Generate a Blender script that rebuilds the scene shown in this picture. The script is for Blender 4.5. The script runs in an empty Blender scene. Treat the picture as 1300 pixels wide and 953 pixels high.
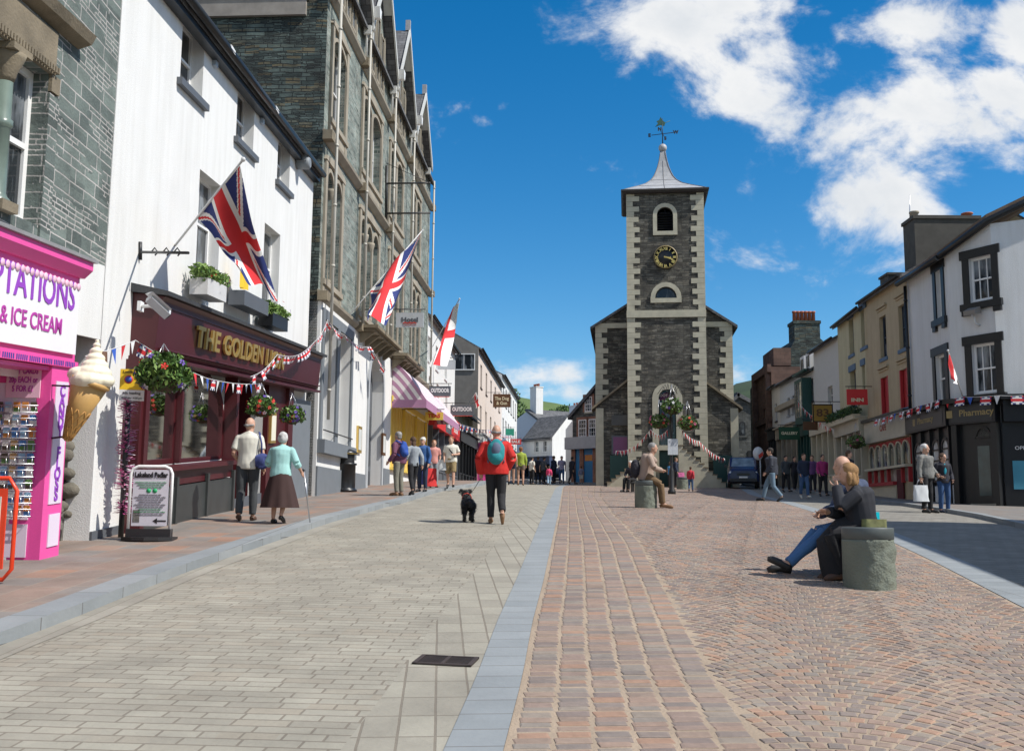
import bpy, bmesh, math, random
from mathutils import Vector, Matrix
random.seed(7)
R = math.radians
SC = bpy.context.scene
COL = SC.collection
PI = math.pi
# ---------------------------------------------------------------- camera maths (used to place surveyed points in the street)
IW, IH, FPX = 1300, 953, 1296.0
PITCH, ROLL, CZ = R(7.65), R(0.45), 1.6
def ray(px, py):
    x = (px-IW/2)/FPX; y = -(py-IH/2)/FPX; z = -1
    c, s = math.cos(ROLL), math.sin(ROLL)
    x, y = c*x-s*y, s*x+c*y
    a = PI/2+PITCH; c, s = math.cos(a), math.sin(a)
    y, z = c*y-s*z, s*y+c*z
    return x, y, z
PROFILE = [(-60,-4.6),(0,0),(10.4,.8),(19,1.42),(24,1.70),(34,2.12),(46,2.66),(60,3.15),(67,3.5),(125,5.6),(400,9)]
def G(x, y):
    z = 0
    for (a, b), (c, d) in zip(PROFILE, PROFILE[1:]):
        if y <= c or c == 400:
            z = b+(d-b)*(y-a)/(c-a); break
    if y < 60: z -= .018*min(30, max(0, x-3))*min(1, max(0, (60-y)/20))
    if 26 < y < 66 and x < 3:      # the ground is a little higher on the left
        z += .24*min(1, (3-x)/4)*min((y-26)/16, 1, (66-y)/16)
    return z
def onground(px, py, dz=0.0):
    r = ray(px, py); t = 3.0
    while t < 300:
        if CZ+r[2]*t < G(r[0]*t, r[1]*t)+dz: break
        t += .02
    return Vector((r[0]*t, r[1]*t, G(r[0]*t, r[1]*t)+dz))
def atdepth(px, py, Y):
    r = ray(px, py); t = Y/r[1]
    return Vector((r[0]*t, Y, CZ+r[2]*t))
# ---------------------------------------------------------------- materials
def newmat(name):
    m = bpy.data.materials.new(name); m.use_nodes = True
    nt = m.node_tree; b = nt.nodes['Principled BSDF']
    return m, nt, b
def L(nt, a, b): nt.links.new(a, b)
def nd(nt, t, **k):
    n = nt.nodes.new(t)
    for a, v in k.items():
        if a in n.inputs.keys() if isinstance(a, str) else False: n.inputs[a].default_value = v
        else: setattr(n, a, v)
    return n
def c4(c): return (c[0], c[1], c[2], 1)
def mul(c, f): return tuple(min(1, v*f) for v in c[:3])
def plain(name, col, rough=.6, var=.12, scale=3.0, bump=0.0, bscale=60.0, metal=0.0, spec=.5, fine=.06, streak=0.0):
    """painted or plain surface with soft blotches, fine grain and optional bump"""
    m, nt, b = newmat(name)
    tc = nd(nt, 'ShaderNodeTexCoord')
    n1 = nd(nt, 'ShaderNodeTexNoise'); n1.inputs['Scale'].default_value = scale; n1.inputs['Detail'].default_value = 6
    n2 = nd(nt, 'ShaderNodeTexNoise'); n2.inputs['Scale'].default_value = bscale; n2.inputs['Detail'].default_value = 4
    L(nt, tc.outputs['Object'], n1.inputs['Vector']); L(nt, tc.outputs['Object'], n2.inputs['Vector'])
    m1 = nd(nt, 'ShaderNodeMix', data_type='RGBA'); m1.inputs['A'].default_value = c4(mul(col, 1-var*1.6)); m1.inputs['B'].default_value = c4(mul(col, 1+var))
    L(nt, n1.outputs['Fac'], m1.inputs['Factor'])
    m2 = nd(nt, 'ShaderNodeMix', data_type='RGBA', blend_type='MULTIPLY'); m2.inputs['Factor'].default_value = 1
    mr = nd(nt, 'ShaderNodeMapRange'); mr.inputs['To Min'].default_value = 1-fine*2; mr.inputs['To Max'].default_value = 1+fine
    L(nt, n2.outputs['Fac'], mr.inputs['Value']); L(nt, m1.outputs['Result'], m2.inputs['A']); L(nt, mr.outputs['Result'], m2.inputs['B'])
    fin = m2.outputs['Result']
    if streak:      # rain streaks and grime running down the wall
        mp = nd(nt, 'ShaderNodeMapping'); mp.inputs['Scale'].default_value = (3.2, 3.2, .22); L(nt, tc.outputs['Object'], mp.inputs['Vector'])
        n3 = nd(nt, 'ShaderNodeTexNoise'); n3.inputs['Scale'].default_value = 1.6; n3.inputs['Detail'].default_value = 7; n3.inputs['Roughness'].default_value = .62; L(nt, mp.outputs['Vector'], n3.inputs['Vector'])
        r3 = nd(nt, 'ShaderNodeMapRange'); r3.inputs['From Min'].default_value = .42; r3.inputs['From Max'].default_value = .72; r3.inputs['To Max'].default_value = streak; L(nt, n3.outputs['Fac'], r3.inputs['Value'])
        m3 = nd(nt, 'ShaderNodeMix', data_type='RGBA'); m3.inputs['B'].default_value = c4((col[0]*.5, col[1]*.48, col[2]*.42)); L(nt, r3.outputs['Result'], m3.inputs['Factor']); L(nt, fin, m3.inputs['A']); fin = m3.outputs['Result']
    L(nt, fin, b.inputs['Base Color'])
    b.inputs['Roughness'].default_value = rough; b.inputs['Metallic'].default_value = metal
    b.inputs['Specular IOR Level'].default_value = spec
    if bump:
        bp = nd(nt, 'ShaderNodeBump'); bp.inputs['Strength'].default_value = bump; bp.inputs['Distance'].default_value = .02
        L(nt, n2.outputs['Fac'], bp.inputs['Height']); L(nt, bp.outputs['Normal'], b.inputs['Normal'])
    return m
def masonry(name, c1, c2, mortar, bw, bh, ms=.012, distort=.02, dscale=2.0, bump=.6, rough=.85, c3=None, freq=2, squash=1.0, offset=.5, rot=0.0, blot=.35, bias=0.0, smooth=.1, irr=0.0):
    """coursed stone, brick, slate or paving on the UV map (metres)"""
    m, nt, b = newmat(name)
    uv = nd(nt, 'ShaderNodeUVMap')
    mp = nd(nt, 'ShaderNodeMapping'); mp.inputs['Rotation'].default_value = (0, 0, rot)
    L(nt, uv.outputs['UV'], mp.inputs['Vector'])
    nz = nd(nt, 'ShaderNodeTexNoise'); nz.inputs['Scale'].default_value = dscale; nz.inputs['Detail'].default_value = 5; nz.inputs['Roughness'].default_value = .6
    L(nt, mp.outputs['Vector'], nz.inputs['Vector'])
    sub = nd(nt, 'ShaderNodeVectorMath', operation='SUBTRACT'); sub.inputs[1].default_value = (.5, .5, .5)
    L(nt, nz.outputs['Color'], sub.inputs[0])
    scl = nd(nt, 'ShaderNodeVectorMath', operation='SCALE'); scl.inputs['Scale'].default_value = distort*4
    L(nt, sub.outputs[0], scl.inputs[0])
    add = nd(nt, 'ShaderNodeVectorMath', operation='ADD'); L(nt, mp.outputs['Vector'], add.inputs[0]); L(nt, scl.outputs[0], add.inputs[1])
    br = nd(nt, 'ShaderNodeTexBrick'); br.offset = offset; br.offset_frequency = 2; br.squash = squash; br.squash_frequency = freq
    br.inputs['Color1'].default_value = c4(c1); br.inputs['Color2'].default_value = c4(c2); br.inputs['Mortar'].default_value = c4(mortar)
    br.inputs['Scale'].default_value = 1; br.inputs['Mortar Size'].default_value = ms; br.inputs['Mortar Smooth'].default_value = smooth
    br.inputs['Brick Width'].default_value = bw; br.inputs['Row Height'].default_value = bh; br.inputs['Bias'].default_value = bias
    L(nt, add.outputs[0], br.inputs['Vector'])
    bcol, bfac = br.outputs['Color'], br.outputs['Fac']
    if irr:      # patches of smaller and of taller stones break up the coursing
        for (kw, kh, off, sc) in ((.62, .5, 3.7, .9), (1.35, 1.5, 9.1, .7)):
            b2 = nd(nt, 'ShaderNodeTexBrick'); b2.offset = .37; b2.offset_frequency = 2; b2.squash = .7; b2.squash_frequency = 2
            for kk in ('Color1', 'Color2', 'Mortar', 'Scale', 'Mortar Size', 'Mortar Smooth'): b2.inputs[kk].default_value = br.inputs[kk].default_value
            b2.inputs['Brick Width'].default_value = bw*kw; b2.inputs['Row Height'].default_value = bh*kh
            L(nt, add.outputs[0], b2.inputs['Vector'])
            m2 = nd(nt, 'ShaderNodeMapping'); m2.inputs['Location'].default_value = (off, off*1.7, 0); m2.inputs['Scale'].default_value = (1/(bw*2.2), 1/(bh*2.6), 1); L(nt, mp.outputs['Vector'], m2.inputs['Vector'])
            w2 = nd(nt, 'ShaderNodeTexNoise'); w2.inputs['Scale'].default_value = sc; w2.inputs['Detail'].default_value = 1; L(nt, m2.outputs['Vector'], w2.inputs['Vector'])
            g2 = nd(nt, 'ShaderNodeMath', operation='GREATER_THAN'); g2.inputs[1].default_value = .5+.1*(1-irr); L(nt, w2.outputs['Fac'], g2.inputs[0])
            mc = nd(nt, 'ShaderNodeMix', data_type='RGBA'); L(nt, g2.outputs[0], mc.inputs['Factor']); L(nt, bcol, mc.inputs['A']); L(nt, b2.outputs['Color'], mc.inputs['B'])
            mf = nd(nt, 'ShaderNodeMix'); L(nt, g2.outputs[0], mf.inputs['Factor']); L(nt, bfac, mf.inputs['A']); L(nt, b2.outputs['Fac'], mf.inputs['B'])
            bcol, bfac = mc.outputs['Result'], mf.outputs['Result']
    # blotches
    n2 = nd(nt, 'ShaderNodeTexNoise'); n2.inputs['Scale'].default_value = 1.3; n2.inputs['Detail'].default_value = 8; n2.inputs['Roughness'].default_value = .65
    L(nt, uv.outputs['UV'], n2.inputs['Vector'])
    mr = nd(nt, 'ShaderNodeMapRange'); mr.inputs['From Min'].default_value = .3; mr.inputs['From Max'].default_value = .7
    mr.inputs['To Min'].default_value = 1-blot; mr.inputs['To Max'].default_value = 1+blot*.6
    L(nt, n2.outputs['Fac'], mr.inputs['Value'])
    mm = nd(nt, 'ShaderNodeMix', data_type='RGBA', blend_type='MULTIPLY'); mm.inputs['Factor'].default_value = 1
    src = bcol
    if c3:   # occasional odd coloured stones on a second, coarser random field
        n3 = nd(nt, 'ShaderNodeTexWhiteNoise', noise_dimensions='2D')
        sn = nd(nt, 'ShaderNodeVectorMath', operation='SNAP'); sn.inputs[1].default_value = (bw, bh, 1)
        L(nt, add.outputs[0], sn.inputs[0]); L(nt, sn.outputs[0], n3.inputs['Vector'])
        rp = nd(nt, 'ShaderNodeMapRange'); rp.inputs['From Min'].default_value = .72; rp.inputs['From Max'].default_value = 1.0
        rp.inputs['To Max'].default_value = .8
        L(nt, n3.outputs['Value'], rp.inputs['Value'])
        om = nd(nt, 'ShaderNodeMath', operation='SUBTRACT'); om.inputs[0].default_value = 1; L(nt, bfac, om.inputs[1])
        mu = nd(nt, 'ShaderNodeMath', operation='MULTIPLY'); L(nt, rp.outputs['Result'], mu.inputs[0]); L(nt, om.outputs[0], mu.inputs[1])
        mx = nd(nt, 'ShaderNodeMix', data_type='RGBA'); L(nt, mu.outputs[0], mx.inputs['Factor']); L(nt, src, mx.inputs['A']); mx.inputs['B'].default_value = c4(c3)
        src = mx.outputs['Result']
    L(nt, src, mm.inputs['A']); L(nt, mr.outputs['Result'], mm.inputs['B'])
    L(nt, mm.outputs['Result'], b.inputs['Base Color'])
    b.inputs['Roughness'].default_value = rough
    # bump: joints low + stone grain
    gr = nd(nt, 'ShaderNodeTexNoise'); gr.inputs['Scale'].default_value = 22; gr.inputs['Detail'].default_value = 6
    L(nt, uv.outputs['UV'], gr.inputs['Vector'])
    iv = nd(nt, 'ShaderNodeMath', operation='MULTIPLY_ADD'); iv.inputs[1].default_value = -1.0; L(nt, bfac, iv.inputs[0])
    gm = nd(nt, 'ShaderNodeMath', operation='MULTIPLY'); gm.inputs[1].default_value = .6; L(nt, gr.outputs['Fac'], gm.inputs[0]); L(nt, gm.outputs[0], iv.inputs[2])
    bp = nd(nt, 'ShaderNodeBump'); bp.inputs['Strength'].default_value = bump; bp.inputs['Distance'].default_value = .02
    L(nt, iv.outputs[0], bp.inputs['Height']); L(nt, bp.outputs['Normal'], b.inputs['Normal'])
    return m
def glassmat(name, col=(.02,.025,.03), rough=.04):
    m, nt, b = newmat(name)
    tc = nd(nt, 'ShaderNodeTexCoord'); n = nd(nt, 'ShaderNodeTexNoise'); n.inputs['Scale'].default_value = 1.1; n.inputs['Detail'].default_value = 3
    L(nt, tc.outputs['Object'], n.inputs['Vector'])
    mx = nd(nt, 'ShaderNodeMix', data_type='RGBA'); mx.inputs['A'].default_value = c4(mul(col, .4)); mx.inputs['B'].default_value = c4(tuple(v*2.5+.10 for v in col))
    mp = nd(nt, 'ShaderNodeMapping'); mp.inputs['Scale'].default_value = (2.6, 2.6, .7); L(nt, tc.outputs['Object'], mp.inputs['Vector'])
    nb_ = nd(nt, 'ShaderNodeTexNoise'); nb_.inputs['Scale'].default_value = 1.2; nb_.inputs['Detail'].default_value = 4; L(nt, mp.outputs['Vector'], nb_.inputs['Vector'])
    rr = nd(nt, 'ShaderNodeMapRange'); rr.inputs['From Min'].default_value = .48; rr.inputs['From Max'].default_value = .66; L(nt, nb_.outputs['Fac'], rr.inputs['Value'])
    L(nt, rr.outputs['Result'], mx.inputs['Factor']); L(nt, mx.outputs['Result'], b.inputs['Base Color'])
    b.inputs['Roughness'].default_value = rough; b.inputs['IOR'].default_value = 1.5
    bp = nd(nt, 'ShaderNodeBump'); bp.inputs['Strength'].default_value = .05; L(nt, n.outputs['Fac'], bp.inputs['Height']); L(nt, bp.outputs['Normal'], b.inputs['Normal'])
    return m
def clearglass(name):
    m, nt, b = newmat(name)
    out = nt.nodes['Material Output']
    t = nd(nt, 'ShaderNodeBsdfTransparent'); t.inputs['Color'].default_value = (.62, .66, .66, 1)
    g = nd(nt, 'ShaderNodeBsdfGlossy'); g.inputs['Roughness'].default_value = .03
    lw = nd(nt, 'ShaderNodeFresnel'); lw.inputs['IOR'].default_value = 1.5
    mx = nd(nt, 'ShaderNodeMixShader'); L(nt, lw.outputs[0], mx.inputs[0]); L(nt, t.outputs[0], mx.inputs[1]); L(nt, g.outputs[0], mx.inputs[2])
    L(nt, mx.outputs[0], out.inputs['Surface'])
    return m
MT = {}
def mt(key, *a, **k):
    if key not in MT: MT[key] = plain(key, *a, **k)
    return MT[key]
# ---------------------------------------------------------------- mesh builder
def WD(x, y, z): return Vector((x, y, z))
def frame(loc, rz=0.0, rx=0.0, ry=0.0, sc=1.0):
    M = Matrix.Translation(loc) @ Matrix.Rotation(rz, 4, 'Z') @ Matrix.Rotation(ry, 4, 'Y') @ Matrix.Rotation(rx, 4, 'X') @ Matrix.Scale(sc, 4)
    return lambda x, y, z: M @ Vector((x, y, z))
class MB:
    def __init__(s): s.v = []; s.f = []; s.mi = []; s.sm = []; s.uv = None
    def add(s, vs, fs, mi=0, smooth=False):
        o = len(s.v); s.v += [Vector(v) for v in vs]
        for f in fs:
            s.f.append([o+i for i in f]); s.mi.append(mi); s.sm.append(smooth)
        return s
    def bx(s, fr, a0, a1, b0, b1, c0, c1, mi=0):
        p = [fr(a, b, c) for c in (c0, c1) for b in (b0, b1) for a in (a0, a1)]
        return s.add(p, [(0,2,3,1),(4,5,7,6),(0,1,5,4),(2,6,7,3),(0,4,6,2),(1,3,7,5)], mi)
    def bevbx(s, fr, a0, a1, b0, b1, c0, c1, r=.02, mi=0):
        """box with chamfered top edges"""
        p = [fr(a, b, c) for (a, b, c) in ((a0,b0,c0),(a1,b0,c0),(a1,b1,c0),(a0,b1,c0),(a0,b0,c1-r),(a1,b0,c1-r),(a1,b1,c1-r),(a0,b1,c1-r),(a0+r,b0+r,c1),(a1-r,b0+r,c1),(a1-r,b1-r,c1),(a0+r,b1-r,c1))]
        return s.add(p, [(0,1,5,4),(1,2,6,5),(2,3,7,6),(3,0,4,7),(4,5,9,8),(5,6,10,9),(6,7,11,10),(7,4,8,11),(8,9,10,11)], mi)
    def prism(s, fr, pts, n0, n1, mi=0, smooth=False):
        """outline (a,c) extruded along b"""
        k = len(pts)
        v = [fr(a, n0, c) for a, c in pts]+[fr(a, n1, c) for a, c in pts]
        f = [list(range(k)), list(range(2*k-1, k-1, -1))]
        s.add(v, f, mi)
        s.add(v, [(i, (i+1) % k, k+(i+1) % k, k+i) for i in range(k)], mi, smooth); return s
    def quad(s, a, b, c, d, mi=0): return s.add([a, b, c, d], [(0, 1, 2, 3)], mi)
    def tube(s, pts, rad, seg=8, mi=0, smooth=True, cap=True, flat=None):
        pts = [Vector(p) for p in pts]; n = len(pts)
        if not isinstance(rad, (list, tuple)): rad = [rad]*n
        vs = []; up = None
        for i, p in enumerate(pts):
            d = (pts[min(i+1, n-1)]-pts[max(i-1, 0)])
            d = d.normalized() if d.length > 1e-9 else Vector((0, 0, 1))
            if up is None: up = Vector((0, 0, 1)) if abs(d.z) < .9 else Vector((1, 0, 0))
            x = d.cross(up)
            if x.length < 1e-6: x = d.cross(Vector((0, 1, 0)))
            x.normalize(); y = x.cross(d).normalized(); up = y
            ra, rb = rad[i] if isinstance(rad[i], (tuple, list)) else (rad[i], rad[i])
            for j in range(seg):
                a = 2*PI*j/seg; vs.append(p+x*math.cos(a)*ra+y*math.sin(a)*rb)
        fs = [(i*seg+j, i*seg+(j+1) % seg, (i+1)*seg+(j+1) % seg, (i+1)*seg+j) for i in range(n-1) for j in range(seg)]
        s.add(vs, fs, mi, smooth)
        if cap: s.add([v for v in vs[:seg]], [list(range(seg-1, -1, -1))], mi); s.add([v for v in vs[-seg:]], [list(range(seg))], mi)
        return s
    def lathe(s, fr, prof, seg=20, mi=0, smooth=True, a0=0, a1=2*PI, cap=True):
        full = abs(a1-a0-2*PI) < 1e-6; cols = seg if full else seg+1
        vs = [fr(r*math.cos(a0+(a1-a0)*j/seg), r*math.sin(a0+(a1-a0)*j/seg), z) for r, z in prof for j in range(cols)]
        fs = [(i*cols+j, i*cols+(j+1) % cols, (i+1)*cols+(j+1) % cols, (i+1)*cols+j) for i in range(len(prof)-1) for j in range(seg)]
        s.add(vs, fs, mi, smooth)
        if full and cap:
            for idx, rev in ((0, 1), (len(prof)-1, 0)):
                if prof[idx][0] > 1e-4:
                    q = vs[idx*cols:(idx+1)*cols]; s.add(q, [list(range(cols-1, -1, -1)) if rev else list(range(cols))], mi)
        return s
    def ball(s, c, rx, ry=None, rz=None, seg=12, rings=8, mi=0, fr=None):
        ry = ry or rx; rz = rz or rx; c = Vector(c)
        vs = []
        for i in range(rings+1):
            t = PI*i/rings
            for j in range(seg):
                a = 2*PI*j/seg; q = Vector((rx*math.sin(t)*math.cos(a), ry*math.sin(t)*math.sin(a), -rz*math.cos(t)))
                vs.append(c+q if fr is None else fr(*(c+q)))
        fs = [(i*seg+j, i*seg+(j+1) % seg, (i+1)*seg+(j+1) % seg, (i+1)*seg+j) for i in range(rings) for j in range(seg)]
        return s.add(vs, fs, mi, True)
    def build(s, name, mats, parent=None, recalc=True, origin=None):
        me = bpy.data.meshes.new(name)
        if origin is None: origin = parent_world(parent) if parent else base_of(s.v)
        me.from_pydata([v-origin for v in s.v], [], s.f)
        if not isinstance(mats, (list, tuple)): mats = [mats]
        for m in mats: me.materials.append(m)
        me.polygons.foreach_set('material_index', s.mi)
        me.polygons.foreach_set('use_smooth', s.sm)
        me.update()
        if recalc:
            bm = bmesh.new(); bm.from_mesh(me)
            bmesh.ops.remove_doubles(bm, verts=bm.verts, dist=1e-5)
            bmesh.ops.recalc_face_normals(bm, faces=bm.faces); bm.to_mesh(me); bm.free()
        uvs(me, origin)
        o = bpy.data.objects.new(name, me); COL.objects.link(o)
        if parent: o.parent = parent
        else: o.location = origin
        return o
def base_of(vs):
    if not vs: return Vector((0, 0, 0))
    return Vector((sum(v.x for v in vs)/len(vs), sum(v.y for v in vs)/len(vs), min(v.z for v in vs)))
def parent_world(p):
    v = Vector((0, 0, 0))
    while p: v = v+p.location; p = p.parent
    return v
def uvs(me, origin):
    lay = me.uv_layers.new(name='UVMap'); data = lay.data
    for p in me.polygons:
        n = p.normal
        if abs(n.z) > .85:
            for li in p.loop_indices:
                v = me.vertices[me.loops[li].vertex_index].co+origin; data[li].uv = (v.x, v.y)
        else:
            t = Vector((-n.y, n.x, 0)); t.normalize(); w = n.cross(t)
            if w.z < 0: w = -w
            if abs(n.z) < .2: w = Vector((0, 0, 1))
            for li in p.loop_indices:
                v = me.vertices[me.loops[li].vertex_index].co+origin; data[li].uv = (v.dot(t), v.dot(w))
def tag(o, label=None, cat=None, group=None, kind=None):
    if label: o['label'] = label
    if cat: o['category'] = cat
    if group: o['group'] = group
    if kind: o['kind'] = kind
    return o
def empty(name, loc, label=None, cat=None, group=None):
    o = bpy.data.objects.new(name, None); COL.objects.link(o); o.location = loc; o.empty_display_size = .2
    return tag(o, label, cat, group)
def copy_tree(o, loc=None, rz=None, label=None, parent=None):
    c = o.copy(); COL.objects.link(c)
    if parent: c.parent = parent
    if loc is not None: c.location = loc
    if rz is not None: c.rotation_euler[2] = rz
    if label: c['label'] = label
    for ch in o.children: copy_tree(ch, parent=c)
    return c
# ---------------------------------------------------------------- text
WORK = bpy.data.scenes.new('workbench'); VLW = WORK.view_layers[0]
def baked(ob):
    WORK.collection.objects.link(ob); VLW.update(); dg = VLW.depsgraph
    me = bpy.data.meshes.new_from_object(ob.evaluated_get(dg)); bpy.data.objects.remove(ob); return me
def text_mb(txt, size, depth=.004, bold=0.0, spacing=1.0, align='CENTER', shear=0.0):
    """flat lettering as mesh data: x right, y up"""
    cu = bpy.data.curves.new('t', 'FONT'); cu.body = txt; cu.size = size; cu.extrude = depth; cu.offset = bold
    cu.align_x = align; cu.align_y = 'CENTER'; cu.space_character = spacing; cu.resolution_u = 3; cu.shear = shear
    me = baked(bpy.data.objects.new('t', cu))
    vs = [v.co.copy() for v in me.vertices]; fs = [list(p.vertices) for p in me.polygons]
    bpy.data.curves.remove(cu); bpy.data.meshes.remove(me)
    return vs, fs
def lettering(fr, txt, s, n, h, size, mat, parent, bold=0.0, width=None, name='lettering', depth=.004, spacing=1.0, align='CENTER', shear=0.0, up=None, wave=None):
    vs, fs = text_mb(txt, size, depth, bold, spacing, align, shear)
    if not vs: return None
    k = 1.0
    if width:
        w = max(v.x for v in vs)-min(v.x for v in vs); k = width/w
    mb = MB(); mb.add([fr(s+v.x*k, n+v.z+depth, h+v.y) for v in vs], fs)
    return mb.build(name, mat, parent, recalc=False)
def split_loose(o, name):
    """every separate piece of a mesh becomes a part of its own"""
    bm = bmesh.new(); bm.from_mesh(o.data); uvl = bm.loops.layers.uv.active; seen = set(); par, loc, mats = o.parent, o.location.copy(), list(o.data.materials); groups = []
    for f in bm.faces:
        if f.index in seen: continue
        st = [f]; seen.add(f.index); g = []
        while st:
            q = st.pop(); g.append(q)
            for v in q.verts:
                for h in v.link_faces:
                    if h.index not in seen: seen.add(h.index); st.append(h)
        groups.append(g)
    for g in groups:
        vi = {}; vs = []; fs = []; uv = []; mi = []; sm = []
        for f in g:
            fs.append([vi.setdefault(v.index, len(vi)) for v in f.verts]); uv += [tuple(l[uvl].uv) for l in f.loops]; mi.append(f.material_index); sm.append(f.smooth)
        inv = {b: a for a, b in vi.items()}; bm.verts.ensure_lookup_table(); vs = [bm.verts[inv[i]].co.copy() for i in range(len(vi))]
        me = bpy.data.meshes.new(name); me.from_pydata(vs, [], fs); [me.materials.append(m) for m in mats]
        me.polygons.foreach_set('material_index', mi); me.polygons.foreach_set('use_smooth', sm); l = me.uv_layers.new(name='UVMap')
        for i, c in enumerate(uv): l.data[i].uv = c
        me.update(); n = bpy.data.objects.new(name, me); COL.objects.link(n); n.parent = par; n.location = loc
    bm.free(); bpy.data.objects.remove(o)
# ---------------------------------------------------------------- facades
class Fac:
    """vertical facade plane; A is the left end and B the right end seen from the street; k = slope of its horizontals"""
    def __init__(s, A, B, z0=None, k=0.0):
        s.A = Vector((A[0], A[1])); s.B = Vector((B[0], B[1])); d = s.B-s.A; s.L = d.length; s.d = d/s.L; s.n = Vector((s.d.y, -s.d.x)); s.k = k
        s.z0 = G(*A)+.1 if z0 is None else z0
    def __call__(s, a, n, h):
        p = s.A+s.d*a+s.n*n
        return Vector((p.x, p.y, s.z0+s.k*a+h))
    def px(s, x, y, n=0.0):
        r = ray(x, y); A = s.A+s.n*n
        t = A.dot(s.n)/(r[0]*s.n.x+r[1]*s.n.y)
        p = Vector((r[0]*t, r[1]*t)); a = (p-s.A).dot(s.d)
        return a, CZ+r[2]*t-s.z0-s.k*a
    def rect(s, xa, yt, yb, xb, n=0.0):
        """pixel columns xa..xb, top and bottom rows read at xa -> (s0,s1,h0,h1)"""
        a, h1 = s.px(xa, yt, n); a0, h0 = s.px(xa, yb, n); b, _ = s.px(xb, (yt+yb)/2, n)
        a = (a+a0)/2
        return (min(a, b), max(a, b), h0, h1)
    def ground(s, a): 
        p = s(a, 0, 0); return G(p.x, p.y)-s.z0-s.k*a
def arcpts(s0, s1, hs, rise, seg=10):
    c = (s0+s1)/2; w = (s1-s0)/2
    return [(c-w*math.cos(PI*i/seg), hs+rise*math.sin(PI*i/seg)) for i in range(seg+1)]
def wall(f, name, mat, parent, s0, s1, h0, h1, holes=(), n=0.0, rev=.16, top=None):
    """sheet wall with openings and reveals. hole = (s0,s1,h0,h1,rise)  (rise>0: arched head)"""
    hs = [tuple(h)+(0,) if len(h) == 4 else tuple(h) for h in holes]
    S = sorted({s0, s1}|{x for h in hs for x in h[:2] if s0 < x < s1}); Hh = sorted({h0, h1}|{x for h in hs for x in h[2:4] if h0 < x < h1})
    # long cells are split so that the UVs and shading stay regular
    mb = MB()
    def T(a, h): return top(a) if (top and h == h1) else h
    for a, b in zip(S, S[1:]):
        for c, d in zip(Hh, Hh[1:]):
            ca, cc = (a+b)/2, (c+d)/2
            if any(q[0] < ca < q[1] and q[2] < cc < q[3] for q in hs): continue
            mb.quad(f(a, n, c), f(b, n, c), f(b, n, T(b, d)), f(a, n, T(a, d)))
    for q in hs:
        a, b, c, d, rise = q
        if rise > 0:
            pts = arcpts(a, b, d-rise, rise)
            for (p, u), (p2, u2) in zip(pts, pts[1:]):
                mb.quad(f(p, n, u), f(p2, n, u2), f(p2, n, d), f(p, n, d))
            out = [(a, c)]+pts+[(b, c)]
        else: out = [(a, c), (a, d), (b, d), (b, c)]
        for (p, u), (p2, u2) in zip(out, out[1:]+out[:1]):
            mb.quad(f(p, n, u), f(p2, n, u2), f(p2, n-rev, u2), f(p, n-rev, u))
    return mb.build(name, mat, parent)
def outline(q, rise, seg=10, g=0.0):
    a, b, c, d = q[0]-g, q[1]+g, q[2], q[3]+g
    if rise > 0: return [(a, c)]+arcpts(a, b, d-rise-g, rise+g, seg)+[(b, c)]
    return [(a, c), (a, d), (b, d), (b, c)]
def surround(f, q, rise, w, n0, n1, mat, parent, bottom=False, name='surround'):
    """band round an opening"""
    i = outline(q, rise); o = outline(q, rise, g=w)
    if rise == 0: o = [(q[0]-w, q[2]), (q[0]-w, q[3]+w), (q[1]+w, q[3]+w), (q[1]+w, q[2])]
    mb = MB()
    for j in range(len(i)-1):
        a, b, c, d = i[j], i[j+1], o[j+1], o[j]
        v = [f(p[0], nn, p[1]) for nn in (n0, n1) for p in (a, b, c, d)]
        mb.add(v, [(0,1,2,3),(7,6,5,4),(0,4,5,1),(1,5,6,2),(2,6,7,3),(3,7,4,0)])
    if bottom: mb.bx(f, q[0]-w, q[1]+w, n0, n1+.01, q[2]-w, q[2])
    return mb.build(name, mat, parent)
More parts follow.
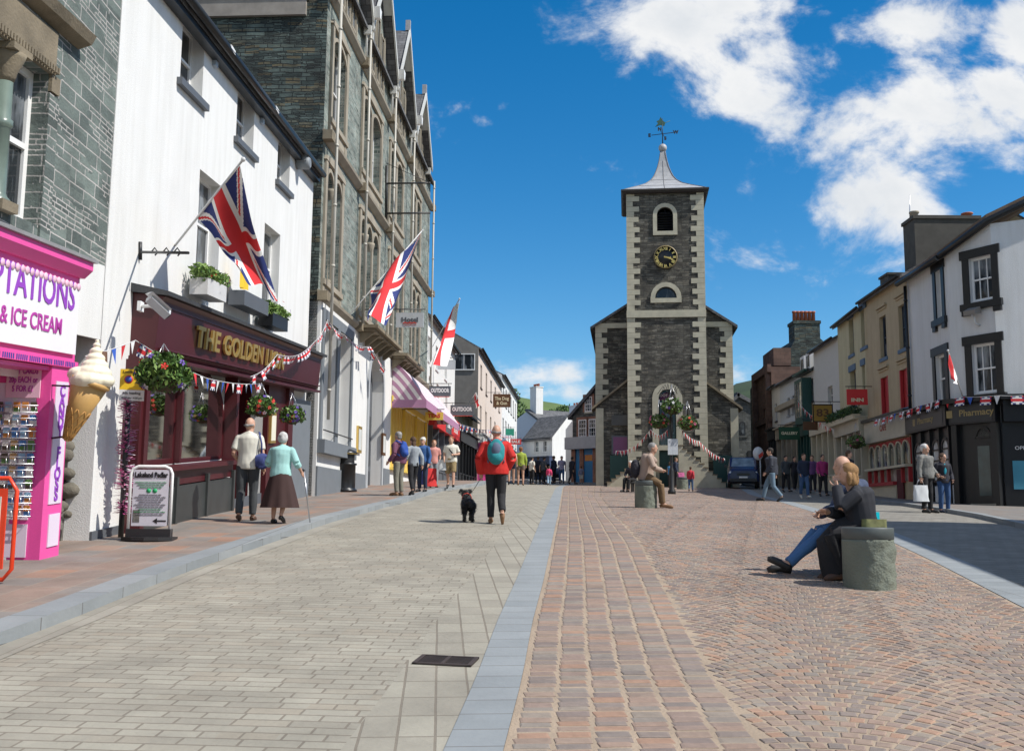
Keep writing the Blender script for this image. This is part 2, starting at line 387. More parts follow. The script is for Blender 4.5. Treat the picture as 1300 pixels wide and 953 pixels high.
def window(f, q, fm, gm, parent, rise=0.0, dep=.12, cols=1, rows=2, fw=.06, bar=.025, sill=None, sillm=None, sash=True, n=0.0, sy=.08, sn=.06, name='window'):
    """a window = frame mesh > pane, sill"""
    a, b, c, d = q[:4]
    mb = MB(); z0, z1 = n-dep-.05, n-dep+.01
    if rise > 0:
        i = outline((a+fw, b-fw, c+fw, d-fw), rise-fw*.5 if rise > fw else rise); o = outline((a, b, c, d), rise)
        for j in range(len(i)-1):
            v = [f(p[0], nn, p[1]) for nn in (z0, z1) for p in (i[j], i[j+1], o[j+1], o[j])]
            mb.add(v, [(0,1,2,3),(7,6,5,4),(0,4,5,1),(1,5,6,2),(2,6,7,3),(3,7,4,0)])
        mb.bx(f, a+fw, b-fw, z0, z1, c, c+fw)
    else:
        mb.bx(f, a, a+fw, z0, z1, c, d); mb.bx(f, b-fw, b, z0, z1, c, d)
        mb.bx(f, a+fw, b-fw, z0, z1, c, c+fw*1.2); mb.bx(f, a+fw, b-fw, z0, z1, d-fw, d)
    hd = d-rise*.2 if rise else d-fw
    if sash: mb.bx(f, a+fw, b-fw, z0+.012, z1+.008, (c+d)/2-fw*.4, (c+d)/2+fw*.4)
    for k in range(1, cols):
        x = a+(b-a)*k/cols; mb.bx(f, x-bar/2, x+bar/2, z0+.015, z1-.012, c+fw, hd-(0 if not rise else rise*.1))
    for k in range(1, rows):
        if sash and abs(k/rows-.5) < .01: continue
        y = c+(d-c)*k/rows; mb.bx(f, a+fw, b-fw, z0+.017, z1-.014, y-bar/2, y+bar/2)
    w = mb.build(name, fm, parent)
    g = MB(); o = outline((a+.02, b-.02, c+.02, d-.02), rise); g.add([f(p[0], z0+.02, p[1]) for p in o], [list(range(len(o)))])
    g.build('pane', gm, w)
    if sill:
        sm = MB(); sm.bx(f, a-sy, b+sy, n-dep-.02, n+sn, c-sill, c+.004); sm.build('sill', sillm or fm, w)
    return w
def shell(f, parent, mat, s0, s1, h0, h1, D, name='wall', skip='', n=0.0, mi=None):
    """side and back walls behind a facade"""
    mb = MB()
    if 'l' not in skip: mb.quad(f(s0, n, h0), f(s0, n-D, h0), f(s0, n-D, h1), f(s0, n, h1))
    if 'r' not in skip: mb.quad(f(s1, n, h0), f(s1, n-D, h0), f(s1, n-D, h1), f(s1, n, h1))
    mb.quad(f(s0, n-D, h0), f(s1, n-D, h0), f(s1, n-D, h1), f(s0, n-D, h1))
    return mb.build(name, mat, parent)
def gable_roof(f, parent, mat, s0, s1, h1, D, rise, over=.25, th=.12, wallmat=None, name='roof', n=0.0, end=.1, hip=0):
    """ridge parallel to the facade; closed solid with eaves; optional gable triangles"""
    mb = MB(); m = n-D/2
    e0 = h1-over*rise/(D/2)
    for (na, nb) in ((n+over, m), (n-D-over, m)):
        v = [f(s0-end, na, e0), f(s1+end, na, e0), f(s1+end, nb, h1+rise), f(s0-end, nb, h1+rise), f(s0-end, na, e0+th), f(s1+end, na, e0+th), f(s1+end, nb, h1+rise+th), f(s0-end, nb, h1+rise+th)]
        mb.add(v, [(0,1,2,3),(4,5,6,7),(0,1,5,4),(0,3,7,4),(1,2,6,5)])
    r = mb.build(name, mat, parent)
    if wallmat:
        g = MB()
        for s in (s0, s1): g.add([f(s, n, h1), f(s, n-D, h1), f(s, m, h1+rise)], [(0, 1, 2)])
        split_loose(g.build('gable', wallmat, parent), 'gable')
    return r
def gutter(f, parent, mat, s0, s1, h, n=.3, r=.07):
    mb = MB(); pts = [f(s0, n, h), f(s1, n, h)]; mb.tube(pts, r, 8, smooth=True); return mb.build('gutter', mat, parent)
def pipe(f, parent, mat, s, h0, h1, n=.09, r=.045):
    mb = MB(); mb.tube([f(s, n, h0), f(s, n, h1)], r, 8)
    z = h0+.8
    while z < h1: mb.tube([f(s, n, z), f(s, n, z+.07)], r*1.35, 8); z += 1.8
    return mb.build('downpipe', mat, parent)
def chimney(parent, fr, w, d, h, mat, potm, npots=3, along='x', cap=.1, poth=.35, name='chimney', band=None):
    mb = MB(); mb.bx(fr, -w/2, w/2, -d/2, d/2, 0, h); mb.bx(fr, -w/2-.06, w/2+.06, -d/2-.06, d/2+.06, h, h+cap)
    c = mb.build(name, mat, parent)
    p = MB()
    for i in range(npots):
        t = (i+.5)/npots-.5; x, y = (t*w*.9, 0) if along == 'x' else (0, t*d*.9)
        fr2 = lambda a, b, c_, x=x, y=y: fr(x+a, y+b, h+cap+c_)
        p.lathe(fr2, [(.13, 0), (.12, poth*.85), (.15, poth*.86), (.15, poth), (.1, poth), (.09, poth*.5)], 10)
    if npots: p.build('chimney_pot', potm, c)
    return c
# ================================================================ shared materials
M_white = plain('white_render', (.74,.74,.725), .8, .05, 1.2, .3, 60, fine=.06, streak=.2)
M_whitepaint = plain('white_gloss_paint', (.8,.8,.79), .35, .04)
M_glass = glassmat('window_glass'); M_glass2 = glassmat('grey_window_glass', (.05,.06,.07)); M_clear = clearglass('shop_window_glass')
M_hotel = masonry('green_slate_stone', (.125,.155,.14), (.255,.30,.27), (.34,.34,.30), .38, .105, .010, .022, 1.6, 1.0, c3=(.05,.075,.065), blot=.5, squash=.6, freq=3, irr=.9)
M_slateblock = masonry('green_slate_blocks', (.10,.125,.115), (.165,.20,.18), (.42,.40,.38), .46, .135, .010, .014, 1.2, .9, c3=(.055,.07,.065), blot=.45, squash=.55, freq=3, irr=.9)
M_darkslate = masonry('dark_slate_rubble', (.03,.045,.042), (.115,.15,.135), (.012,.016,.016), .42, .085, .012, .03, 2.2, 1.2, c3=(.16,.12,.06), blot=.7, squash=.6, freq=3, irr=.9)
M_rubble = masonry('dark_rubble_stone', (.05,.047,.038), (.155,.147,.122), (.06,.055,.045), .42, .11, .014, .035, 2.0, 1.2, c3=(.24,.215,.165), blot=.6, squash=.6, freq=3, irr=.9)
M_rubble2 = masonry('grey_rubble_stone', (.06,.065,.062), (.13,.135,.125), (.05,.05,.047), .45, .16, .014, .03, 2.0, .9, blot=.5, irr=.9)
M_sand = plain('buff_dressed_stone', (.34,.30,.235), .85, .3, 1.6, .35, 40)
M_brown = plain('weathered_brown_stone', (.23,.19,.13), .85, .45, 2.2, .4, 30)
M_cream = plain('cream_dressed_stone', (.50,.47,.36), .85, .26, 2.0, .25, 40)
M_roof = masonry('slate_roof', (.085,.085,.09), (.15,.15,.155), (.03,.03,.03), .3, .2, .008, .006, 3, .5, blot=.35)
M_redstone = masonry('red_sandstone', (.12,.068,.052), (.17,.10,.075), (.08,.06,.05), .5, .26, .008, .006, 2, .4)
M_brick = masonry('red_brick', (.26,.10,.06), (.36,.15,.09), (.28,.24,.2), .225, .075, .008, .003, 2, .4)
M_black = plain('black_paint', (.012,.013,.015), .35, .2)
M_iron = plain('black_iron', (.02,.02,.022), .45, .3)
M_dgrey = plain('dark_grey_paint', (.10,.11,.125), .55, .12)
M_mgrey = plain('mid_grey_paint', (.17,.19,.21), .6, .1)
M_lead = plain('lead_sheet', (.38,.385,.40), .55, .25, 3)
M_maroon = plain('maroon_paint', (.072,.010,.014), .4, .2, 1.5)
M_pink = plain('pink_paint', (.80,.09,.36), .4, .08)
M_gold = plain('gold_leaf', (.75,.52,.16), .3, .1, metal=.7)
M_pot = plain('terracotta', (.42,.13,.07), .8, .2)
M_purple = plain('purple_paint', (.30,.06,.50), .5, .1)
# ================================================================ ground
def strip_ground(name, polyL, polyR, mat, dz, step=.6, cross=6, thick=0.0, label=None):
    """sheet between two plan polylines that both run away from the camera"""
    def along(poly, y):
        for (a, b), (c, d) in zip(poly, poly[1:]):
            if b <= y <= d: return a+(c-a)*(y-b)/(d-b)
        return poly[0][0] if y < poly[0][1] else poly[-1][0]
    y0 = max(polyL[0][1], polyR[0][1]); y1 = min(polyL[-1][1], polyR[-1][1])
    ys = []; y = y0
    while y < y1: ys.append(y); y += step*(1 if y < 30 else 3)
    ys.append(y1); mb = MB(); vs = []
    for y in ys:
        a, b = along(polyL, y), along(polyR, y)
        for i in range(cross+1):
            x = a+(b-a)*i/cross; vs.append((x, y, G(x, y)+dz))
    c = cross+1
    mb.add(vs, [(i*c+j, i*c+j+1, (i+1)*c+j+1, (i+1)*c+j) for i in range(len(ys)-1) for j in range(cross)])
    if thick:
        n = len(vs); k = len(ys)
        for (j) in (0, cross):
            e = [Vector(vs[i*c+j]) for i in range(k)]
            for p, q in zip(e, e[1:]): mb.quad(p, q, q-Vector((0, 0, thick)), p-Vector((0, 0, thick)))
    o = mb.build(name, mat, origin=Vector((0, 0, 0)))
    return tag(o, kind='structure')
# base sheet to the horizon
def base_ground():
    mb = MB(); xs = [-900,-300,-120,-60,-30,-15,-8,-4,0,3,6,10,15,20,30,60,120,300,900]
    ys = [-60,-30,-10,0,5,10.4,14,19,24,29,34,40,46,52,60,67,80,100,125,200,400,900,1500]
    vs = [(x, y, G(x, y)-.03) for y in ys for x in xs]; c = len(xs)
    mb.add(vs, [(i*c+j, i*c+j+1, (i+1)*c+j+1, (i+1)*c+j) for i in range(len(ys)-1) for j in range(c-1)])
    return tag(mb.build('ground', plain('ground_asphalt', (.11,.105,.10), .9, .2, 1, .3), origin=Vector((0, 0, 0))), kind='structure')
base_ground()
def gp(x, y): v = onground(x, y); return (v.x, v.y)
# kerb line (outer = road side edge) and its inner edge
KO = [gp(0,820), gp(86,788), gp(240,725), gp(400,670), gp(471,649.5), gp(560,623.5), gp(610,617)]
KO = [(KO[0][0]-.1, 3.0)]+KO+[(-.3, 62), (1.2, 90), (2.6, 120)]
K_W = .30
KI = [(x-K_W, y) for x, y in KO]
SL = [gp(604,862), gp(630.8,790), gp(654,739.5), gp(689,656), gp(709,617)]
SL = [(SL[0][0]-.28, 3.0)]+SL+[(5.0, 75)]
SR = [(x+.30, y) for x, y in SL]
CB = [gp(909,861), gp(831,720), gp(815,690), gp(778,652), gp(762,630)]
CB = [(CB[0][0]-.1, 3.0)]+CB+[(5.8, 66)]
RG = [gp(1300,772), gp(1190,715), gp(1120,682), gp(1044,654), gp(994,638), gp(950,627)]
RG.sort(key=lambda p: p[1]); RG = [(RG[0][0]-.9, 3.0)]+RG+[(14.5, 66)]
RG2 = [(x+.45, y) for x, y in RG]
KR = [(8.2, 3.0), (8.9, 12), (10.2, 20), (11.9, 28), (13.0, 34), (13.6, 42), (14.2, 52), (15.0, 66)]
def road_mat(name, c1, c2, mort, bw, bh, rot, **k): return masonry(name, c1, c2, mort, bw, bh, rot=rot, **k)
M_setts = masonry('sandstone_paving_setts', (.265,.245,.20), (.32,.30,.245), (.19,.165,.13), .32, .12, .008, .006, 2.0, .5, c3=(.29,.255,.20), blot=.22, squash=.7, freq=3, rot=R(4))
M_setts_run = masonry('sandstone_setts_running', (.27,.25,.205), (.32,.30,.245), (.19,.165,.13), .2, .40, .008, .003, 2.0, .5, blot=.2, offset=0, rot=R(-4))
M_flag = masonry('pavement_flags', (.24,.175,.14), (.20,.185,.17), (.27,.225,.18), .62, .42, .008, .004, 1.5, .35, c3=(.31,.17,.11), blot=.28, squash=.75, freq=2, rot=R(90))
M_kerb = masonry('granite_kerb', (.21,.23,.24), (.26,.275,.28), (.12,.12,.12), 1.2, .9, .008, .0, 1, .3, blot=.15, rot=R(90))
M_strip = masonry('blue_grey_stone_strip', (.22,.24,.25), (.255,.275,.285), (.15,.15,.15), 3.0, .30, .007, .0, 1, .3, blot=.14, offset=0, rot=R(-4))
M_greypave = masonry('grey_road_setts', (.20,.185,.16), (.25,.235,.20), (.13,.115,.09), .3, .16, .008, .004, 1.5, .4, blot=.18, rot=R(-20))
strip_ground('road', KO, [(x-.52, y) for x, y in SL], M_setts, 0.0, cross=14)
strip_ground('road_edge', [(x-.52, y) for x, y in SL], SL, M_setts_run, 0.0, cross=3)
strip_ground('stone_strip', SL, SR, M_strip, .006, cross=2)
strip_ground('road_channel', KO, [(x+.24, y) for x, y in KO], masonry('channel_stone', (.26,.24,.20), (.30,.28,.235), (.2,.18,.14), 1.0, .9, .006, 0, 1, .3, blot=.2, rot=R(90)), .004, cross=2)
strip_ground('grey_road', RG2, KR, M_greypave, .002, cross=8)
strip_ground('grey_strip', RG, RG2, M_strip, .006, cross=2)
strip_ground('pavement', [(-9, KI[0][1]), (-9, 125)], KI, M_flag, .10, cross=12)
strip_ground('kerb', KI, KO, M_kerb, .105, cross=2, thick=.16)
strip_ground('far_pavement', KR, [(26, 3), (26, 66)], masonry('right_pavement_flags', (.20,.165,.14), (.19,.18,.17), (.13,.12,.1), .6, .4, .008, .004, 1.5, .3, blot=.2, rot=R(90)), .10, cross=8)
strip_ground('far_kerb', [(x-.2, y) for x, y in KR], KR, M_kerb, .105, cross=2, thick=.16)
strip_ground('far_plaza', [(-1, 62), (1.2, 90), (2.6, 120)], [(16, 62), (22, 90), (22, 120)], M_greypave, -.005, cross=6)
# --- hand laid cobbles: real stones near the camera, one mesh per band
def cobble_mat(name, tints, mortar):
    m, nt, b = newmat(name)
    at = nd(nt, 'ShaderNodeAttribute', attribute_name='tint')
    cr = nd(nt, 'ShaderNodeValToRGB'); cr.color_ramp.interpolation = 'CONSTANT'
    els = cr.color_ramp.elements
    while len(els) < len(tints): els.new(.5)
    for i, t in enumerate(tints): els[i].position = i/len(tints); els[i].color = c4(t)
    L(nt, at.outputs['Fac'], cr.inputs['Fac'])
    tc = nd(nt, 'ShaderNodeTexCoord'); n = nd(nt, 'ShaderNodeTexNoise'); n.inputs['Scale'].default_value = 14; n.inputs['Detail'].default_value = 8; n.inputs['Roughness'].default_value = .7
    L(nt, tc.outputs['Object'], n.inputs['Vector'])
    mr = nd(nt, 'ShaderNodeMapRange'); mr.inputs['To Min'].default_value = .6; mr.inputs['To Max'].default_value = 1.35; L(nt, n.outputs['Fac'], mr.inputs['Value'])
    mx = nd(nt, 'ShaderNodeMix', data_type='RGBA', blend_type='MULTIPLY'); mx.inputs['Factor'].default_value = 1
    n9 = nd(nt, 'ShaderNodeTexNoise'); n9.inputs['Scale'].default_value = .55; n9.inputs['Detail'].default_value = 9; n9.inputs['Roughness'].default_value = .68; L(nt, tc.outputs['Object'], n9.inputs['Vector'])
    r9 = nd(nt, 'ShaderNodeMapRange'); r9.inputs['From Min'].default_value = .32; r9.inputs['From Max'].default_value = .68; r9.inputs['To Min'].default_value = .78; r9.inputs['To Max'].default_value = 1.15; L(nt, n9.outputs['Fac'], r9.inputs['Value'])
    m9 = nd(nt, 'ShaderNodeMath', operation='MULTIPLY'); L(nt, mr.outputs['Result'], m9.inputs[0]); L(nt, r9.outputs['Result'], m9.inputs[1]); mr = m9; mr_out = m9.outputs[0]
    L(nt, cr.outputs['Color'], mx.inputs['A']); L(nt, mr_out, mx.inputs['B']); L(nt, mx.outputs['Result'], b.inputs['Base Color'])
    b.inputs['Roughness'].default_value = .8
    bp = nd(nt, 'ShaderNodeBump'); bp.inputs['Strength'].default_value = .5; bp.inputs['Distance'].default_value = .01; L(nt, n.outputs['Fac'], bp.inputs['Height']); L(nt, bp.outputs['Normal'], b.inputs['Normal'])
    return m
COBB = [(.25,.185,.145),(.28,.205,.16),(.225,.18,.155),(.26,.19,.155),(.285,.20,.155),(.205,.16,.14),(.26,.215,.175),(.235,.20,.17),(.315,.195,.135),(.20,.165,.145)]
M_cobb = cobble_mat('cobble_stone', COBB, None)
M_bed = plain('sandy_joint_bed', (.36,.28,.205), .95, .25, 2, .4, 50)
def inband(x, y, La, Lb, pad=0):
    def al(poly):
        for (a, b), (c, d) in zip(poly, poly[1:]):
            if b <= y <= d: return a+(c-a)*(y-b)/(d-b)
        return poly[-1][0]
    return al(La)+pad < x < al(Lb)-pad
def stones(name, items, mat):
    """items: (x,y,ang,len,wid,tint) each a bevelled stone set in the bed"""
    vs = []; fs = []; tints = []
    for (x, y, a, l, w, t) in items:
        c, s = math.cos(a), math.sin(a); o = len(vs); hh = random.uniform(-.002, .002)
        for (ll, ww, z) in ((l/2, w/2, -.01), (l/2*.96, w/2*.95, .002+hh), (l/2*.84, w/2*.80, .005+hh)):
            for (p, q) in ((-1,-1),(1,-1),(1,1),(-1,1)):
                jx = random.uniform(-.06, .06)*l*.5; jy = random.uniform(-.06, .06)*w*.5
                u, v = p*ll+jx, q*ww+jy; X = x+c*u-s*v; Y = y+s*u+c*v; vs.append((X, Y, G(X, Y)+z))
        for k in range(2):
            for j in range(4): fs.append((o+4*k+j, o+4*k+(j+1) % 4, o+4*k+4+(j+1) % 4, o+4*k+4+j))
        fs.append((o+8, o+9, o+10, o+11)); tints += [t]*9
    me = bpy.data.meshes.new(name); me.from_pydata(vs, [], fs); me.materials.append(mat)
    at = me.attributes.new('tint', 'FLOAT', 'FACE'); at.data.foreach_set('value', tints)
    me.polygons.foreach_set('use_smooth', [False]*len(fs)); me.update()
    ob = bpy.data.objects.new(name, me); COL.objects.link(ob); return tag(ob, kind='structure')
strip_ground('cobble_bed', SR, CB, M_bed, .0, cross=6)
strip_ground('plaza', CB, RG, M_bed, .0, cross=14)
def al(poly, y):
    for (a, b), (c, d) in zip(poly, poly[1:]):
        if b <= y <= d: return a+(c-a)*(y-b)/(d-b)
    return poly[-1][0]
items = []; y = 4.2; row = 0
NC = 7
while y < 62:
    d = random.uniform(.085, .125) if y < 25 else .11
    a, b = al(SR, y)+.03, al(CB, y)-.02; w = (b-a)/6
    n = 6
    for i in range(n):
        dy = math.sin(i*12.9)*.035+math.sin(row*.31+i*2)*.008
        tn = (.999*random.random())
        items.append((a+(i+.5)*w, y+dy+random.uniform(-.008,.008), .07+random.uniform(-.03,.03), w-.02+random.uniform(-.02,.008), d-.012, tn))
    y += d; row += 1
stones('cobble_band', items, M_cobb)
items = []; Wf = 1.35
ux, uy = math.cos(R(-14)), math.sin(R(-14))      # fans run obliquely across the square
for k in range(-30, 60):
    uc = k*Wf; v = -10.0+(k % 2)*.04; rowc = 0
    # walk up the fan column, arcs concave towards the camera
    while v < 66:
        vrow = v; a_half = R(56); R0 = Wf/2/math.sin(a_half)
        st = .098
        m = int(2*a_half*R0/st); rowc += 1; sh = .5*(rowc % 2)+random.uniform(-.12,.12)
        for i in range(m):
            th = -a_half+(i+.25+sh)*2*a_half/m
            u = uc+R0*math.sin(th); vv = vrow+R0*math.cos(th)-R0
            x = 1+u*ux+vv*(-uy); yy = 8+u*uy+vv*ux
            if yy < 4.0 or yy > 62: continue
            if not (al(CB, yy)+.012 < x < al(RG, yy)-.05): continue
            if x > yy*.56+1.5: continue
            items.append((x, yy, -th*.95+R(-14)+random.uniform(-.08,.08), st*1.0-.008+random.uniform(-.012,.006), .108*math.cos(th)-.018+random.uniform(-.006,.003), random.random()*.999))
        v += .108
stones('plaza_cobbles', items, M_cobb)
print('cobbles', len(items))
# ================================================================ LEFT ROW
# ---- white inn with maroon front
pub = Fac((-5.80, 14.22), (-5.68, 28.0), k=.077)
PUBT = empty('inn_building', pub(pub.L/2, 0, 0), 'white rendered inn with a maroon shopfront reading The Golden Lion in gold letters', 'pub')
print('pub gutter', pub.px(395,192,.3), pub.px(252,0,.3), 'L', pub.L)
ph = (pub.px(395,194,.3)[1]+pub.px(300,76,.3)[1])/2-.05
W3 = [pub.rect(231,6,99,260), pub.rect(301,98,178,323.5), pub.rect(352.5,166,234,368.5)]
W1 = [pub.rect(251,209,338,280), pub.rect(334,283,392,354.5)]
hm = sum(w[3] for w in W3)/3; hl = sum(w[2] for w in W3)/3; W3 = [(w[0], w[1], hl, hm) for w in W3]
hm = sum(w[3] for w in W1)/2; hl = W1[0][2]; W1 = [(w[0], w[1], hl, hm) for w in W1]
print('W3', W3, 'W1', W1, 'ph', ph)
sf = dict(f1=pub.px(167,431,.35), f2=pub.px(385.5,500,.35), t1=pub.px(162,327,.45), t2=pub.px(392,455,.45), sl=pub.px(178,580,.2), sr=pub.px(297,592,.2), pl=pub.px(215,618.6,.2), base=pub.px(217,662,.1))
print({k: (round(v[0],2), round(v[1],2)) for k, v in sf.items()})
SF0, SF1 = 1.05, pub.L-.25
FB, FT = (sf['f1'][1]+sf['f2'][1])/2, (sf['t1'][1]+sf['t2'][1])/2
HS = (sf['sl'][1]+sf['sr'][1])/2
winL = pub.px(178,520,.2)[0]; winR = pub.px(297,520,.2)[0]; winM = pub.px(238,520,.2)[0]; entR = pub.px(338,560,.1)[0]; entL = pub.px(300,560,.1)[0]
secR = pub.px(366,560,.1)[0]
print('FB',FB,'FT',FT,'HS',HS,'win',winL,winM,winR,'ent',entL,entR,secR)
holes = W3+W1+[(winL+.05, winR-.05, HS, FB+.1), (entL, entR, -.4, FB+.1)]
wall(pub, 'wall', M_white, PUBT, 0, pub.L, -.6, ph, holes, rev=.28)
shell(pub, PUBT, M_white, 0, pub.L, -.6, ph, 8.0)
gable_roof(pub, PUBT, M_roof, 0, pub.L, ph, 8.0, 2.6, over=.22, wallmat=M_white, end=-.05)
gutter(pub, PUBT, M_black, -.1, pub.L-.05, ph-.03, n=.30, r=.085)
fb = MB(); fb.bx(pub, 0, pub.L-.02, .003, .19, ph-.24, ph-.06); fb.build('fascia_board', M_black, PUBT)
mb = MB(); mb.bx(pub, 0, pub.L, .002, .035, -.5, .12); mb.build('plinth', M_dgrey, PUBT)
for q in W3: window(pub, q, M_whitepaint, M_glass2, PUBT, dep=.24, cols=2, rows=2, sill=.12, sillm=M_dgrey, sy=.16, sn=.10)
for q in W1: window(pub, q, M_whitepaint, M_glass2, PUBT, dep=.22, cols=2, rows=2, sill=.10, sillm=M_dgrey, sy=.10, sn=.08)
# shopfront
FN = .38
mb = MB()
mb.prism(lambda a, b, c: pub(b, a, c), [(.003, FB), (FN-.06, FB), (FN, FB+.08), (FN+.06, FT-.16), (FN+.12, FT-.10), (.003, FT-.04)], SF0, SF1)
mb.bx(pub, SF0-.04, SF1+.04, .003, FN+.06, FB-.06, FB-.003)
fa = mb.build('fascia', M_maroon, PUBT)
mb = MB(); mb.prism(lambda a, b, c: pub(b, a, c), [(.003, FT-.037), (FN+.20, FT-.093), (FN+.21, FT-.03), (.003, FT+.10)], SF0-.1, SF1+.1)
mb.build('lead_cap', mt('slate_cap', (.05,.052,.056), .6, .25, 4, .4), PUBT)
mb = MB()
for (a, b) in ((SF0+.12, (SF0+SF1)*.5-.05), ((SF0+SF1)*.5+.05, SF1-.12)):      # raised panel mouldings
    for (c, d, e, g) in ((a, b, FB+.10, FB+.13), (a, b, FT-.25, FT-.22)):
        mb.bx(pub, c, d, FN-.05, FN+.075, e, g)
mb.build('moulding', M_maroon, fa)
tilt = .05/(FT-FB)
gs0, gs1 = pub.px(246,410,FN)[0], pub.px(356,470,FN)[0]
lettering(lambda a, b, c: pub(a, FN+.03+b+.06*(c-FB-.1)/(FT-FB), c), 'THE GOLDEN LION', (gs0+gs1)/2, .0, (FB+FT)/2-.06, .50, M_gold, fa, bold=.012, width=gs1-gs0, depth=.02, spacing=1.1)
# stallriser, sill and posts
mb = MB(); mb.bx(pub, SF0+.15, winR+.12, .003, .20, .62, HS-.1); mb.bx(pub, SF0+.15, winR+.16, .003, .32, HS-.1, HS-.02)
for a in (winL-.15, winR-.02): mb.bx(pub, a, a+.17, .003, .26, HS-.02, FB-.06)
mb.bx(pub, secR-.5, secR, .003, .2, -.2, FB-.06); mb.bx(pub, entR, secR-.5, .003, .12, -.2, FB-.06); mb.bx(pub, SF0, SF0+.16, .003, .3, -.2, FB-.06)
split_loose(mb.build('shopfront_frame', M_maroon, PUBT), 'shopfront_post')
mb = MB(); mb.bx(pub, SF0+.16, winR+.13, .003, .23, -.5, .60)
for x in [winL+.02+i*(winR-winL)/3 for i in range(4)]: mb.bx(pub, x-.05, x+.05, .22, .27, -.5, .75)
split_loose(mb.build('plinth', mt('dark_stone_plinth', (.045,.05,.05), .4, .3), PUBT), 'plinth')
mb = MB(); mb.bx(pub, secR+.05, pub.L-.06, .003, .16, -.3, FB-.3); mb.build('side_panel', M_mgrey, PUBT)
# shop window: two lights
def lights(q, arch):
    w = window(pub, q, M_maroon, M_clear, PUBT, rise=arch, dep=.0, cols=1, rows=1, fw=.07, sash=False, name='shop_window')
    return w
lights((winL+.02, winM-.04, HS, FB-.06), 0); lights((winM+.04, winR-.03, HS, FB-.06), .75)
mb = MB(); mb.bx(pub, winM-.045, winM+.045, -.05, .12, HS, FB-.06); mb.build('mullion', M_maroon, PUBT)
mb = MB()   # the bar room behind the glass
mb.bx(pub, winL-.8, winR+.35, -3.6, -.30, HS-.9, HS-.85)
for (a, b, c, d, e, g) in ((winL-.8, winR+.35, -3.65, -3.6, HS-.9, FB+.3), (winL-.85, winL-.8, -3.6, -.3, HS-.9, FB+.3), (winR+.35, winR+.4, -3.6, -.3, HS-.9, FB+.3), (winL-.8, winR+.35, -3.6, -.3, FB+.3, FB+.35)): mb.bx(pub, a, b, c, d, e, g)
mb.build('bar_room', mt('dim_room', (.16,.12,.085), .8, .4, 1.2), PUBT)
mb = MB(); mb.bx(pub, entL, entR, -1.2, -1.15, -.5, FB+.1); mb.bx(pub, entL-.05, entL, -1.2, -.28, -.5, FB+.1); mb.bx(pub, entR, entR+.05, -1.2, -.28, -.5, FB+.1); mb.bx(pub, entL, entR, -1.2, -.01, FB+.0, FB+.06)
mb.build('entrance_recess', M_maroon, PUBT)
mb = MB(); mb.bx(pub, entL+.25, entR-.25, -1.14, -1.08, -.35, 2.1); dd = mb.build('door', mt('dark_maroon_door', (.05,.01,.012), .35), PUBT)
mb = MB(); mb.tube([pub(entL+.36, -1.03, .75), pub(entL+.36, -1.03, 1.05)], .02, 8); mb.build('handle', M_gold, dd)
mb = MB(); q = (entR+.12, entR+.62, 1.25, 1.95); mb.bx(pub, q[0], q[1], .121, .17, q[2], q[3]); fr_ = mb.build('menu_board', M_gold, PUBT)
mb = MB(); mb.bx(pub, q[0]+.05, q[1]-.05, .171, .176, q[2]+.06, q[3]-.06); mb.build('menu_sheet', mt('paper_cream', (.75,.72,.6), .7), fr_)
for q in [(300, 76), (350, 140)]:
    pass
def floodlight(loc, f, name='floodlight'):
    pass
# ---- green slate building with the sweet shop
ls = Fac((-5.90, 6.0), (-5.81, 14.21), k=.077)
LST = empty('sweet_shop_building', ls(6, 0, 0), 'green slate stone building with a bright pink sweet shop front at street level', 'shop')
sb = ls.px(104,322)[1]; sb2 = ls.px(145,346)[1]; wb = ls.px(100,425)[1]
print('ls stone base', sb, sb2, 'white band base', wb, 'L', ls.L)
sb = (sb+sb2)/2
uw = ls.rect(2, 22, 305, 57); uw = (uw[1]-1.75, uw[1], ls.px(57,290)[1], ls.px(30,70)[1])
print('uw', uw)
jamb = ls.px(80,200)[0]
rec = (ls.px(87,560)[0], ls.px(127,560)[0])
print('rec', rec, wb)
wall(ls, 'stone_wall', M_slateblock, LST, 0, ls.L, sb, 11.5, [uw], rev=.30)
wall(ls, 'lower_wall', M_white, LST, 0, ls.L, -.8, sb-.002, [(2.4, 5.98, -.9, 2.12), (rec[0]-.5, rec[1], -.9, wb)], rev=.05)
shell(ls, LST, M_slateblock, 0, ls.L, -.8, 11.5, 8, skip='r')
mb = MB(); mb.quad(ls(rec[0]-.6, -.35, -.9), ls(rec[1]+.05, -.35, -.9), ls(rec[1]+.05, -.35, wb+.05), ls(rec[0]-.6, -.35, wb+.05)); mb.build('rubble_recess', masonry('rough_boulders', (.05,.048,.042), (.22,.21,.185), (.03,.028,.025), .55, .30, .05, .22, 2.6, 1.8, c3=(.45,.44,.40), blot=.7), LST)
mb = MB()      # boulders bulging out of the old wall
for i in range(26):
    a = random.uniform(rec[0]-.3, rec[1]-.05); h = random.uniform(-.1, 2.2); s = random.uniform(.10, .2)
    mb.ball(ls(a, -.33, h), s, .10, s*.62, 8, 6)
_b = mb.build('boulders', plain('boulder_stone', (.16,.145,.115), .9, .5, 3, .8, 20), LST); split_loose(_b, 'boulder')
w = window(ls, (uw[0], (uw[0]+uw[1])/2-.12, uw[2], uw[3]), M_whitepaint, M_glass2, LST, dep=.2, rows=2, fw=.09)
w = window(ls, ((uw[0]+uw[1])/2+.12, uw[1], uw[2], uw[3]), M_whitepaint, M_glass2, LST, dep=.2, rows=2, fw=.09)
c0 = (uw[0]+uw[1])/2
colx = (ls.px(15,200)[0]+ls.px(42,200)[0])/2
mb = MB(); fr = lambda x, y, z: ls(c0+x, -.08+y, uw[2]+z)
hh = uw[3]-uw[2]
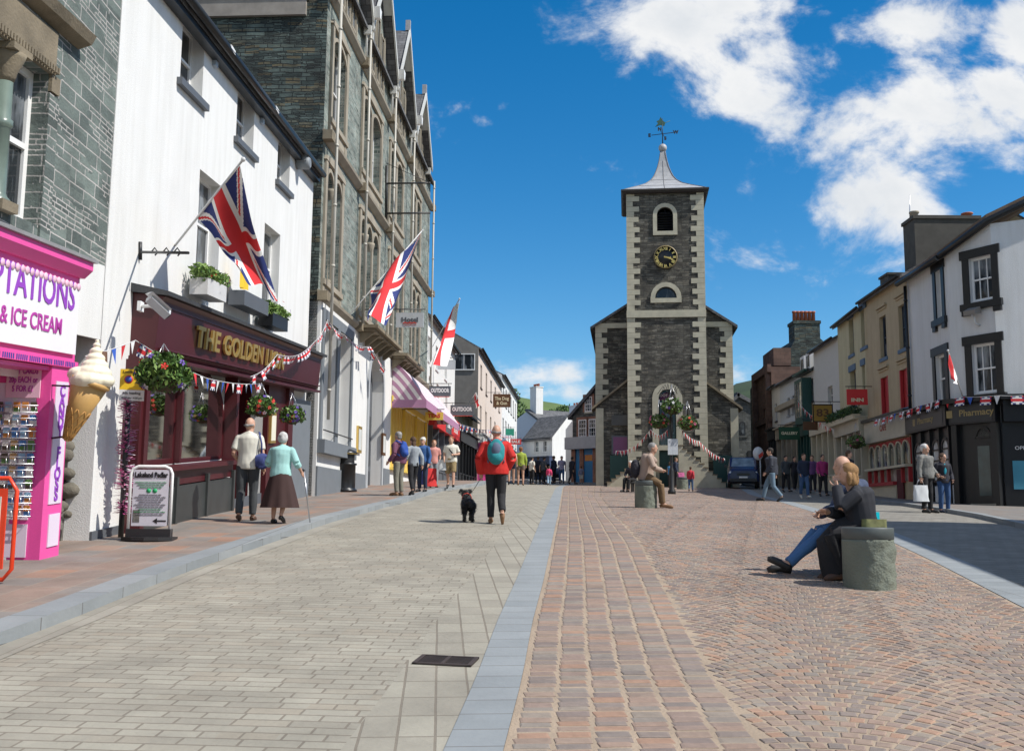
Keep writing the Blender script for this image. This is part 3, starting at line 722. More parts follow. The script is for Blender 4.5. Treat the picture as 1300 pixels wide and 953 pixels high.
mb.lathe(fr, [(.155, .0), (.155, .12), (.12, .16), (.105, .2), (.10, hh*.5), (.125, hh*.5+.02), (.125, hh*.5+.09), (.10, hh*.5+.11), (.095, hh-.42)], 20)
mb.build('column', plain('polished_green_stone', (.16,.21,.18), .3, .25, 4), LST)
mb = MB(); mb.lathe(fr, [(.095, hh-.42), (.12, hh-.36), (.13, hh-.30), (.20, hh-.14), (.22, hh-.08)], 16); mb.bx(lambda a, b, c: fr(a, b, c), -.22, .22, -.2, .2, hh-.08, hh); mb.bx(fr, -.18, .18, -.18, .18, -.02, .10)
split_loose(mb.build('capital', M_brown, LST), 'capital')
mb = MB(); mb.bx(ls, uw[0]-.3, uw[1]+.06, .004, .06, uw[3]+.0, uw[3]+.55); mb.bx(ls, uw[1]+.0, uw[1]+.22, .004, .05, uw[3]-.22, uw[3]-.002)
for i in range(26): mb.bx(ls, uw[0]+.05+i*.07, uw[0]+.09+i*.07, .05, .10, uw[3]+.02, uw[3]+.10)
mb.build('lintel', M_brown, LST)
mb = MB(); mb.prism(lambda a, b, c: ls(b, a, c), [(.004, uw[3]+.62), (.18, uw[3]+.68), (.24, uw[3]+.80), (.004, uw[3]+.90)], uw[0]-.5, uw[1]+.75); mb.build('hood_mould', M_brown, LST)
mb = MB(); mb.bx(ls, uw[1]+.002, uw[1]+.26, .004, .03, sb+.02, uw[3]-.24); mb.build('jamb_quoins', M_slateblock, LST)
gable_roof(ls, LST, M_roof, 0, ls.L, 11.5, 8, 3, wallmat=M_slateblock)
# pink shop front
PN = .38
pf = Fac((ls(0, PN, 0).x, ls(0, PN, 0).y), (ls(ls.L, PN, 0).x, ls(ls.L, PN, 0).y), z0=ls.z0, k=.077)
pr = pf.px(97,400)[0]; p0 = pf.px(58,600)[0]; p1 = pf.px(81,600)[0]
fb_, ft_ = pf.px(91,455)[1], pf.px(100,338)[1]
print('pink', pr, p0, p1, fb_, ft_)
cor = pf.px(104,345)[0]
mb = MB(); mb.bx(pf, 0, cor, -.36, -.02, fb_-.04, ft_-.14); mb.prism(lambda a, b, c: pf(b, a, c), [(-.37, ft_-.14), (.02, ft_-.14), (.12, ft_-.04), (.12, ft_+.06), (-.37, ft_+.06)], 0, cor+.05)
mb.bx(pf, 0, cor, -.33, .03, fb_-.12, fb_-.04)
PKF = mb.build('fascia', M_pink, LST)
mb = MB(); mb.prism(lambda a, b, c: pf(b, a, c), [(-.37, ft_+.063), (.16, ft_+.063), (.17, ft_+.10), (-.37, ft_+.24)], 0, cor+.1); mb.build('lead_cap', M_lead, LST)
mb = MB(); mb.bx(pf, 0, pr, -.018, .02, fb_+.05, ft_-.24); sgn = mb.build('sign_board', mt('white_sign', (.8,.78,.8), .4, .03), LST)
mid = (fb_+ft_)/2
lettering(pf, 'TEMPTATIONS', pr-.12, .022, mid+.16, .50, M_purple, sgn, bold=.006, width=2.75, align='RIGHT')
lettering(pf, '& CANDY & ICE CREAM', pr-.42, .022, mid-.24, .27, mt('magenta_letters', (.45,.05,.35), .5), sgn, bold=.003, width=2.6, align='RIGHT')
mb = MB()     # drip icing scallops and pink speckled band
for i in range(60):
    a = pr-.04-i*.11; mb.lathe(lambda x, y, z, a=a: pf(a+x, .022+z, ft_-.27+y), [(.0, .012), (.045, .010), (.05, 0)], 8)
mb.build('scalloped_trim', mt('pale_pink', (.8,.5,.62), .5), sgn)
mb = MB()
for i in range(int(6/.26)):
    a = pr+.0-i*.30; cols = [(a-.26, a)]
    for j in range(6):
        mb.bx(pf, a-.28+j*.045, a-.28+j*.045+.022, .031, .034, fb_-.11, fb_-.05)
mb.build('bunting_strip', mt('flag_blue', (.03,.05,.30), .6), PKF)
mb = MB(); mb.bx(pf, p0, p1, -.36, .0, -.5, fb_-.12); pil = mb.build('pilaster', M_pink, LST)
mb = MB(); mb.bx(pf, p0+.10, p1-.05, .001, .012, .62, fb_-.3); mb.bx(pf, p0+.14, p1-.06, .001, .014, .12, .5); pan = mb.build('panel', mt('lilac_panel', (.72,.62,.74), .5, .04), pil)
ch = 'CANDY FLOSS'; H0, H1 = .72, fb_-.42
for i, c in enumerate(ch):
    if c == ' ': continue
    lettering(pf, c, (p0+p1)/2+.03, .013, H1-(H1-H0)*i/(len(ch)-1), .20, M_purple, pan, bold=.006)
# recess side wall facing the camera with the card racks
pc = Fac((pf(p0, -2.2, 0).x-.0, pf(p0, 0, 0).y-.02), (pf(p0, 0, 0).x, pf(p0, 0, 0).y-.02), z0=pf(p0, 0, 0).z)
mb = MB(); mb.bx(pc, 0, pc.L, -.05, -.003, -.5, fb_-.12); mb.build('side_wall', M_pink, LST)
mb = MB(); mb.bx(pc, pc.L-1.4, pc.L-.16, .0, .01, .45, 2.05); mb.bx(pc, pc.L-1.4, pc.L-.16, .0, .012, .02, .40); mb.build('backing_panel', mt('lilac_panel', (.72,.62,.74)), LST)
# shade soffit of the recess
mb = MB(); mb.bx(pf, 0, p0, -2.2, -.03, fb_-.18, fb_-.13); mb.build('soffit', M_pink, LST)
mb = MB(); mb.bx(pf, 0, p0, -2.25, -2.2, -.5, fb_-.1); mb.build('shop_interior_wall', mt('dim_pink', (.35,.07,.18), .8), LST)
# sign + racks are things of their own
hx0, hx1 = pc.px(10,480)[0], pc.px(53,480)[0]; yt, yb_ = pc.px(30,462)[1], pc.px(30,505)[1]
print('pc', hx0, hx1, yt, yb_, pc.L)
mb = MB(); mb.bx(pc, hx0, hx1, .012, .03, yb_, yt)
o = mb.build('price_sign', mt('pale_pink', (.8,.5,.62))); tag(o, 'pale pink price sign for post cards above the card rack', 'sign')
for i, tx in enumerate(('POST CARDS', '20p EACH or', '5 FOR £1')):
    lettering(pc, tx, (hx0+hx1)/2, .031, yt-.09-i*.105, .10, mt('magenta_letters'), o, bold=.002, width=(hx1-hx0)*(.85 if i < 2 else .6))
rk = empty('postcard_rack', pc((hx0+hx1)/2, .06, .5), 'wire rack of postcards in rows on the pink shop side wall', 'card rack')
rt, rb = pc.px(30,508)[1], pc.px(30,655)[1]
mb = MB(); rows = 9
for i in range(rows):
    h = rb+(rt-rb)*i/rows
    mb.tube([pc(hx0-.45, .10, h), pc(hx1+.03, .10, h)], .006, 5); mb.tube([pc(hx0-.45, .10, h+.08), pc(hx1+.03, .10, h+.08)], .005, 5)
    for j in range(-4, 6):
        x = hx0-.1+j*(hx1-hx0+.1)/5; mb.tube([pc(x, .02, h-.01), pc(x, .10, h-.01), pc(x, .10, h+.08)], .005, 4)
mb.build('wire_frame', mt('chrome_wire', (.6,.6,.62), .3, metal=.9), rk)
cardc = [mt('card_blue', (.08,.22,.5)), mt('card_green', (.12,.25,.08)), mt('card_tan', (.5,.32,.15)), mt('card_sky', (.3,.5,.68)), mt('card_white', (.75,.75,.72)), mt('card_dark', (.1,.08,.06)), mt('card_orange', (.62,.25,.06))]
mb = MB()
for i in range(rows):
    h = rb+(rt-rb)*i/rows
    for j in range(-4, 5):
        x = hx0-.1+j*(hx1-hx0+.1)/5+.02; w = (hx1-hx0)/5-.004
        for (za, zb) in ((0, .06), (.06, .125)):
            ci = random.randrange(7); mb.bx(pc, x, x+w, .045+za*.2, .052+za*.2, h+za, h+zb, ci)
mb.build('postcards', cardc, rk)
TREES = []
# ================================================================ green slate hotel
ho = Fac((-5.50, 28.3), (-4.18, 49.7), z0=1.96, k=0.0)
HOT = empty('hotel_building', ho(ho.L/2, 0, 0), 'tall green slate hotel with white painted ground floor and a row of white bargeboarded gables', 'hotel')
s0h = (ho.px(388,364)[1]+ho.px(538,487)[1])/2; s1h = (ho.px(403.6,160.5)[1]+ho.px(537,362)[1])/2; s2h = (ho.px(421,0)[1]+ho.px(540,250)[1])/2
print('hotel strings', ho.px(388,364), ho.px(538,487), s1h, ho.px(403.6,160.5), ho.px(537,362), s2h, ho.px(421,0), ho.px(540,250), 'L', ho.L)
divs = [0]+[ho.px(x, 250)[0] for x in (454, 490, 516)]+[ho.L]
print('divs', divs)
EV = s2h+1.55      # eaves
bays = list(zip(divs, divs[1:]))
def row(px0, px1, yt, yb): 
    a, h1 = ho.px(px0, yt); b, _ = ho.px(px1, yt); _, h0 = ho.px(px0, yb); return a, b, h0, h1
# openings: second floor (row2), first floor (row1), attic (row3)
r2h = (s1h+.75, s2h-.95); r1h = (s0h+.55, s1h-.85); r3h = (s2h+.35, s2h+2.5)
print('px check row2', ho.px(418,45), ho.px(435,190), 'row1', ho.px(411,225), ho.px(425,365))
holes = []; wins = []
spec2 = [[(417.8, 435)], [(459, 469), (471, 482)], [(495, 502), (504, 511)], [(524, 528), (530, 534)]]
spec1 = [[(411, 419), (421, 430)], [(456, 462.5), (464, 470.5), (472, 479)], [(494, 499), (500.5, 505), (506.5, 511)], [(523.5, 527.5), (529, 533)]]
for sp_ in spec2:
    for (x0, x1) in sp_:
        a, b = ho.px(x0, 200)[0], ho.px(x1, 200)[0]; q = (a, b, r2h[0], r2h[1]); holes.append(q+((b-a)*.25 if len(sp_) > 1 else 0,)); wins.append((q, (b-a)*.25 if len(sp_) > 1 else 0))
for sp_ in spec1:
    for (x0, x1) in sp_:
        a, b = ho.px(x0, 320)[0], ho.px(x1, 320)[0]; q = (a, b, r1h[0], r1h[1]); holes.append(q+((b-a)*.5,)); wins.append((q, (b-a)*.5))
attic = []
for bi, (a, b) in enumerate(bays):
    m = (a+b)/2; w = min(.55, (b-a)*.13)
    for k in (-1, 0, 1):
        q = (m+k*w*1.45-w/2, m+k*w*1.45+w/2, r3h[0], r3h[1]+(.35 if k == 0 else 0)); attic.append(q)
gbays = bays[:3]+[(bays[3][0]+.2, bays[3][0]+4.8)]
def hot_top(a): return GT(a)
# gable tops: sawtooth wall above the eaves
def GT(a):
    for (p, q) in gbays:
        if p <= a <= q:
            m = (p+q)/2; return EV+max(0, (1-abs(a-m)/((q-p)/2)))*(2.2 if p > 14 else (q-p)*.5*1.0+.6)
    return EV
wall(ho, 'stone_wall', M_hotel, HOT, 0, ho.L, s0h-.02, EV, holes, rev=.32)
mb = MB()
for (p, q) in gbays:
    m = (p+q)/2; mb.add([ho(p+.25, 0, EV), ho(q-.25, 0, EV), ho(m, 0, GT(m))], [(0, 1, 2)])
mb.build('gable_wall', M_hotel, HOT)
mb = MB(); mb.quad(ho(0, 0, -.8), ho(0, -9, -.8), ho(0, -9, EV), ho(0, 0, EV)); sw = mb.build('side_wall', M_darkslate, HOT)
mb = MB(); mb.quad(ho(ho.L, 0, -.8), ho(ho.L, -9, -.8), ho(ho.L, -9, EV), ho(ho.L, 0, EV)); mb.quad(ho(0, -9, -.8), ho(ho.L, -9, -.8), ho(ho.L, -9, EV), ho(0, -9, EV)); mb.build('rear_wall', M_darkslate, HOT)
# chimney breast and pale band on the side wall
bh = atdepth(300, 17, 28.2).z-ho.z0
mb = MB(); mb.bx(ho, -.12, -.004, -8, -.62, bh, bh+.55); mb.bx(ho, -.16, -.004, -8, -.5, bh+.55, bh+2.2); mb.build('band_course', mt('dull_render', (.30,.27,.24), .85, .3), HOT)
for (q, r) in wins:
    window(ho, q, M_whitepaint, M_glass2, HOT, rise=r, dep=.24, cols=1, rows=2, fw=.06)
for q in attic: window(ho, q, M_sand, M_glass2, HOT, dep=-.07, cols=1, rows=2, fw=.07)
sm = MB(); cm = MB()
for grp, hh, rise in ((spec2, r2h, .25), (spec1, r1h, .5)):
    for sp_ in grp:
        a = ho.px(sp_[0][0], 260)[0]; b = ho.px(sp_[-1][1], 260)[0]
        a, b = min(w[0][0] for w in wins if a-.3 < w[0][0] and w[0][1] < b+.3 and abs(w[0][2]-hh[0]) < .01), max(w[0][1] for w in wins if a-.3 < w[0][0] and w[0][1] < b+.3 and abs(w[0][2]-hh[0]) < .01)
        # buff frame: jambs, sill, head
        sm.bx(ho, a-.26, a-.005, .003, .07, hh[0]-.5, hh[1]+.2); sm.bx(ho, b+.005, b+.26, .003, .07, hh[0]-.5, hh[1]+.2)
        sm.bx(ho, a-.255, b+.255, .003, .12, hh[0]-.16, hh[0]-.004); sm.bx(ho, a-.005, b+.005, .003, .05, hh[0]-.5, hh[0]-.17)
        sm.prism(ho, [(a-.33, hh[1]+.2), (b+.33, hh[1]+.2), (b+.25, hh[1]+.34), ((a+b)/2, hh[1]+.5), (a-.25, hh[1]+.34)], .003, .09)
        ws = sorted([w[0] for w in wins if a-.01 <= w[0][0] and w[0][1] <= b+.01 and abs(w[0][2]-hh[0]) < .01])
        for w1, w2 in zip(ws, ws[1:]):
            m = (w1[1]+w2[0])/2; g = max(.05, (w2[0]-w1[1])/2-.005); spring = hh[1]-(w1[1]-w1[0])*rise
            if rise == .5:
                fr = lambda x, y, z, m=m: ho(m+x, -.05+y, z)
                cm.lathe(fr, [(.14, hh[0]), (.14, hh[0]+.15), (.10, hh[0]+.2), (.09, spring-.35), (.11, spring-.32), (.17, spring-.08), (.17, spring)], 12)
            else: sm.bx(ho, m-g, m+g, .003, .05, hh[0], spring+.0)
        for w1 in ws:      # voussoirs: filled head above each arch
            surround(ho, w1, (w1[1]-w1[0])*rise, .11, .003, .055, M_sand, HOT, name='window_surround')
split_loose(sm.build('stone_dressing', M_sand, HOT), 'dressed_stone'); split_loose(cm.build('colonnette', M_sand, HOT), 'colonnette')
for (a, b) in bays:
    m = (a+b)/2; w = min(.55, (b-a)*.13)*2.3
    mb = MB()
    for (p, q, c, d) in ((m-w-.12, m-w+.02, r3h[0]-.2, r3h[1]+.2), (m+w-.02, m+w+.12, r3h[0]-.2, r3h[1]+.2), (m-w-.12, m+w+.12, r3h[0]-.22, r3h[0]-.03)): mb.bx(ho, p, q, .003, .06, c, d)
    mb.build('attic_surround', M_sand, HOT)
for h, dd in ((s0h, .20), (s1h, .20), (s2h, .18)):
    mb = MB(); mb.prism(lambda a, b, c: ho(b, a, c), [(.004, h-.16), (.05, h-.15), (dd, h-.02), (dd+.02, h+.06), (.004, h+.17)], -.12, ho.L+.08); mb.build('string_course', M_sand, HOT)
    mb = MB()
    for x in divs:
        mb.bx(ho, x-.16, x+.16, .02, dd+.10, h-.17, h+.10)
    split_loose(mb.build('corbel', M_brown, HOT), 'corbel')
for x in [.42]+divs[1:4]+[ho.L-.5]: pipe(ho, HOT, mt('cream_pipe', (.45,.43,.38), .5, .1), x, s0h+.1 if x > 1 else 2.2, EV+(.3 if x < 18 else -.35), n=.30 if x < 18 else .26)
# roofs: one cross gable per bay, with boarded verge
for bi, (p, q) in enumerate(gbays):
    m = (p+q)/2; top = GT(m)+.15; ov = .36; e = EV-.35
    mb = MB()
    for (x0, x1) in ((p-.05, m), (q+.05, m)):
        v = [ho(x0, ov, e), ho(x1, ov, top), ho(x1, -5, top), ho(x0, -5, e)]
        vv = v+[u+Vector((0, 0, .12)) for u in v]; mb.add(vv, [(0,1,2,3),(4,5,6,7),(0,1,5,4),(0,3,7,4)])
    rf = mb.build('gable_roof', M_roof, HOT)
    mb = MB()
    for sgn in (-1, 1):
        x0 = m+sgn*((q-p)/2+.1)
        pts = [(x0, e-.10), (x0, e+.22), (m, top+.2), (m, top-.14)]
        mb.prism(ho, pts, ov, ov+.06)
        mb.prism(ho, [(x0, e-.02), (x0, e+.03), (m, top+.02), (m, top-.03)], .05, ov)      # boarded underside
        mb.bx(ho, m+sgn*(q-p)*.46-.06, m+sgn*(q-p)*.46+.06, .1, ov-.01, e-.30, e-.0)
    mb.build('bargeboard', mt('white_barge', (.58,.58,.55), .5, .1), rf)
    mb = MB(); mb.bx(ho, m-.07, m+.07, ov-.15, ov+.05, top+.1, top+.55); mb.build('finial', M_lead, rf)
gable_roof(ho, HOT, M_roof, 0, ho.L, EV-.3, 9, 3.6, over=.25)
for x in divs[1:4]:
    mb = MB(); mb.prism(lambda a, b, c: ho(a, b, c), [(x-.2, EV+.35), (x+.2, EV+.35), (x+.09, EV-.0), (x-.09, EV-.0)], .3, .62)
    mb.tube([ho(x, .35, EV), ho(x, .35, EV-.3), ho(x, .16, EV-.6), ho(x, .16, s2h+.2)], .05, 8); mb.build('rain_hopper', M_whitepaint, HOT)
# --- ground floor, white painted
g0 = -.8
dwin = [ho.px(401,500)[0], ho.px(441,500)[0]]; wy = (ho.px(401,560)[1]+.05, ho.px(403,398)[1]-.1)
dr = [ho.px(463,550)[0], ho.px(481,550)[0]]; drt = ho.px(472,446)[1]
sh0, sh1 = ho.px(492,540)[0], ho.px(552,560)[0]
print('dwin', dwin, wy, 'door', dr, drt, 'shop', sh0, sh1, 'base', ho.ground(0), ho.ground(ho.L))
mm = (dwin[0]+dwin[1])/2
dq = [(dwin[0]+.25, mm-.18, wy[0], wy[1]), (mm+.18, dwin[1]-.2, wy[0], wy[1])]
shq = (sh0+.1, min(sh1, ho.L)-.3, 1.35, s0h-1.75)
n = .10
wall(ho, 'ground_floor_wall', M_white, HOT, 0, ho.L, g0, s0h-.17, [q+(0,) for q in dq]+[(dr[0], dr[1], g0+.01, drt, (dr[1]-dr[0])/2), shq], n=n, rev=.45)
mb = MB(); mb.quad(ho(0, n, g0), ho(0, -.5, g0), ho(0, -.5, s0h-.17), ho(0, n, s0h-.17)); mb.quad(ho(ho.L, n, g0), ho(ho.L, -.5, g0), ho(ho.L, -.5, s0h-.17), ho(ho.L, n, s0h-.17)); mb.quad(ho(0,n,s0h-.17), ho(ho.L,n,s0h-.17), ho(ho.L,0,s0h-.17), ho(0,0,s0h-.17)); mb.build('wall_return', M_white, HOT)
for q in dq: window(ho, q, M_whitepaint, M_glass, HOT, dep=.34, cols=1, rows=2, fw=.08, n=n)
mb = MB()
for (a, b, c, d) in ((dwin[0], dwin[0]+.24, wy[0], wy[1]+.3), (dwin[1]-.19, dwin[1]+.05, wy[0], wy[1]+.3), (mm-.17, mm+.17, wy[0], wy[1]+.01), (dwin[0]+.241, dwin[1]-.191, wy[1]+.011, wy[1]+.3)): mb.bx(ho, a, b, n+.003, n+.06, c, d)
mb.bx(ho, dwin[0]-.1, dwin[1]+.15, n+.003, n+.22, wy[0]-.38, wy[0]-.003)
mb.build('window_surround', M_mgrey, HOT)
mb = MB(); mb.tube([ho(dwin[0]+.2, n+.1, wy[0]+.28), ho(dwin[1], n+.1, wy[0]+.28)], .02, 6); mb.build('window_rail', M_iron, HOT)
mb = MB(); mb.bx(ho, 0, dr[0]-.4, n+.003, n+.05, g0, .88); mb.bx(ho, dr[1]+.4, sh0-.1, n+.003, n+.05, g0, 1.25); split_loose(mb.build('plinth', M_mgrey, HOT), 'plinth')
mb = MB(); mb.bx(ho, dr[0]-.1, dr[1]+.1, -.33, -.28, g0, drt+.1); d_ = mb.build('door', M_dgrey, HOT)
mb = MB()
for i in range(2):
    for j in range(3):
        a = dr[0]+.15+i*(dr[1]-dr[0])*.48; mb.bx(ho, a, a+(dr[1]-dr[0])*.36, -.28, -.255, .3+j*1.0, 1.1+j*1.0)
mb.build('door_panel', mt('charcoal', (.05,.055,.06)), d_)
surround(ho, (dr[0], dr[1], g0, drt), (dr[1]-dr[0])/2, .25, n+.003, n+.05, mt('pale_grey_paint', (.42,.44,.46)), HOT)
# yellow shop under the awning
mb = MB(); q = shq
M_yel = plain('yellow_paint', (.80,.58,.10), .5, .12)
mb.bx(ho, q[0], q[1], -.10, -.07, q[2], q[3])
mb.build('window_display', M_yel, HOT)
mb = MB(); x = q[0]
while x < q[1]: mb.bx(ho, x, x+.10, -.07, -.0+.02*math.sin(x*5), q[2], q[3]); x += .42
split_loose(mb.build('drape', mt('yellow_drape', (.80,.60,.18), .7), HOT), 'drape')
mb = MB()
for x in (q[0]+.0, (q[0]*2+q[1])/3, (q[0]+2*q[1])/3, q[1]-.08): mb.bx(ho, x, x+.08, n-.10, n+.02, q[2], q[3])
mb.bx(ho, q[0], q[1], n+.021, n+.08, q[3]-.02, q[3]+.2); mb.bx(ho, q[0]-.05, q[1]+.05, n+.004, n+.15, q[2]-.1, q[2]-.0)
mb.build('shop_frame', M_yel, HOT)
# awning: quarter-fan dutch canopy with striped cloth
def awning():
    a0, a1 = sh0+.15, ho.L+1.2; hT = ho.px(492,455)[1]; hB = ho.px(553,520,1.3)[1]
    aw = empty('awning', ho((a0+a1)/2, 0, hB), 'mauve and white striped awning over the yellow shop window', 'awning')
    print('awn', a0, a1, hT, hB)
    mb = MB(); N = 14; rr = 1.35
    hB = max(hB, 1.9); H = hT-hB
    def prof(t): return (n+.02+rr*math.sin(t*PI/2)**1.0*1.0, hB+H*math.cos(t*PI/2))
    pts = [(n+.02+rr*(i/N), hT-H*(i/N)**1.25) for i in range(N+1)]
    x = a0; k = 0
    while x < a1-.01:
        x2 = min(a1, x+.16)
        for (p, u), (p2, u2) in zip(pts, pts[1:]): mb.quad(ho(x, p, u), ho(x2, p, u), ho(x2, p2, u2), ho(x, p2, u2), 1 if k % 3 == 0 else 0)
        x = x2; k += 1
    # end cheek with concentric fan bands
    for e in (a0, a1):
        for i in range(N):
            (p, u), (p2, u2) = pts[i], pts[i+1]
            for j in range(8):
                t0, t1 = j/8, (j+1)/8
                A_ = lambda pp, uu, t: ho(e, n+.02+(pp-n-.02)*t, hB+(uu-hB)*t)
                mb.quad(A_(p, u, t0), A_(p2, u2, t0), A_(p2, u2, t1), A_(p, u, t1), j % 2)
    mb.build('canopy', [mt('canvas_white', (.74,.70,.70), .8), mt('canvas_mauve', (.42,.22,.34), .8)], aw, recalc=False)
    mb = MB(); mb.bx(ho, a0, a1, n+rr+.0, n+rr+.03, hB-.32, hB-.003); mb.bx(ho, a0-.01, a0+.01, n, n+rr, hB-.32, hB-.003); mb.build('valance', mt('canvas_mauve2', (.40,.20,.33), .8), aw)
awning()
# two stone balconies on brackets above the door and shop
for (x0, x1) in ((450, 485), (493, 517)):
    a, b = ho.px(x0, 415)[0], ho.px(x1, 430)[0]
    mb = MB(); mb.bx(ho, a, b, .21, .78, s0h-.05, s0h+.06); mb.bx(ho, a+.08, b-.08, .21, .66, s0h-.14, s0h-.06)
    k = a+.2
    while k < b-.1: mb.prism(lambda p, q_, c: ho(q_, p, c), [(.15, s0h-.5), (.26, s0h-.46), (.66, s0h-.15), (.15, s0h-.15)], k, k+.15); k += .8
    mb.build('balcony', M_brown, HOT)
# ================================================================ the row beyond the hotel
def simple_building(name, f, hgt, mat, label, cat, D=8, rise=2.2, roof=M_roof, wins=(), holes_extra=(), wallmat=None, gutterm=M_black, h0=-.8, frame=M_whitepaint, glass=M_glass2, sills=None, dep=.15, cols=2, rows=2, surr=None, end=-.02, over=.25, sill=.08):
    t = empty(name, f(f.L/2, 0, 0), label, cat)
    hl = [tuple(q[:4])+((q[4],) if len(q) > 4 else (0,)) for q in wins]
    wall(f, 'wall', mat, t, 0, f.L, h0, hgt, hl+list(holes_extra), rev=.2)
    shell(f, t, wallmat or mat, 0, f.L, h0, hgt, D)
    gable_roof(f, t, roof, 0, f.L, hgt, D, rise, wallmat=wallmat or mat, end=end, over=over)
    if gutterm: gutter(f, t, gutterm, 0, f.L, hgt-.02, n=over+.06, r=.06)
    for q in wins:
        w_ = window(f, q, frame, glass, t, rise=q[4] if len(q) > 4 else 0, dep=dep, cols=cols, rows=rows, fw=.06, sill=sill, sillm=sills or frame)
        if surr: surround(f, q[:4], 0, .13, .003, .05, surr, t, bottom=False)
    return t
def shopfront(f, t, s0, s1, top, mat, sign=None, fh=.6, posts=4, glass=M_glass, base=.6, proj=.15, basem=None, fasm=None, h0=-.5, door=None, name='shopfront'):
    mb = MB(); mb.bx(f, s0, s1, .003, proj+.08, top-fh, top); mb.bx(f, s0-.04, s1+.04, .003, proj+.22, top+.002, top+.09)
    fs = mb.build('fascia', fasm or mat, t)
    mb = MB()
    for i in range(posts+1):
        x = s0+(s1-s0-.14)*i/posts; mb.bx(f, x, x+.14, .003, proj, h0, top-fh-.003)
    mb.bx(f, s0+.14, s1-.14, .003, proj-.02, base-.08, base)
    mb.build(name, mat, t)
    mb = MB(); mb.bx(f, s0+.1, s1-.1, .003, proj-.06, h0, base-.083); mb.build('stallriser', basem or mat, t)
    mb = MB(); mb.bx(f, s0+.1, s1-.1, .003, .03, base, top-fh-.005); mb.build('shop_window', glass, t)
    return fs
def prow(f, xs, yt, yb, ref=None):
    """row of windows from pixel columns; heights averaged"""
    ref = ref or xs[0][0]; h1 = f.px(ref, yt)[1]; h0 = f.px(ref, yb)[1]
    out = []
    for (x0, x1) in xs:
        a, b = f.px(x0, (yt+yb)/2)[0], f.px(x1, (yt+yb)/2)[0]; out.append((min(a, b), max(a, b), h0, h1))
    return out
# white house with outdoor shop
l2 = Fac((-4.18, 49.75), (-3.50, 62.0)); l2t = l2.px(545,402)[1]; print('l2', l2t, l2.L, l2.px(578,445))
l2w = prow(l2, [(543, 546.5), (553, 556.5), (564.5, 567.5)], 440, 470, 555)+prow(l2, [(544,547.5), (554,557), (565,568)], 487, 515, 555)
L2 = simple_building('white_house', l2, l2t, M_white, 'white rendered house right beyond the hotel with a red and grey shop fascia', 'house', wins=[w for w in l2w if 0 < w[0] and w[1] < l2.L], frame=M_whitepaint)
M_redsign = plain('red_sign', (.62,.03,.03), .5, .05)
fs = shopfront(l2, L2, .2, l2.L-.2, l2.px(548,500)[1] if False else 3.6, M_dgrey, fasm=M_redsign, posts=5, fh=.9, proj=.3)
mb = MB(); mb.bx(l2, l2.L*.40, l2.L*.62, .381, .39, 2.75, 3.55); mb.build('logo_panel', M_dgrey, fs)
mb = MB(); mb.prism(l2, [(l2.L*.45, 3.05), (l2.L*.49, 3.3), (l2.L*.51, 3.22), (l2.L*.53, 3.35), (l2.L*.58, 3.05)], .391, .395); mb.build('mountain_logo', M_whitepaint, fs)
lettering(l2, 'OUTDOOR', l2.L*.2, .382, 3.15, .4, M_whitepaint, fs, bold=.01); lettering(l2, 'OUTDOOR', l2.L*.8, .382, 3.15, .4, M_whitepaint, fs, bold=.01)
# low dark shop
l3 = Fac((-3.50, 62.05), (-2.75, 71.9)); l3t = l3.px(580,520)[1]; print('l3', l3t, l3.L)
M_olive = plain('olive_cream_render', (.45,.43,.28), .8, .15)
L3 = simple_building('low_shop', l3, max(4.6, min(l3t, 6.2)), M_olive, 'low olive cream building with a black shopfront between white house and tall pink row', 'shop', wins=[(.8,1.7,3.6,4.5), (4,4.9,3.6,4.5), (7,7.9,3.6,4.5)], D=7, rise=1.8, over=.5)
shopfront(l3, L3, .1, l3.L-.1, 3.2, M_black, posts=6, fh=.7, proj=.35)
# pink-white tall row: grey gable end faces the square
l4 = Fac((-2.40, 72.0), (-.95, 95)); l4t = l4.px(610,446)[1]; print('l4', l4t, l4.L, l4.px(634,478))
M_pinkw = plain('pinkish_render', (.74,.64,.57), .8, .05, streak=.3)
l4t = min(max(l4t, 8.5), 12)
w4 = []
for (hh0, hh1) in ((l4t-2.6, l4t-.9), (l4t-5.8, l4t-3.9)):
    for i in range(5): w4.append((1.6+i*4.4, 2.9+i*4.4, hh0, hh1))
L4 = simple_building('pink_house', l4, l4t, M_pinkw, 'long pinkish white house whose grey rendered gable wall faces the square', 'house', wins=w4, wallmat=mt('grey_roughcast', (.19,.18,.165), .9, .2), D=9, rise=2.6, frame=mt('brown_frame', (.07,.04,.03)))
shopfront(l4, L4, .1, 8, 3.3, mt('magenta_shop', (.55,.06,.25)), posts=5, fh=.6, fasm=M_whitepaint, proj=.3); shopfront(l4, L4, 8.3, l4.L-.2, 3.3, mt('brown_frame'), posts=8, fh=.6, proj=.25)
gf = Fac((l4(0,-9,0).x, l4(0,-9,0).y), (l4(0,0,0).x, l4(0,0,0).y), z0=l4.z0)
q = gf.px(575,449), gf.px(590,470); print('gablewin', q)
window(gf, (max(.3,q[0][0]), max(q[0][0]+1.6, q[1][0]), q[1][1], q[0][1]), M_whitepaint, M_glass2, L4, dep=-.08, cols=2, rows=1, sash=False)
cz = gf(0, 0, 0)
chimney(L4, lambda a, b, c: l4(.6+a, -4.5+b, l4t+1.9+c), .8, 1.2, 1.8, mt('dull_render'), M_pot, 0)
chimney(L4, lambda a, b, c: l4(20+a, -4.5+b, l4t+1.9+c), .8, 1.2, 1.4, M_white, M_pot, 2)
l5 = Fac((-.95, 95.05), (.6, 116)); l5t = l5.px(640,480)[1]; print('l5', l5t, l5.L); l5t = min(max(l5t, 8), 13)
w5 = []
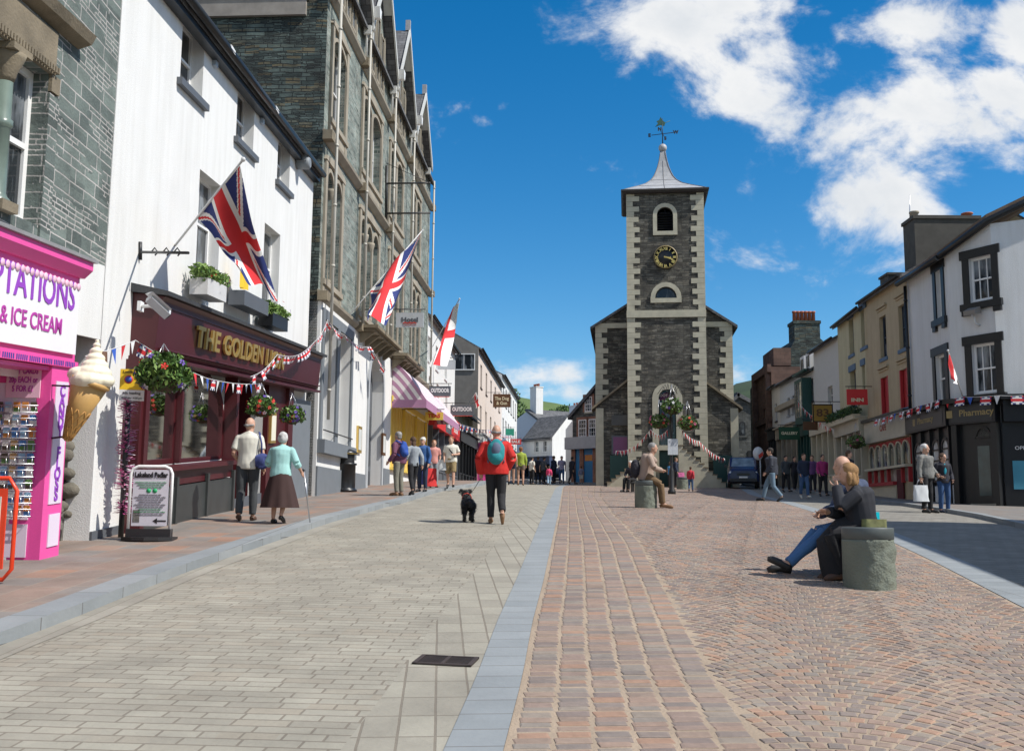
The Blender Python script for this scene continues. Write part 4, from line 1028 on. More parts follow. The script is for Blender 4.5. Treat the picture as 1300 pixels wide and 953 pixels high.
for (hh0, hh1) in ((l5t-2.6, l5t-.8), (l5t-5.8, l5t-3.9)):
    for i in range(6): w5.append((1.3+i*3.3, 2.7+i*3.3, hh0, hh1))
L5 = simple_building('white_row_house', l5, l5t, M_white, 'white house with dark windows at the far end of the left row', 'house', wins=w5, D=9, frame=M_black)
shopfront(l5, L5, .1, l5.L-.1, 3.3, M_dgrey, posts=8, fh=.7, proj=.3)
# far blue-white gabled house closing the street, with chimneys
f6 = Fac((atdepth(652,600,127).x, 127), (atdepth(701,600,119.5).x, 119.5), z0=5.4)
t6 = f6.px(690,562)[1]; e6 = f6.px(698,557)[1]; a6 = f6.px(668,520)[1]; print('f6', f6.L, t6, e6, a6)
F6 = empty('gabled_house', f6(f6.L/2, 0, 0), 'tall pale blue white gable end house with two chimneys closing the street', 'house')
M_bluew = plain('bluish_white_render', (.58,.63,.70), .8, .05)
GE = f6.px(705,575)[1]
mb = MB(); mb.prism(f6, [(0, -2), (f6.L+.4, -2), (f6.L+.4, f6.px(700,548)[1]), (f6.L*.35, a6-.2), (0, a6-1.2)], -8, 0); mb.build('wall', M_bluew, F6)
mb = MB()
ap = (f6.L*.35, a6-.2); rt_ = (f6.L+.4, f6.px(700,548)[1])
mb.prism(f6, [(ap[0]-.1, ap[1]+.0), (rt_[0]+.5, rt_[1]-.35), (rt_[0]+.5, rt_[1]-.1), (ap[0]-.1, ap[1]+.3)], -8.2, .2); mb.build('roof', M_roof, F6)
chimney(F6, lambda a, b, c: f6(f6.L*.42+a, -1+b, a6-1.5+c), 1.4, 1.0, 4.2, M_white, M_pot, 4)
chimney(F6, lambda a, b, c: f6(f6.L*.95+a, -4+b, f6.px(697,540)[1]-.5+c), 2.4, 1.0, 3.0, M_bluew, M_pot, 4)
qw = prow(f6, [(686.5, 695)], 534, 546)[0]; window(f6, (qw[0], qw[1], qw[2], qw[3]), M_black, M_glass, F6, dep=-.06, cols=2, rows=2)
# low white building with arched windows in front of it
f7 = Fac((atdepth(663,605,118).x, 118), (atdepth(701,605,114).x, 114), z0=5.0)
t7 = f7.px(690,556)[1]; print('f7', f7.L, t7)
w7 = [q+( (q[1]-q[0])*.3,) for q in prow(f7, [(678.5, 683.5), (689.5, 694)], 560, 574)]
F7 = simple_building('arched_window_house', f7, t7, M_white, 'low white house with two arched windows and dark blue shop fascia', 'house', wins=w7, D=5, rise=2.6, frame=M_whitepaint)
shopfront(f7, F7, -.5, f7.L+.3, f7.px(680,581)[1], plain('navy_fascia', (.03,.05,.11), .5), posts=5, fh=.8, proj=.6)
f8 = Fac((atdepth(702,605,119.5).x, 119.6), (atdepth(716,605,134).x, 134), z0=5.4)
t8 = f8.px(703,541)[1]; print('f8', f8.L, t8)
F8 = simple_building('quoined_house', f8, min(t8, 9), M_white, 'white house with black corner quoins beyond the arched window house', 'house', wins=[(1.5,2.6,3.5,5.2), (5,6.1,3.5,5.2), (9,10.1,3.5,5.2), (12,13,3.5,5.2)], D=1.0, rise=.5, frame=M_black)
mb = MB()
for i in range(12): mb.bx(f8, -.04, .35+.25*(i % 2), .003, .05, i*.6, i*.6+.5)
mb.build('quoins', M_black, F8)
# brick and slate building with blue shop, right of the street
f9 = Fac((atdepth(727,600,86).x, 86), (atdepth(762,600,84.0).x, 84.0), z0=4.0)
f9s = Fac((atdepth(718,600,100).x, 100), (atdepth(727,600,86).x, 86), z0=4.0)
e9 = f9.px(728,528)[1]; p9 = f9.px(757,493)[1]; print('f9', f9.L, e9, p9)
F9 = empty('corner_shop_building', f9(f9.L/2, 0, 0), 'dark stone and brick building with blue painted shop beside the left of the tower hall', 'shop')
w9 = prow(f9, [(735, 745), (748, 757)], 533, 555)+prow(f9, [(743, 752)], 504, 523)
mb = MB(); mb.prism(f9, [(0, -1.5), (f9.L*2, -1.5), (f9.L*2, e9), (f9.L*1.15, p9+.6), (0, e9)], -.35, 0)
wall_ = mb.build('front_wall', M_rubble2, F9)
mb = MB(); mb.quad(f9(0,-.36,-1.5), f9s(0,0,-1.5), f9s(0,0,e9), f9(0,-.36,e9)); mb.quad(f9(f9.L*2,-.36,-1.5), f9(f9.L*2,-14,-1.5), f9(f9.L*2,-14,e9), f9(f9.L*2,-.36,e9)); mb.build('side_wall', M_white, F9)
mb = MB(); mb.prism(f9, [(-.3, e9-.3), (f9.L*1.15, p9+.6), (f9.L*2.2, e9-.3), (f9.L*2.2, e9+.0), (f9.L*1.15, p9+.95), (-.3, e9)], -14, .3); mb.build('roof', M_roof, F9)
for q in w9:
    window(f9, q, M_whitepaint, M_glass2, F9, dep=-.07, cols=3, rows=4, fw=.07, sill=.12, sillm=M_cream); surround(f9, q, 0, .22, .003, .05, M_brick, F9)
tb = f9.px(740,570)[1]
mb = MB(); mb.bx(f9, -.4, f9.L*2, .0, .6, tb-.0, tb+1.0); mb.build('shop_cornice', mt('pale_grey_paint'), F9)
mb = MB()
for x in (0, .9, 2.3, 3.6): mb.bx(f9, x, x+.42, .003, .2, -1.4, tb-.003)
split_loose(mb.build('brick_pier', M_brick, F9), 'brick_pier')
mb = MB(); mb.bx(f9, .42, f9.L*2, .003, .1, -1.4, tb-.003); mb.build('shop_window', mt('blue_shop', (.03,.20,.42), .4), F9)
mb = MB(); mb.bx(f9, 1.4, 2.2, .101, .12, 1.9, 2.4); mb.bx(f9, 2.8, 3.5, .101, .12, .6, 1.6); mb.build('poster', mt('card_orange'), F9)

for i, (x, y, D_, r_, lab) in enumerate(((712,535,150,2.6,'round green tree on the slope behind the quoined house'), (646,512,135,2.2,'dark tree top above the end of the left row'), (706,528,160,2.2,'smaller green tree left of the round one on the slope'))):
    q = atdepth(x, y, D_); zg = G(q.x, D_); t = empty('broadleaf_tree', V_(q.x, D_, zg) if False else Vector((q.x, D_, zg)), lab, 'tree'); mb = MB(); mb.tube([Vector((q.x, D_, zg)), Vector((q.x+.1, D_, zg+(q.z-zg)*.6)), q], [.35, .25, .1], 8); mb.build('trunk', mt('bark', (.08,.06,.04)), t)
    TREES.append((t, q, r_))
# ================================================================ clock tower hall
YT = 61.0
TX0, TX1 = atdepth(797.5,400,YT).x, atdepth(894,400,YT).x
TZ0 = G((TX0+TX1)/2, YT)-.02
_c = (TX0+TX1)/2; _w = (TX1-TX0)/2/math.cos(0)+.02; TH = R(6.5)
tw = Fac((_c-_w*math.cos(TH), YT+_w*math.sin(TH)), (_c+_w*math.cos(TH), YT-_w*math.sin(TH)), z0=TZ0)
def par(noff, pxl, pxr, yy=500):
    f = Fac((tw(0, noff, 0).x, tw(0, noff, 0).y), (tw(tw.L, noff, 0).x, tw(tw.L, noff, 0).y), z0=TZ0); a, b = f.px(pxl, yy)[0], f.px(pxr, yy)[0]
    p, q = f(a, 0, 0), f(b, 0, 0); g = Fac((p.x, p.y), (q.x, q.y), z0=TZ0); g.off = a; return g
TW = tw.L; TM = TW/2
HALL = empty('clock_tower_hall', tw(TM, 0, 0), 'dark rubble stone hall with square clock tower, cream quoins and curved lead spire', 'clock tower')
def th(y): return tw.px(846, y)[1]
HT = th(243.5)
print('tower', TW, HT, TZ0)
arch = tw.rect(835.5, 496, 566, 857.5); arch = (TM-1.0*(arch[1]-arch[0])/2, TM+(arch[1]-arch[0])/2, th(566), th(494))
bell = tw.rect(835.5, 263, 293.5, 856); bell = (TM-(bell[1]-bell[0])/2, TM+(bell[1]-bell[0])/2, th(293.5), th(263))
lun = tw.rect(833, 364, 378.5, 860.5); lun = (TM-(lun[1]-lun[0])/2, TM+(lun[1]-lun[0])/2, th(378.5), th(364))
dor = (TM-.52, TM+.52, -.3, th(571))
wall(tw, 'tower_wall', M_rubble, HALL, 0, TW, -.6, HT, [arch+((arch[1]-arch[0])/2,), bell+((bell[1]-bell[0])/2,), lun+(lun[3]-lun[2]-.02,), dor], rev=.3)
mb = MB()
for x in (0, TW): mb.quad(tw(x, 0, -.6), tw(x, -TW, -.6), tw(x, -TW, HT), tw(x, 0, HT))
mb.quad(tw(0, -TW, -.6), tw(TW, -TW, -.6), tw(TW, -TW, HT), tw(0, -TW, HT)); mb.build('tower_side_wall', M_rubble, HALL)
sc_ = th(402.5); sc2 = th(396)
mb = MB(); mb.bx(tw, -.06, TW+.06, -TW-.05, .09, min(sc_, sc2)-.02, max(sc_, sc2)+.1); mb.build('string_course', M_cream, HALL)
# quoins: alternate long and short blocks, both faces
def quoins(f, parent, x, side, h0, h1, hh=.40, a=.36, b=.72, mat=M_cream, n=0.0, depth=.45, gap=.012, name='quoins'):
    mb = MB(); z = h0; k = 0
    while z < h1-.05:
        w_ = (b if k % 2 else a)+random.uniform(-.06,.05); d_ = a if k % 2 else b; z2 = min(h1, z+hh)
        xa, xb = (x-.035, x+w_) if side < 0 else (x-w_, x+.035)
        mb.bevbx(f, xa, xb, n-d_*depth/.45*.6, n+.035, z+gap/2, z2-gap/2, .004)
        z = z2; k += 1
    return mb.build(name, mat, parent)
NQ = 36; hq = (HT-.35)/NQ
for x, s_ in ((0, -1), (TW, 1)):
    quoins(tw, HALL, x, s_, -.5, sc_-.03, hh=.327, a=.42, b=.76); quoins(tw, HALL, x, s_, sc_+.42, HT-.1, hh=.327, a=.42, b=.76)
def sur(q, r, w_=.26, bot=True):
    return surround(tw, q, r, w_, .003, .07, M_cream, HALL, bottom=bot)
sur(arch, (arch[1]-arch[0])/2, .38, False); sur(bell, (bell[1]-bell[0])/2, .25); sur(lun, lun[3]-lun[2]-.02, .28)
sur((dor[0], dor[1], dor[2], dor[3]-.02), 0, .30, False)
# arched stair window with glazing, maroon banner in its head
window(tw, arch, mt('dark_green_frame', (.02,.05,.04)), M_glass, HALL, rise=(arch[1]-arch[0])/2, dep=.2, cols=3, rows=5, fw=.06, sash=False)
r_ = (arch[1]-arch[0])/2
mb = MB(); mb.add([tw(a, -.16, h) for a, h in arcpts(arch[0]+.04, arch[1]-.04, arch[3]-r_-.15, r_-.02, 14)], [list(range(15))]); bn = mb.build('banner', mt('plum_cloth', (.10,.02,.07), .8), HALL)
lettering(tw, 'MOOT HALL', TM, -.15, arch[3]-r_+.15, .22, mt('paper_cream'), bn)
mb = MB(); mb.bx(tw, TM-.35, TM+.35, -.17, -.14, th(548), th(529)); mb.build('dark_panel', M_black, HALL)
# belfry louvres
mb = MB(); z = bell[2]
while z < bell[3]-.1:
    ww = (bell[1]-bell[0])/2 if z < bell[3]-.8 else max(.05, math.sqrt(max(0, ((bell[1]-bell[0])/2)**2-(z-bell[3]+.75)**2)))
    mb.prism(lambda a, b, c: tw(b, a, c), [(-.25, z+.14), (-.22, z+.16), (-.06, z+.02), (-.09, z)], TM-ww, TM+ww); z += .16
mb.build('louvre', M_black, HALL)
window(tw, lun, M_black, M_glass, HALL, rise=lun[3]-lun[2]-.02, dep=.15, cols=1, rows=1, sash=False)
# green door
mb = MB(); mb.bx(tw, dor[0]-.02, dor[1]+.02, -.25, -.2, dor[2], dor[3]); d_ = mb.build('door', mt('dark_green_paint', (.012,.06,.05), .5), HALL)
mb = MB()
for i in range(2):
    for j in range(2): mb.bx(tw, dor[0]+.12+i*.46, dor[0]+.42+i*.46, -.2, -.185, .2+j*1.1, 1.0+j*1.1)
mb.build('door_panel', mt('dark_green_paint'), d_)
# clock
cx, cz, cr = TM, th(327), .72
mb = MB(); fr = lambda x, y, z: tw(cx+x, .05+z, cz+y)
mb.lathe(fr, [(.001, .05), (cr-.05, .05), (cr-.05, .0), (cr, .0), (cr, .14), (cr-.05, .15), (cr-.06, .055)], 40, cap=False); ck = mb.build('clock_face', M_black, HALL)
mb = MB(); mb.lathe(fr, [(cr-.05, .151), (cr-.005, .145), (cr+.01, .10), (cr-.0, .141)], 40, cap=False); mb.build('rim', mt('dull_gold', (.30,.23,.10), .5), ck)
for i, nm in enumerate(['XII','I','II','III','IIII','V','VI','VII','VIII','IX','X','XI']):
    a = PI/2-i*PI/6; vs, fs = text_mb(nm, .24, .004, .012, .9)
    rr = cr*.74; mb = MB(); c, s = math.cos(a-PI/2), math.sin(a-PI/2)
    mb.add([fr(rr*math.cos(a)+v.x*c-v.y*s, rr*math.sin(a)+v.x*s+v.y*c, .062+v.z) for v in vs], fs); mb.build('numeral', M_gold, ck, recalc=False)
for nm, ang, ln, wd in (('hour_hand', R(90-101), .36, .045), ('minute_hand', R(90-112), .52, .03)):
    c, s = math.cos(ang), math.sin(ang); q = [(-.1, -wd), (ln*.7, -wd*.8), (ln*.78, -wd*2), (ln, 0), (ln*.78, wd*2), (ln*.7, wd*.8), (-.1, wd)]
    mb = MB(); z = .08 if nm == 'hour_hand' else .10
    mb.prism(lambda a, b, c_: fr(a*c-c_*s, a*s+c_*c, b), q, z, z+.012); mb.build(nm, M_gold, ck)
# eaves hood + curved lead spire
ov = (atdepth(902,240,YT-.5).x-atdepth(790,240,YT-.5).x)/2-TM
ctr = TM; dm = -TW/2
def ring(rad, z, n=8): return [tw(ctr+sx*rad, dm+sy*rad, z) for sx, sy in ((-1,1),(1,1),(1,-1),(-1,-1))]
mb = MB(); A0 = TM+ov-.02
mb.add(ring(A0-.12, HT-.10)+ring(A0, HT+.02)+ring(A0, HT+.12)+ring(TM*.98, HT+.1), [(i+4*k, (i+1) % 4+4*k, (i+1) % 4+4*k+4, i+4*k+4) for k in range(3) for i in range(4)]+[(3,2,1,0)])
mb.build('eaves', mt('dark_timber', (.035,.03,.028), .7), HALL)
fz = th(188); 
prof = []
DC = YT+2.3
fz = atdepth(846, 188, DC).z-TZ0
for (py, hw) in ((239.5,54),(238.3,49),(237,43),(235.2,34),(232.5,24),(228.5,17),(224,13),(219,10.3),(212,7.4),(204,5.2),(197,3.8),(192,3.0)):
    wv_ = hw/FPX*(DC-1.5); prof.append((wv_, atdepth(846, py, DC-wv_).z-TZ0))
mb = MB(); rg = []
for r0, z in prof: rg += ring(r0, z)
mb.add(rg, [(i+4*k, (i+1) % 4+4*k, (i+1) % 4+4*k+4, i+4*k+4) for k in range(11) for i in range(4)])
spire = mb.build('spire', M_lead, HALL)
mb = MB()
for c_ in range(4): mb.tube([Vector(rg[4*k+c_]) for k in range(12)], .035, 6)
for k in (3, 5):      # lead rolls
    for i in range(4): mb.tube([Vector(rg[4*k+i]), Vector(rg[4*k+(i+1) % 4])], .02, 5)
for i in range(4):
    mb.tube([(Vector(rg[4*k+i])+Vector(rg[4*k+(i+1) % 4]))/2 for k in range(10)], .025, 6)
mb.build('lead_roll', mt('dark_lead', (.16,.16,.17), .6), spire)
mb = MB(); mb.ball(tw(ctr, dm, fz+.0), .27, .27, .27, 16, 10); mb.lathe(lambda x, y, z: tw(ctr+x, dm+y, z), [(.1, fz-.55), (.16, fz-.5), (.09, fz-.4), (.09, fz-.2)], 12); mb.build('finial_ball', M_lead, spire)
wv = empty('weather_vane', tw(ctr, dm, fz+.25), 'dark metal weather vane with compass arms above the ball of the spire', 'weather vane')
mb = MB(); zt = atdepth(843,150,DC).z-TZ0
mb.tube([tw(ctr, dm, fz+.2), tw(ctr, dm, zt)], [.035, .015], 8); mb.build('spindle', M_iron, wv)
mb = MB(); za = fz+.95
for a in (R(14), R(104)):
    c, s = math.cos(a)*.72, math.sin(a)*.72; mb.tube([tw(ctr-c, dm-s, za), tw(ctr+c, dm+s, za+.0)], .022, 6)
for (a, ch) in ((R(14), 'W'), (R(194), 'E'), (R(104), 'N'), (R(284), 'S')):
    vs, fs = text_mb(ch, .3, .01, .02); c, s = math.cos(a)*.86, math.sin(a)*.86
    mb.add([tw(ctr+c+v.x, dm+s+v.z, za+v.y) for v in vs], fs)
mb.build('compass_arms', M_iron, wv, recalc=False)
mb = MB(); mb.prism(tw, [(ctr-.42, za+.55), (ctr-.15, za+.60), (ctr+.12, za+.52), (ctr+.20, za+.75), (ctr+.02, za+.9), (ctr-.12, za+1.15), (ctr-.2, za+.95), (ctr-.38, za+.85), (ctr-.28, za+.72)], dm-.012, dm+.012); mb.tube([tw(ctr-.45, dm, za+.5), tw(ctr+.5, dm, za+.86)], .018, 6); mb.build('vane', plain('verdigris', (.04,.12,.09), .6), wv)
# main hall behind
YH = YT+2.2
hl = par(-2.2, 756.5, 929.5, 450); HE = hl.px(800,414)[1]; sl_ = (hl.px(793,386)[1]-hl.px(752,412)[1])/(hl.px(793,386)[0]-hl.px(752,412)[0])
print('hall', hl.L, HE, sl_, hl.px(797,384))
HM = TM-hl.off; ridge = HE+sl_*HM*1.0
mb = MB(); D = 22
mb.prism(hl, [(0, -.8), (hl.L, -.8), (hl.L, HE), (HM, HE+sl_*(hl.L/2)), (0, HE)], -D, 0); mb.build('hall_wall', M_rubble, HALL)
mb = MB(); rz = HE+sl_*(hl.L/2)
for (x0, x1) in ((-.35, HM), (hl.L+.35, HM)):
    mb.prism(hl, [(x0, HE-.22), (x0, HE-.05), (x1, rz+.25), (x1, rz+.08)], -D-.3, .22)
mb.build('hall_roof', M_roof, HALL)
for x, s_ in ((0, -1), (hl.L, 1)): quoins(hl, HALL, x, s_, -.5, HE-.1, hh=.33, a=.42, b=.74)
mb = MB(); mb.bx(hl, -.04, -hl.off-.05, .003, .07, HE-.42+.3, HE-.1+.3); mb.bx(hl, TW-hl.off+.05, hl.L+.04, .003, .07, HE-.12, HE+.2); mb.build('eaves_band', M_cream, HALL)
# low stair wings with lean-to roofs
YW = YT+.55
for side in (-1, 1):
    wf = par(-.55, 757.5, 797.6, 560) if side < 0 else par(-.55, 893.5, 937, 560); zo = wf.px(757 if side < 0 else 936, 515)[1]; zi = wf.px(797 if side < 0 else 894, 484)[1]
    pts = [(0, -.8), (wf.L, -.8), (wf.L, zi if side < 0 else zo), (0, zo if side < 0 else zi)]
    mb = MB(); mb.prism(wf, pts, -1.6, 0); mb.build('wing_wall', M_rubble, HALL)
    k = (zi-zo)/wf.L
    (x0, x1) = (-.3, wf.L) if side < 0 else (wf.L+.3, 0)
    mb = MB(); mb.prism(wf, [(x0, zo-.3*k-.03), (x0, zo-.3*k+.12), (x1, zi+.15), (x1, zi)], -1.7, .2); mb.build('wing_roof', M_brown, HALL)
    mb = MB(); xx = -.04 if side < 0 else wf.L-.42; mb.bx(wf, xx, xx+.46, .003, .05, -.5, zo-.15); mb.build('corner_pilaster', M_cream, HALL)
    if side < 0:
        nb = MB(); q = (1.0, 3.0, wf.px(780, 577)[1], wf.px(780, 553)[1]); nb.bx(wf, q[0]-.1, q[1]-.0, .003, .08, q[2], q[3]); nbo = nb.build('notice_board', M_dgrey, HALL)
        nb = MB(); nb.bx(wf, q[0], q[0]+.85, .081, .09, q[2]+.08, q[3]-.08); nb.build('poster', mt('plum_poster', (.20,.07,.16)), nbo)
        nb = MB(); nb.bx(wf, q[0]+1.0, q[1]-.15, .081, .09, q[2]+.08, q[3]-.08); nb.build('poster', mt('pale_poster', (.40,.52,.58)), nbo)
        nb = MB(); nb.bx(wf, .9, 3.0, .003, .12, wf.px(780,540)[1], wf.px(780,527)[1]); nb.build('stone_panel', mt('stone_grey_panel', (.10,.10,.095), .9), HALL)
    mb = MB(); xs_ = .4 if side < 0 else wf.L-1.9
    mb.bx(wf, xs_+.4, xs_+1.5, .003, .2, -.3, 1.9); mb.build('side_door', mt('dark_green_paint'), HALL)
# double stair rising to a landing at the tower door
def stair(side):
    fs_ = par(1.9, 700, 1000, 600)
    mid = 6+TM
    if side > 0: xt, xb = fs_.px(861,566)[0], fs_.px(921,618)[0]; zt = fs_.px(862,566)[1]
    else: xt, xb = fs_.px(832,580)[0], fs_.px(771,618)[0]; zt = fs_.px(832,571)[1]
    n_ = 11; mb = MB(); g = fs_.ground((xt+xb)/2)
    print('stair', side, xt, xb, zt)
    dx = (xb-xt)/n_; zs = [zt-(zt)*(i+1)/n_ for i in range(n_)]
    pts = [(xt, -.5), (xt, zt)]
    for i in range(n_): pts += [(xt+dx*i, zt*(1-i/n_)), (xt+dx*(i+1), zt*(1-i/n_))]
    pts += [(xb, -.5)]
    mb.prism(fs_, pts, -.001, .30)
    w_ = mb.build('stair_wall', M_cream, HALL)
    mb = MB()
    for i in range(n_):
        z = zt*(1-i/n_); a, b = xt+dx*i, xt+dx*(i+1)
        mb.bx(fs_, min(a,b), max(a,b), -1.85, -.002, -.5, z-.03)
        mb.bx(fs_, min(a,b)-.03, max(a,b)+.03, -1.85, .34, z+.002, z+.05)
    mb.build('step', M_brown, HALL)
stair(1); stair(-1)
# ================================================================ dark gabled chapel behind the van
ch = Fac((atdepth(926,600,84).x, 84), (atdepth(966,600,84).x, 84), z0=3.9)
mb = MB(); e = ch.px(930,540)[1]; ap = ch.px(938,503)[1]; ax = ch.px(937,503)[0]
CH = empty('stone_chapel', ch(ch.L/2, 0, 0), 'dark stone gabled building with an arched window behind the blue van', 'building')
mb.prism(ch, [(-1.6, -1.5), (ch.L+2.5, -1.5), (ch.L+2.5, ch.px(964,540)[1]), (ax, ap), (-1.6, e)], -12, 0); mb.build('wall', M_rubble2, CH)
mb = MB(); mb.prism(ch, [(ax-.1, ap), (ax-.1, ap+.35), (ch.L+3, ch.px(966,541)[1]+.2), (ch.L+3, ch.px(966,541)[1]-.1)], -12, .2); mb.prism(ch, [(ax+.1, ap), (ax+.1, ap+.35), (-2, e+.0), (-2, e-.3)], -12, .2); mb.build('roof', M_roof, CH)
qa = prow(ch, [(939, 946)], 535, 552)[0]; surround(ch, qa, (qa[1]-qa[0])/2, .2, .003, .06, M_rubble2, CH, bottom=True); window(ch, qa, M_black, M_glass, CH, rise=(qa[1]-qa[0])/2, dep=-.08, sash=False)
mb = MB(); mb.bx(ch, ch.px(950,600)[0], ch.px(956,600)[0], .003, .06, -1, ch.px(950,572)[1]); mb.build('door', M_black, CH)
# ================================================================ hills
def hill(name, pts, y0, depth, mat, label=None):
    mb = MB(); k = len(pts); N = 10; vs = []
    for j in range(N+1):
        t = j/N
        for (px, py) in pts:
            top = atdepth(px, py, y0+depth); bx = atdepth(px, 640, y0)
            s = math.sin(t*PI/2)
            y = y0+depth*t; x = bx.x+(top.x-bx.x)*t
            z = 2+(top.z-2)*s+math.sin(x*.02+t*5)*depth*.01*(1-t)*t*4+math.sin(x*.05+j)*1.5*(t*(1-t))
            vs.append((x, y, z))
    mb.add(vs, [(j*k+i, j*k+i+1, (j+1)*k+i+1, (j+1)*k+i) for j in range(N) for i in range(k-1)], 0, True)
    return tag(mb.build(name, mat, origin=Vector((0,0,0))), kind='structure')
M_hill = plain('hill_pasture', (.10,.15,.035), .95, .35, .02, .3, .3)
M_wood = plain('hill_woodland', (.03,.055,.018), .95, .5, .06, .6, .4)
hill('hill', [(-200,520),(100,500),(350,490),(520,500),(620,505),(680,512),(705,515),(735,522),(780,540),(850,548),(1000,560),(1400,560)], 450, 500, M_hill)
hill('wooded_hill', [(860,560),(900,525),(925,503),(935,497),(960,492),(1000,488),(1100,480),(1300,470),(1700,460)], 420, 350, M_wood)
# ================================================================ RIGHT ROW (A = far/left end, B = near/right end)
def rf(a, b, z0=None, k=0.0): return Fac(a, b, z0=z0, k=k)
P = [(14.8,34.0),(14.95,37.9),(15.17,43.3),(15.55,48.1),(15.8,52.9),(15.95,55.9),(16.2,61.3),(16.35,63.8),(16.6,69)]
M_creamw = plain('cream_render', (.46,.37,.235), .8, .07, streak=.3); M_paley = plain('pale_yellow_render', (.52,.47,.30), .8, .07, streak=.3)
M_coolw = plain('cool_white_render', (.66,.665,.665), .8, .05, 1.0, .5, 60, streak=.22); M_offw = plain('off_white_render', (.55,.54,.50), .8, .06)
M_palebl = plain('pale_blue_render', (.50,.55,.60), .8, .05)
M_redp = plain('red_paint', (.42,.03,.035), .45, .12); M_bluesill = plain('blue_grey_sill', (.10,.16,.24), .6, .15)
BZ = G(15.2, 38)+.10
def mkf(i, z0=None): 
    f = rf(P[i+1], P[i]); f.z0 = G(*P[i+1])+.1 if z0 is None else z0; return f
# ---- corner pharmacy: street face, chamfered face, side-street face
pa = mkf(0); pa.z0 = G(*P[0])+.10
ea = pa.px(1163,352)[1]; ea2 = pa.px(1213,315)[1]
cB = (atdepth(1268,500,32.6).x, 32.55); 
pb = Fac(P[0], cB, z0=pa.z0); pcx = Fac(cB, (cB[0]+9, 30.9), z0=pa.z0)
hb0, hb1 = pb.px(1216,312)[1], pb.px(1268,281)[1]
print('pharm', pa.L, ea, ea2, 'B', pb.L, hb0, hb1, 'base', pa.px(1200,636), pb.px(1250,640), 'C', pcx.px(1298,262))
eh = (ea+ea2)/2
PH = empty('pharmacy_building', pb(0, 0, 0), 'white corner building with black window frames over a black shopfront reading Pharmacy', 'pharmacy')
M_win = M_whitepaint
wa = [pa.rect(1189,345,405,1203), pa.rect(1189,452,512,1206)]
wa = [(max(1.0, q[0]), min(pa.L-.5, q[1]+.1), q[2], q[3]) for q in wa]
wb = [pb.rect(1231,329,384,1260), pb.rect(1235,438,500,1265)]
print('wa', wa, 'wb', wb)
ctop = pcx.px(1298,262)[1]
wall(pa, 'wall', M_coolw, PH, 0, pa.L, -.6, eh, [q for q in wa], rev=.2)
wall(pb, 'wall', M_coolw, PH, 0, pb.L, -.6, max(hb0, eh), wb, rev=.2, top=lambda a: eh+(hb1-eh)*a/pb.L)
wall(pcx, 'wall', M_coolw, PH, 0, pcx.L, -.6, ctop, [], top=lambda a: hb1+(ctop+1.6-hb1)*min(1, a/4.5) if a < 4.6 else ctop+.3)
mb = MB(); mb.quad(pa(0,0,-.6), pa(0,-9,-.6), pa(0,-9,eh), pa(0,0,eh)); mb.quad(pa(0,-9,-.6), pcx(pcx.L,0,-.6), pcx(pcx.L,0,ctop), pa(0,-9,eh)); mb.build('rear_wall', M_coolw, PH)
# roof: verge climbing over the chamfer and side wall
mb = MB()
e0 = pa(-.1, .28, eh-.1); e1 = pa(pa.L+.1, .28, eh-.0); v1 = pb(pb.L, .2, hb1+.1); v2 = pcx(4.4, .2, hb1+(ctop+1.6-hb1)*.98+.15)
r0 = pa(-.1, -5, eh+3.0); r1 = v2+Vector((0, 4.0, .35))
for dz in (0,):
    top = [e0, e1, v1, v2, r1, r0]; up_ = [u+Vector((0, 0, .18)) for u in top]
    mb.add(top+up_, [(0,1,5),(1,2,3),(1,3,4),(1,4,5),(6,7,11),(7,8,9),(7,9,10),(7,10,11),(0,1,7,6),(1,2,8,7),(2,3,9,8),(3,4,10,9)])
mb.build('roof', mt('brown_roof_tiles', (.16,.11,.075), .85, .3), PH)
gutter(pa, PH, M_black, -.1, pa.L+.1, eh-.08, n=.34, r=.10)
mb = MB(); mb.tube([e1+Vector((0,0,-.03)), v1+Vector((0,0,-.05)), v2+Vector((0,0,-.05))], .12, 8); mb.build('verge_board', M_black, PH)
pipe(pa, PH, M_black, .12, 3.2, eh-.2, n=.12, r=.06)
for f, ws in ((pa, wa), (pb, wb)):
    for q in ws:
        window(f, q, M_win, M_glass2, PH, dep=.14, cols=3 if f is pb else 2, rows=2, fw=.07, bar=.03)
        mb = MB(); w_ = .24
        mb.bx(f, q[0]-w_, q[0]-.003, .003, .05, q[2]-.05, q[3]+.0); mb.bx(f, q[1]+.003, q[1]+w_, .003, .05, q[2]-.05, q[3]+.0)
        mb.bx(f, q[0]-w_-.08, q[1]+w_+.08, .003, .06, q[3]+.003, q[3]+.30); mb.bx(f, q[0]-w_-.1, q[1]+w_+.1, .003, .12, q[2]-.28, q[2]-.053)
        mb.bx(f, q[0]-w_-.06, q[0]-.02, .003, .10, q[2]-.45, q[2]-.283); mb.bx(f, q[1]+.02, q[1]+w_+.06, .003, .10, q[2]-.45, q[2]-.283)
        mb.build('window_surround', M_black, PH)
sa = pb.px(1240,511)[1]; sbm = pb.px(1240,538)[1]
print('pharm fascia', sa, sbm, pa.px(1166,545), pa.px(1215,520))
for f, s0_, s1_ in ((pa, .0, pa.L), (pb, .003, pb.L), (pcx, .003, 7)):
    mb = MB(); mb.bx(f, s0_, s1_, .003, .30, sbm, sa-.003); mb.bx(f, s0_-.1, s1_+.12, .003, .46, sa, sa+.16); mb.build('fascia', M_black, PH)
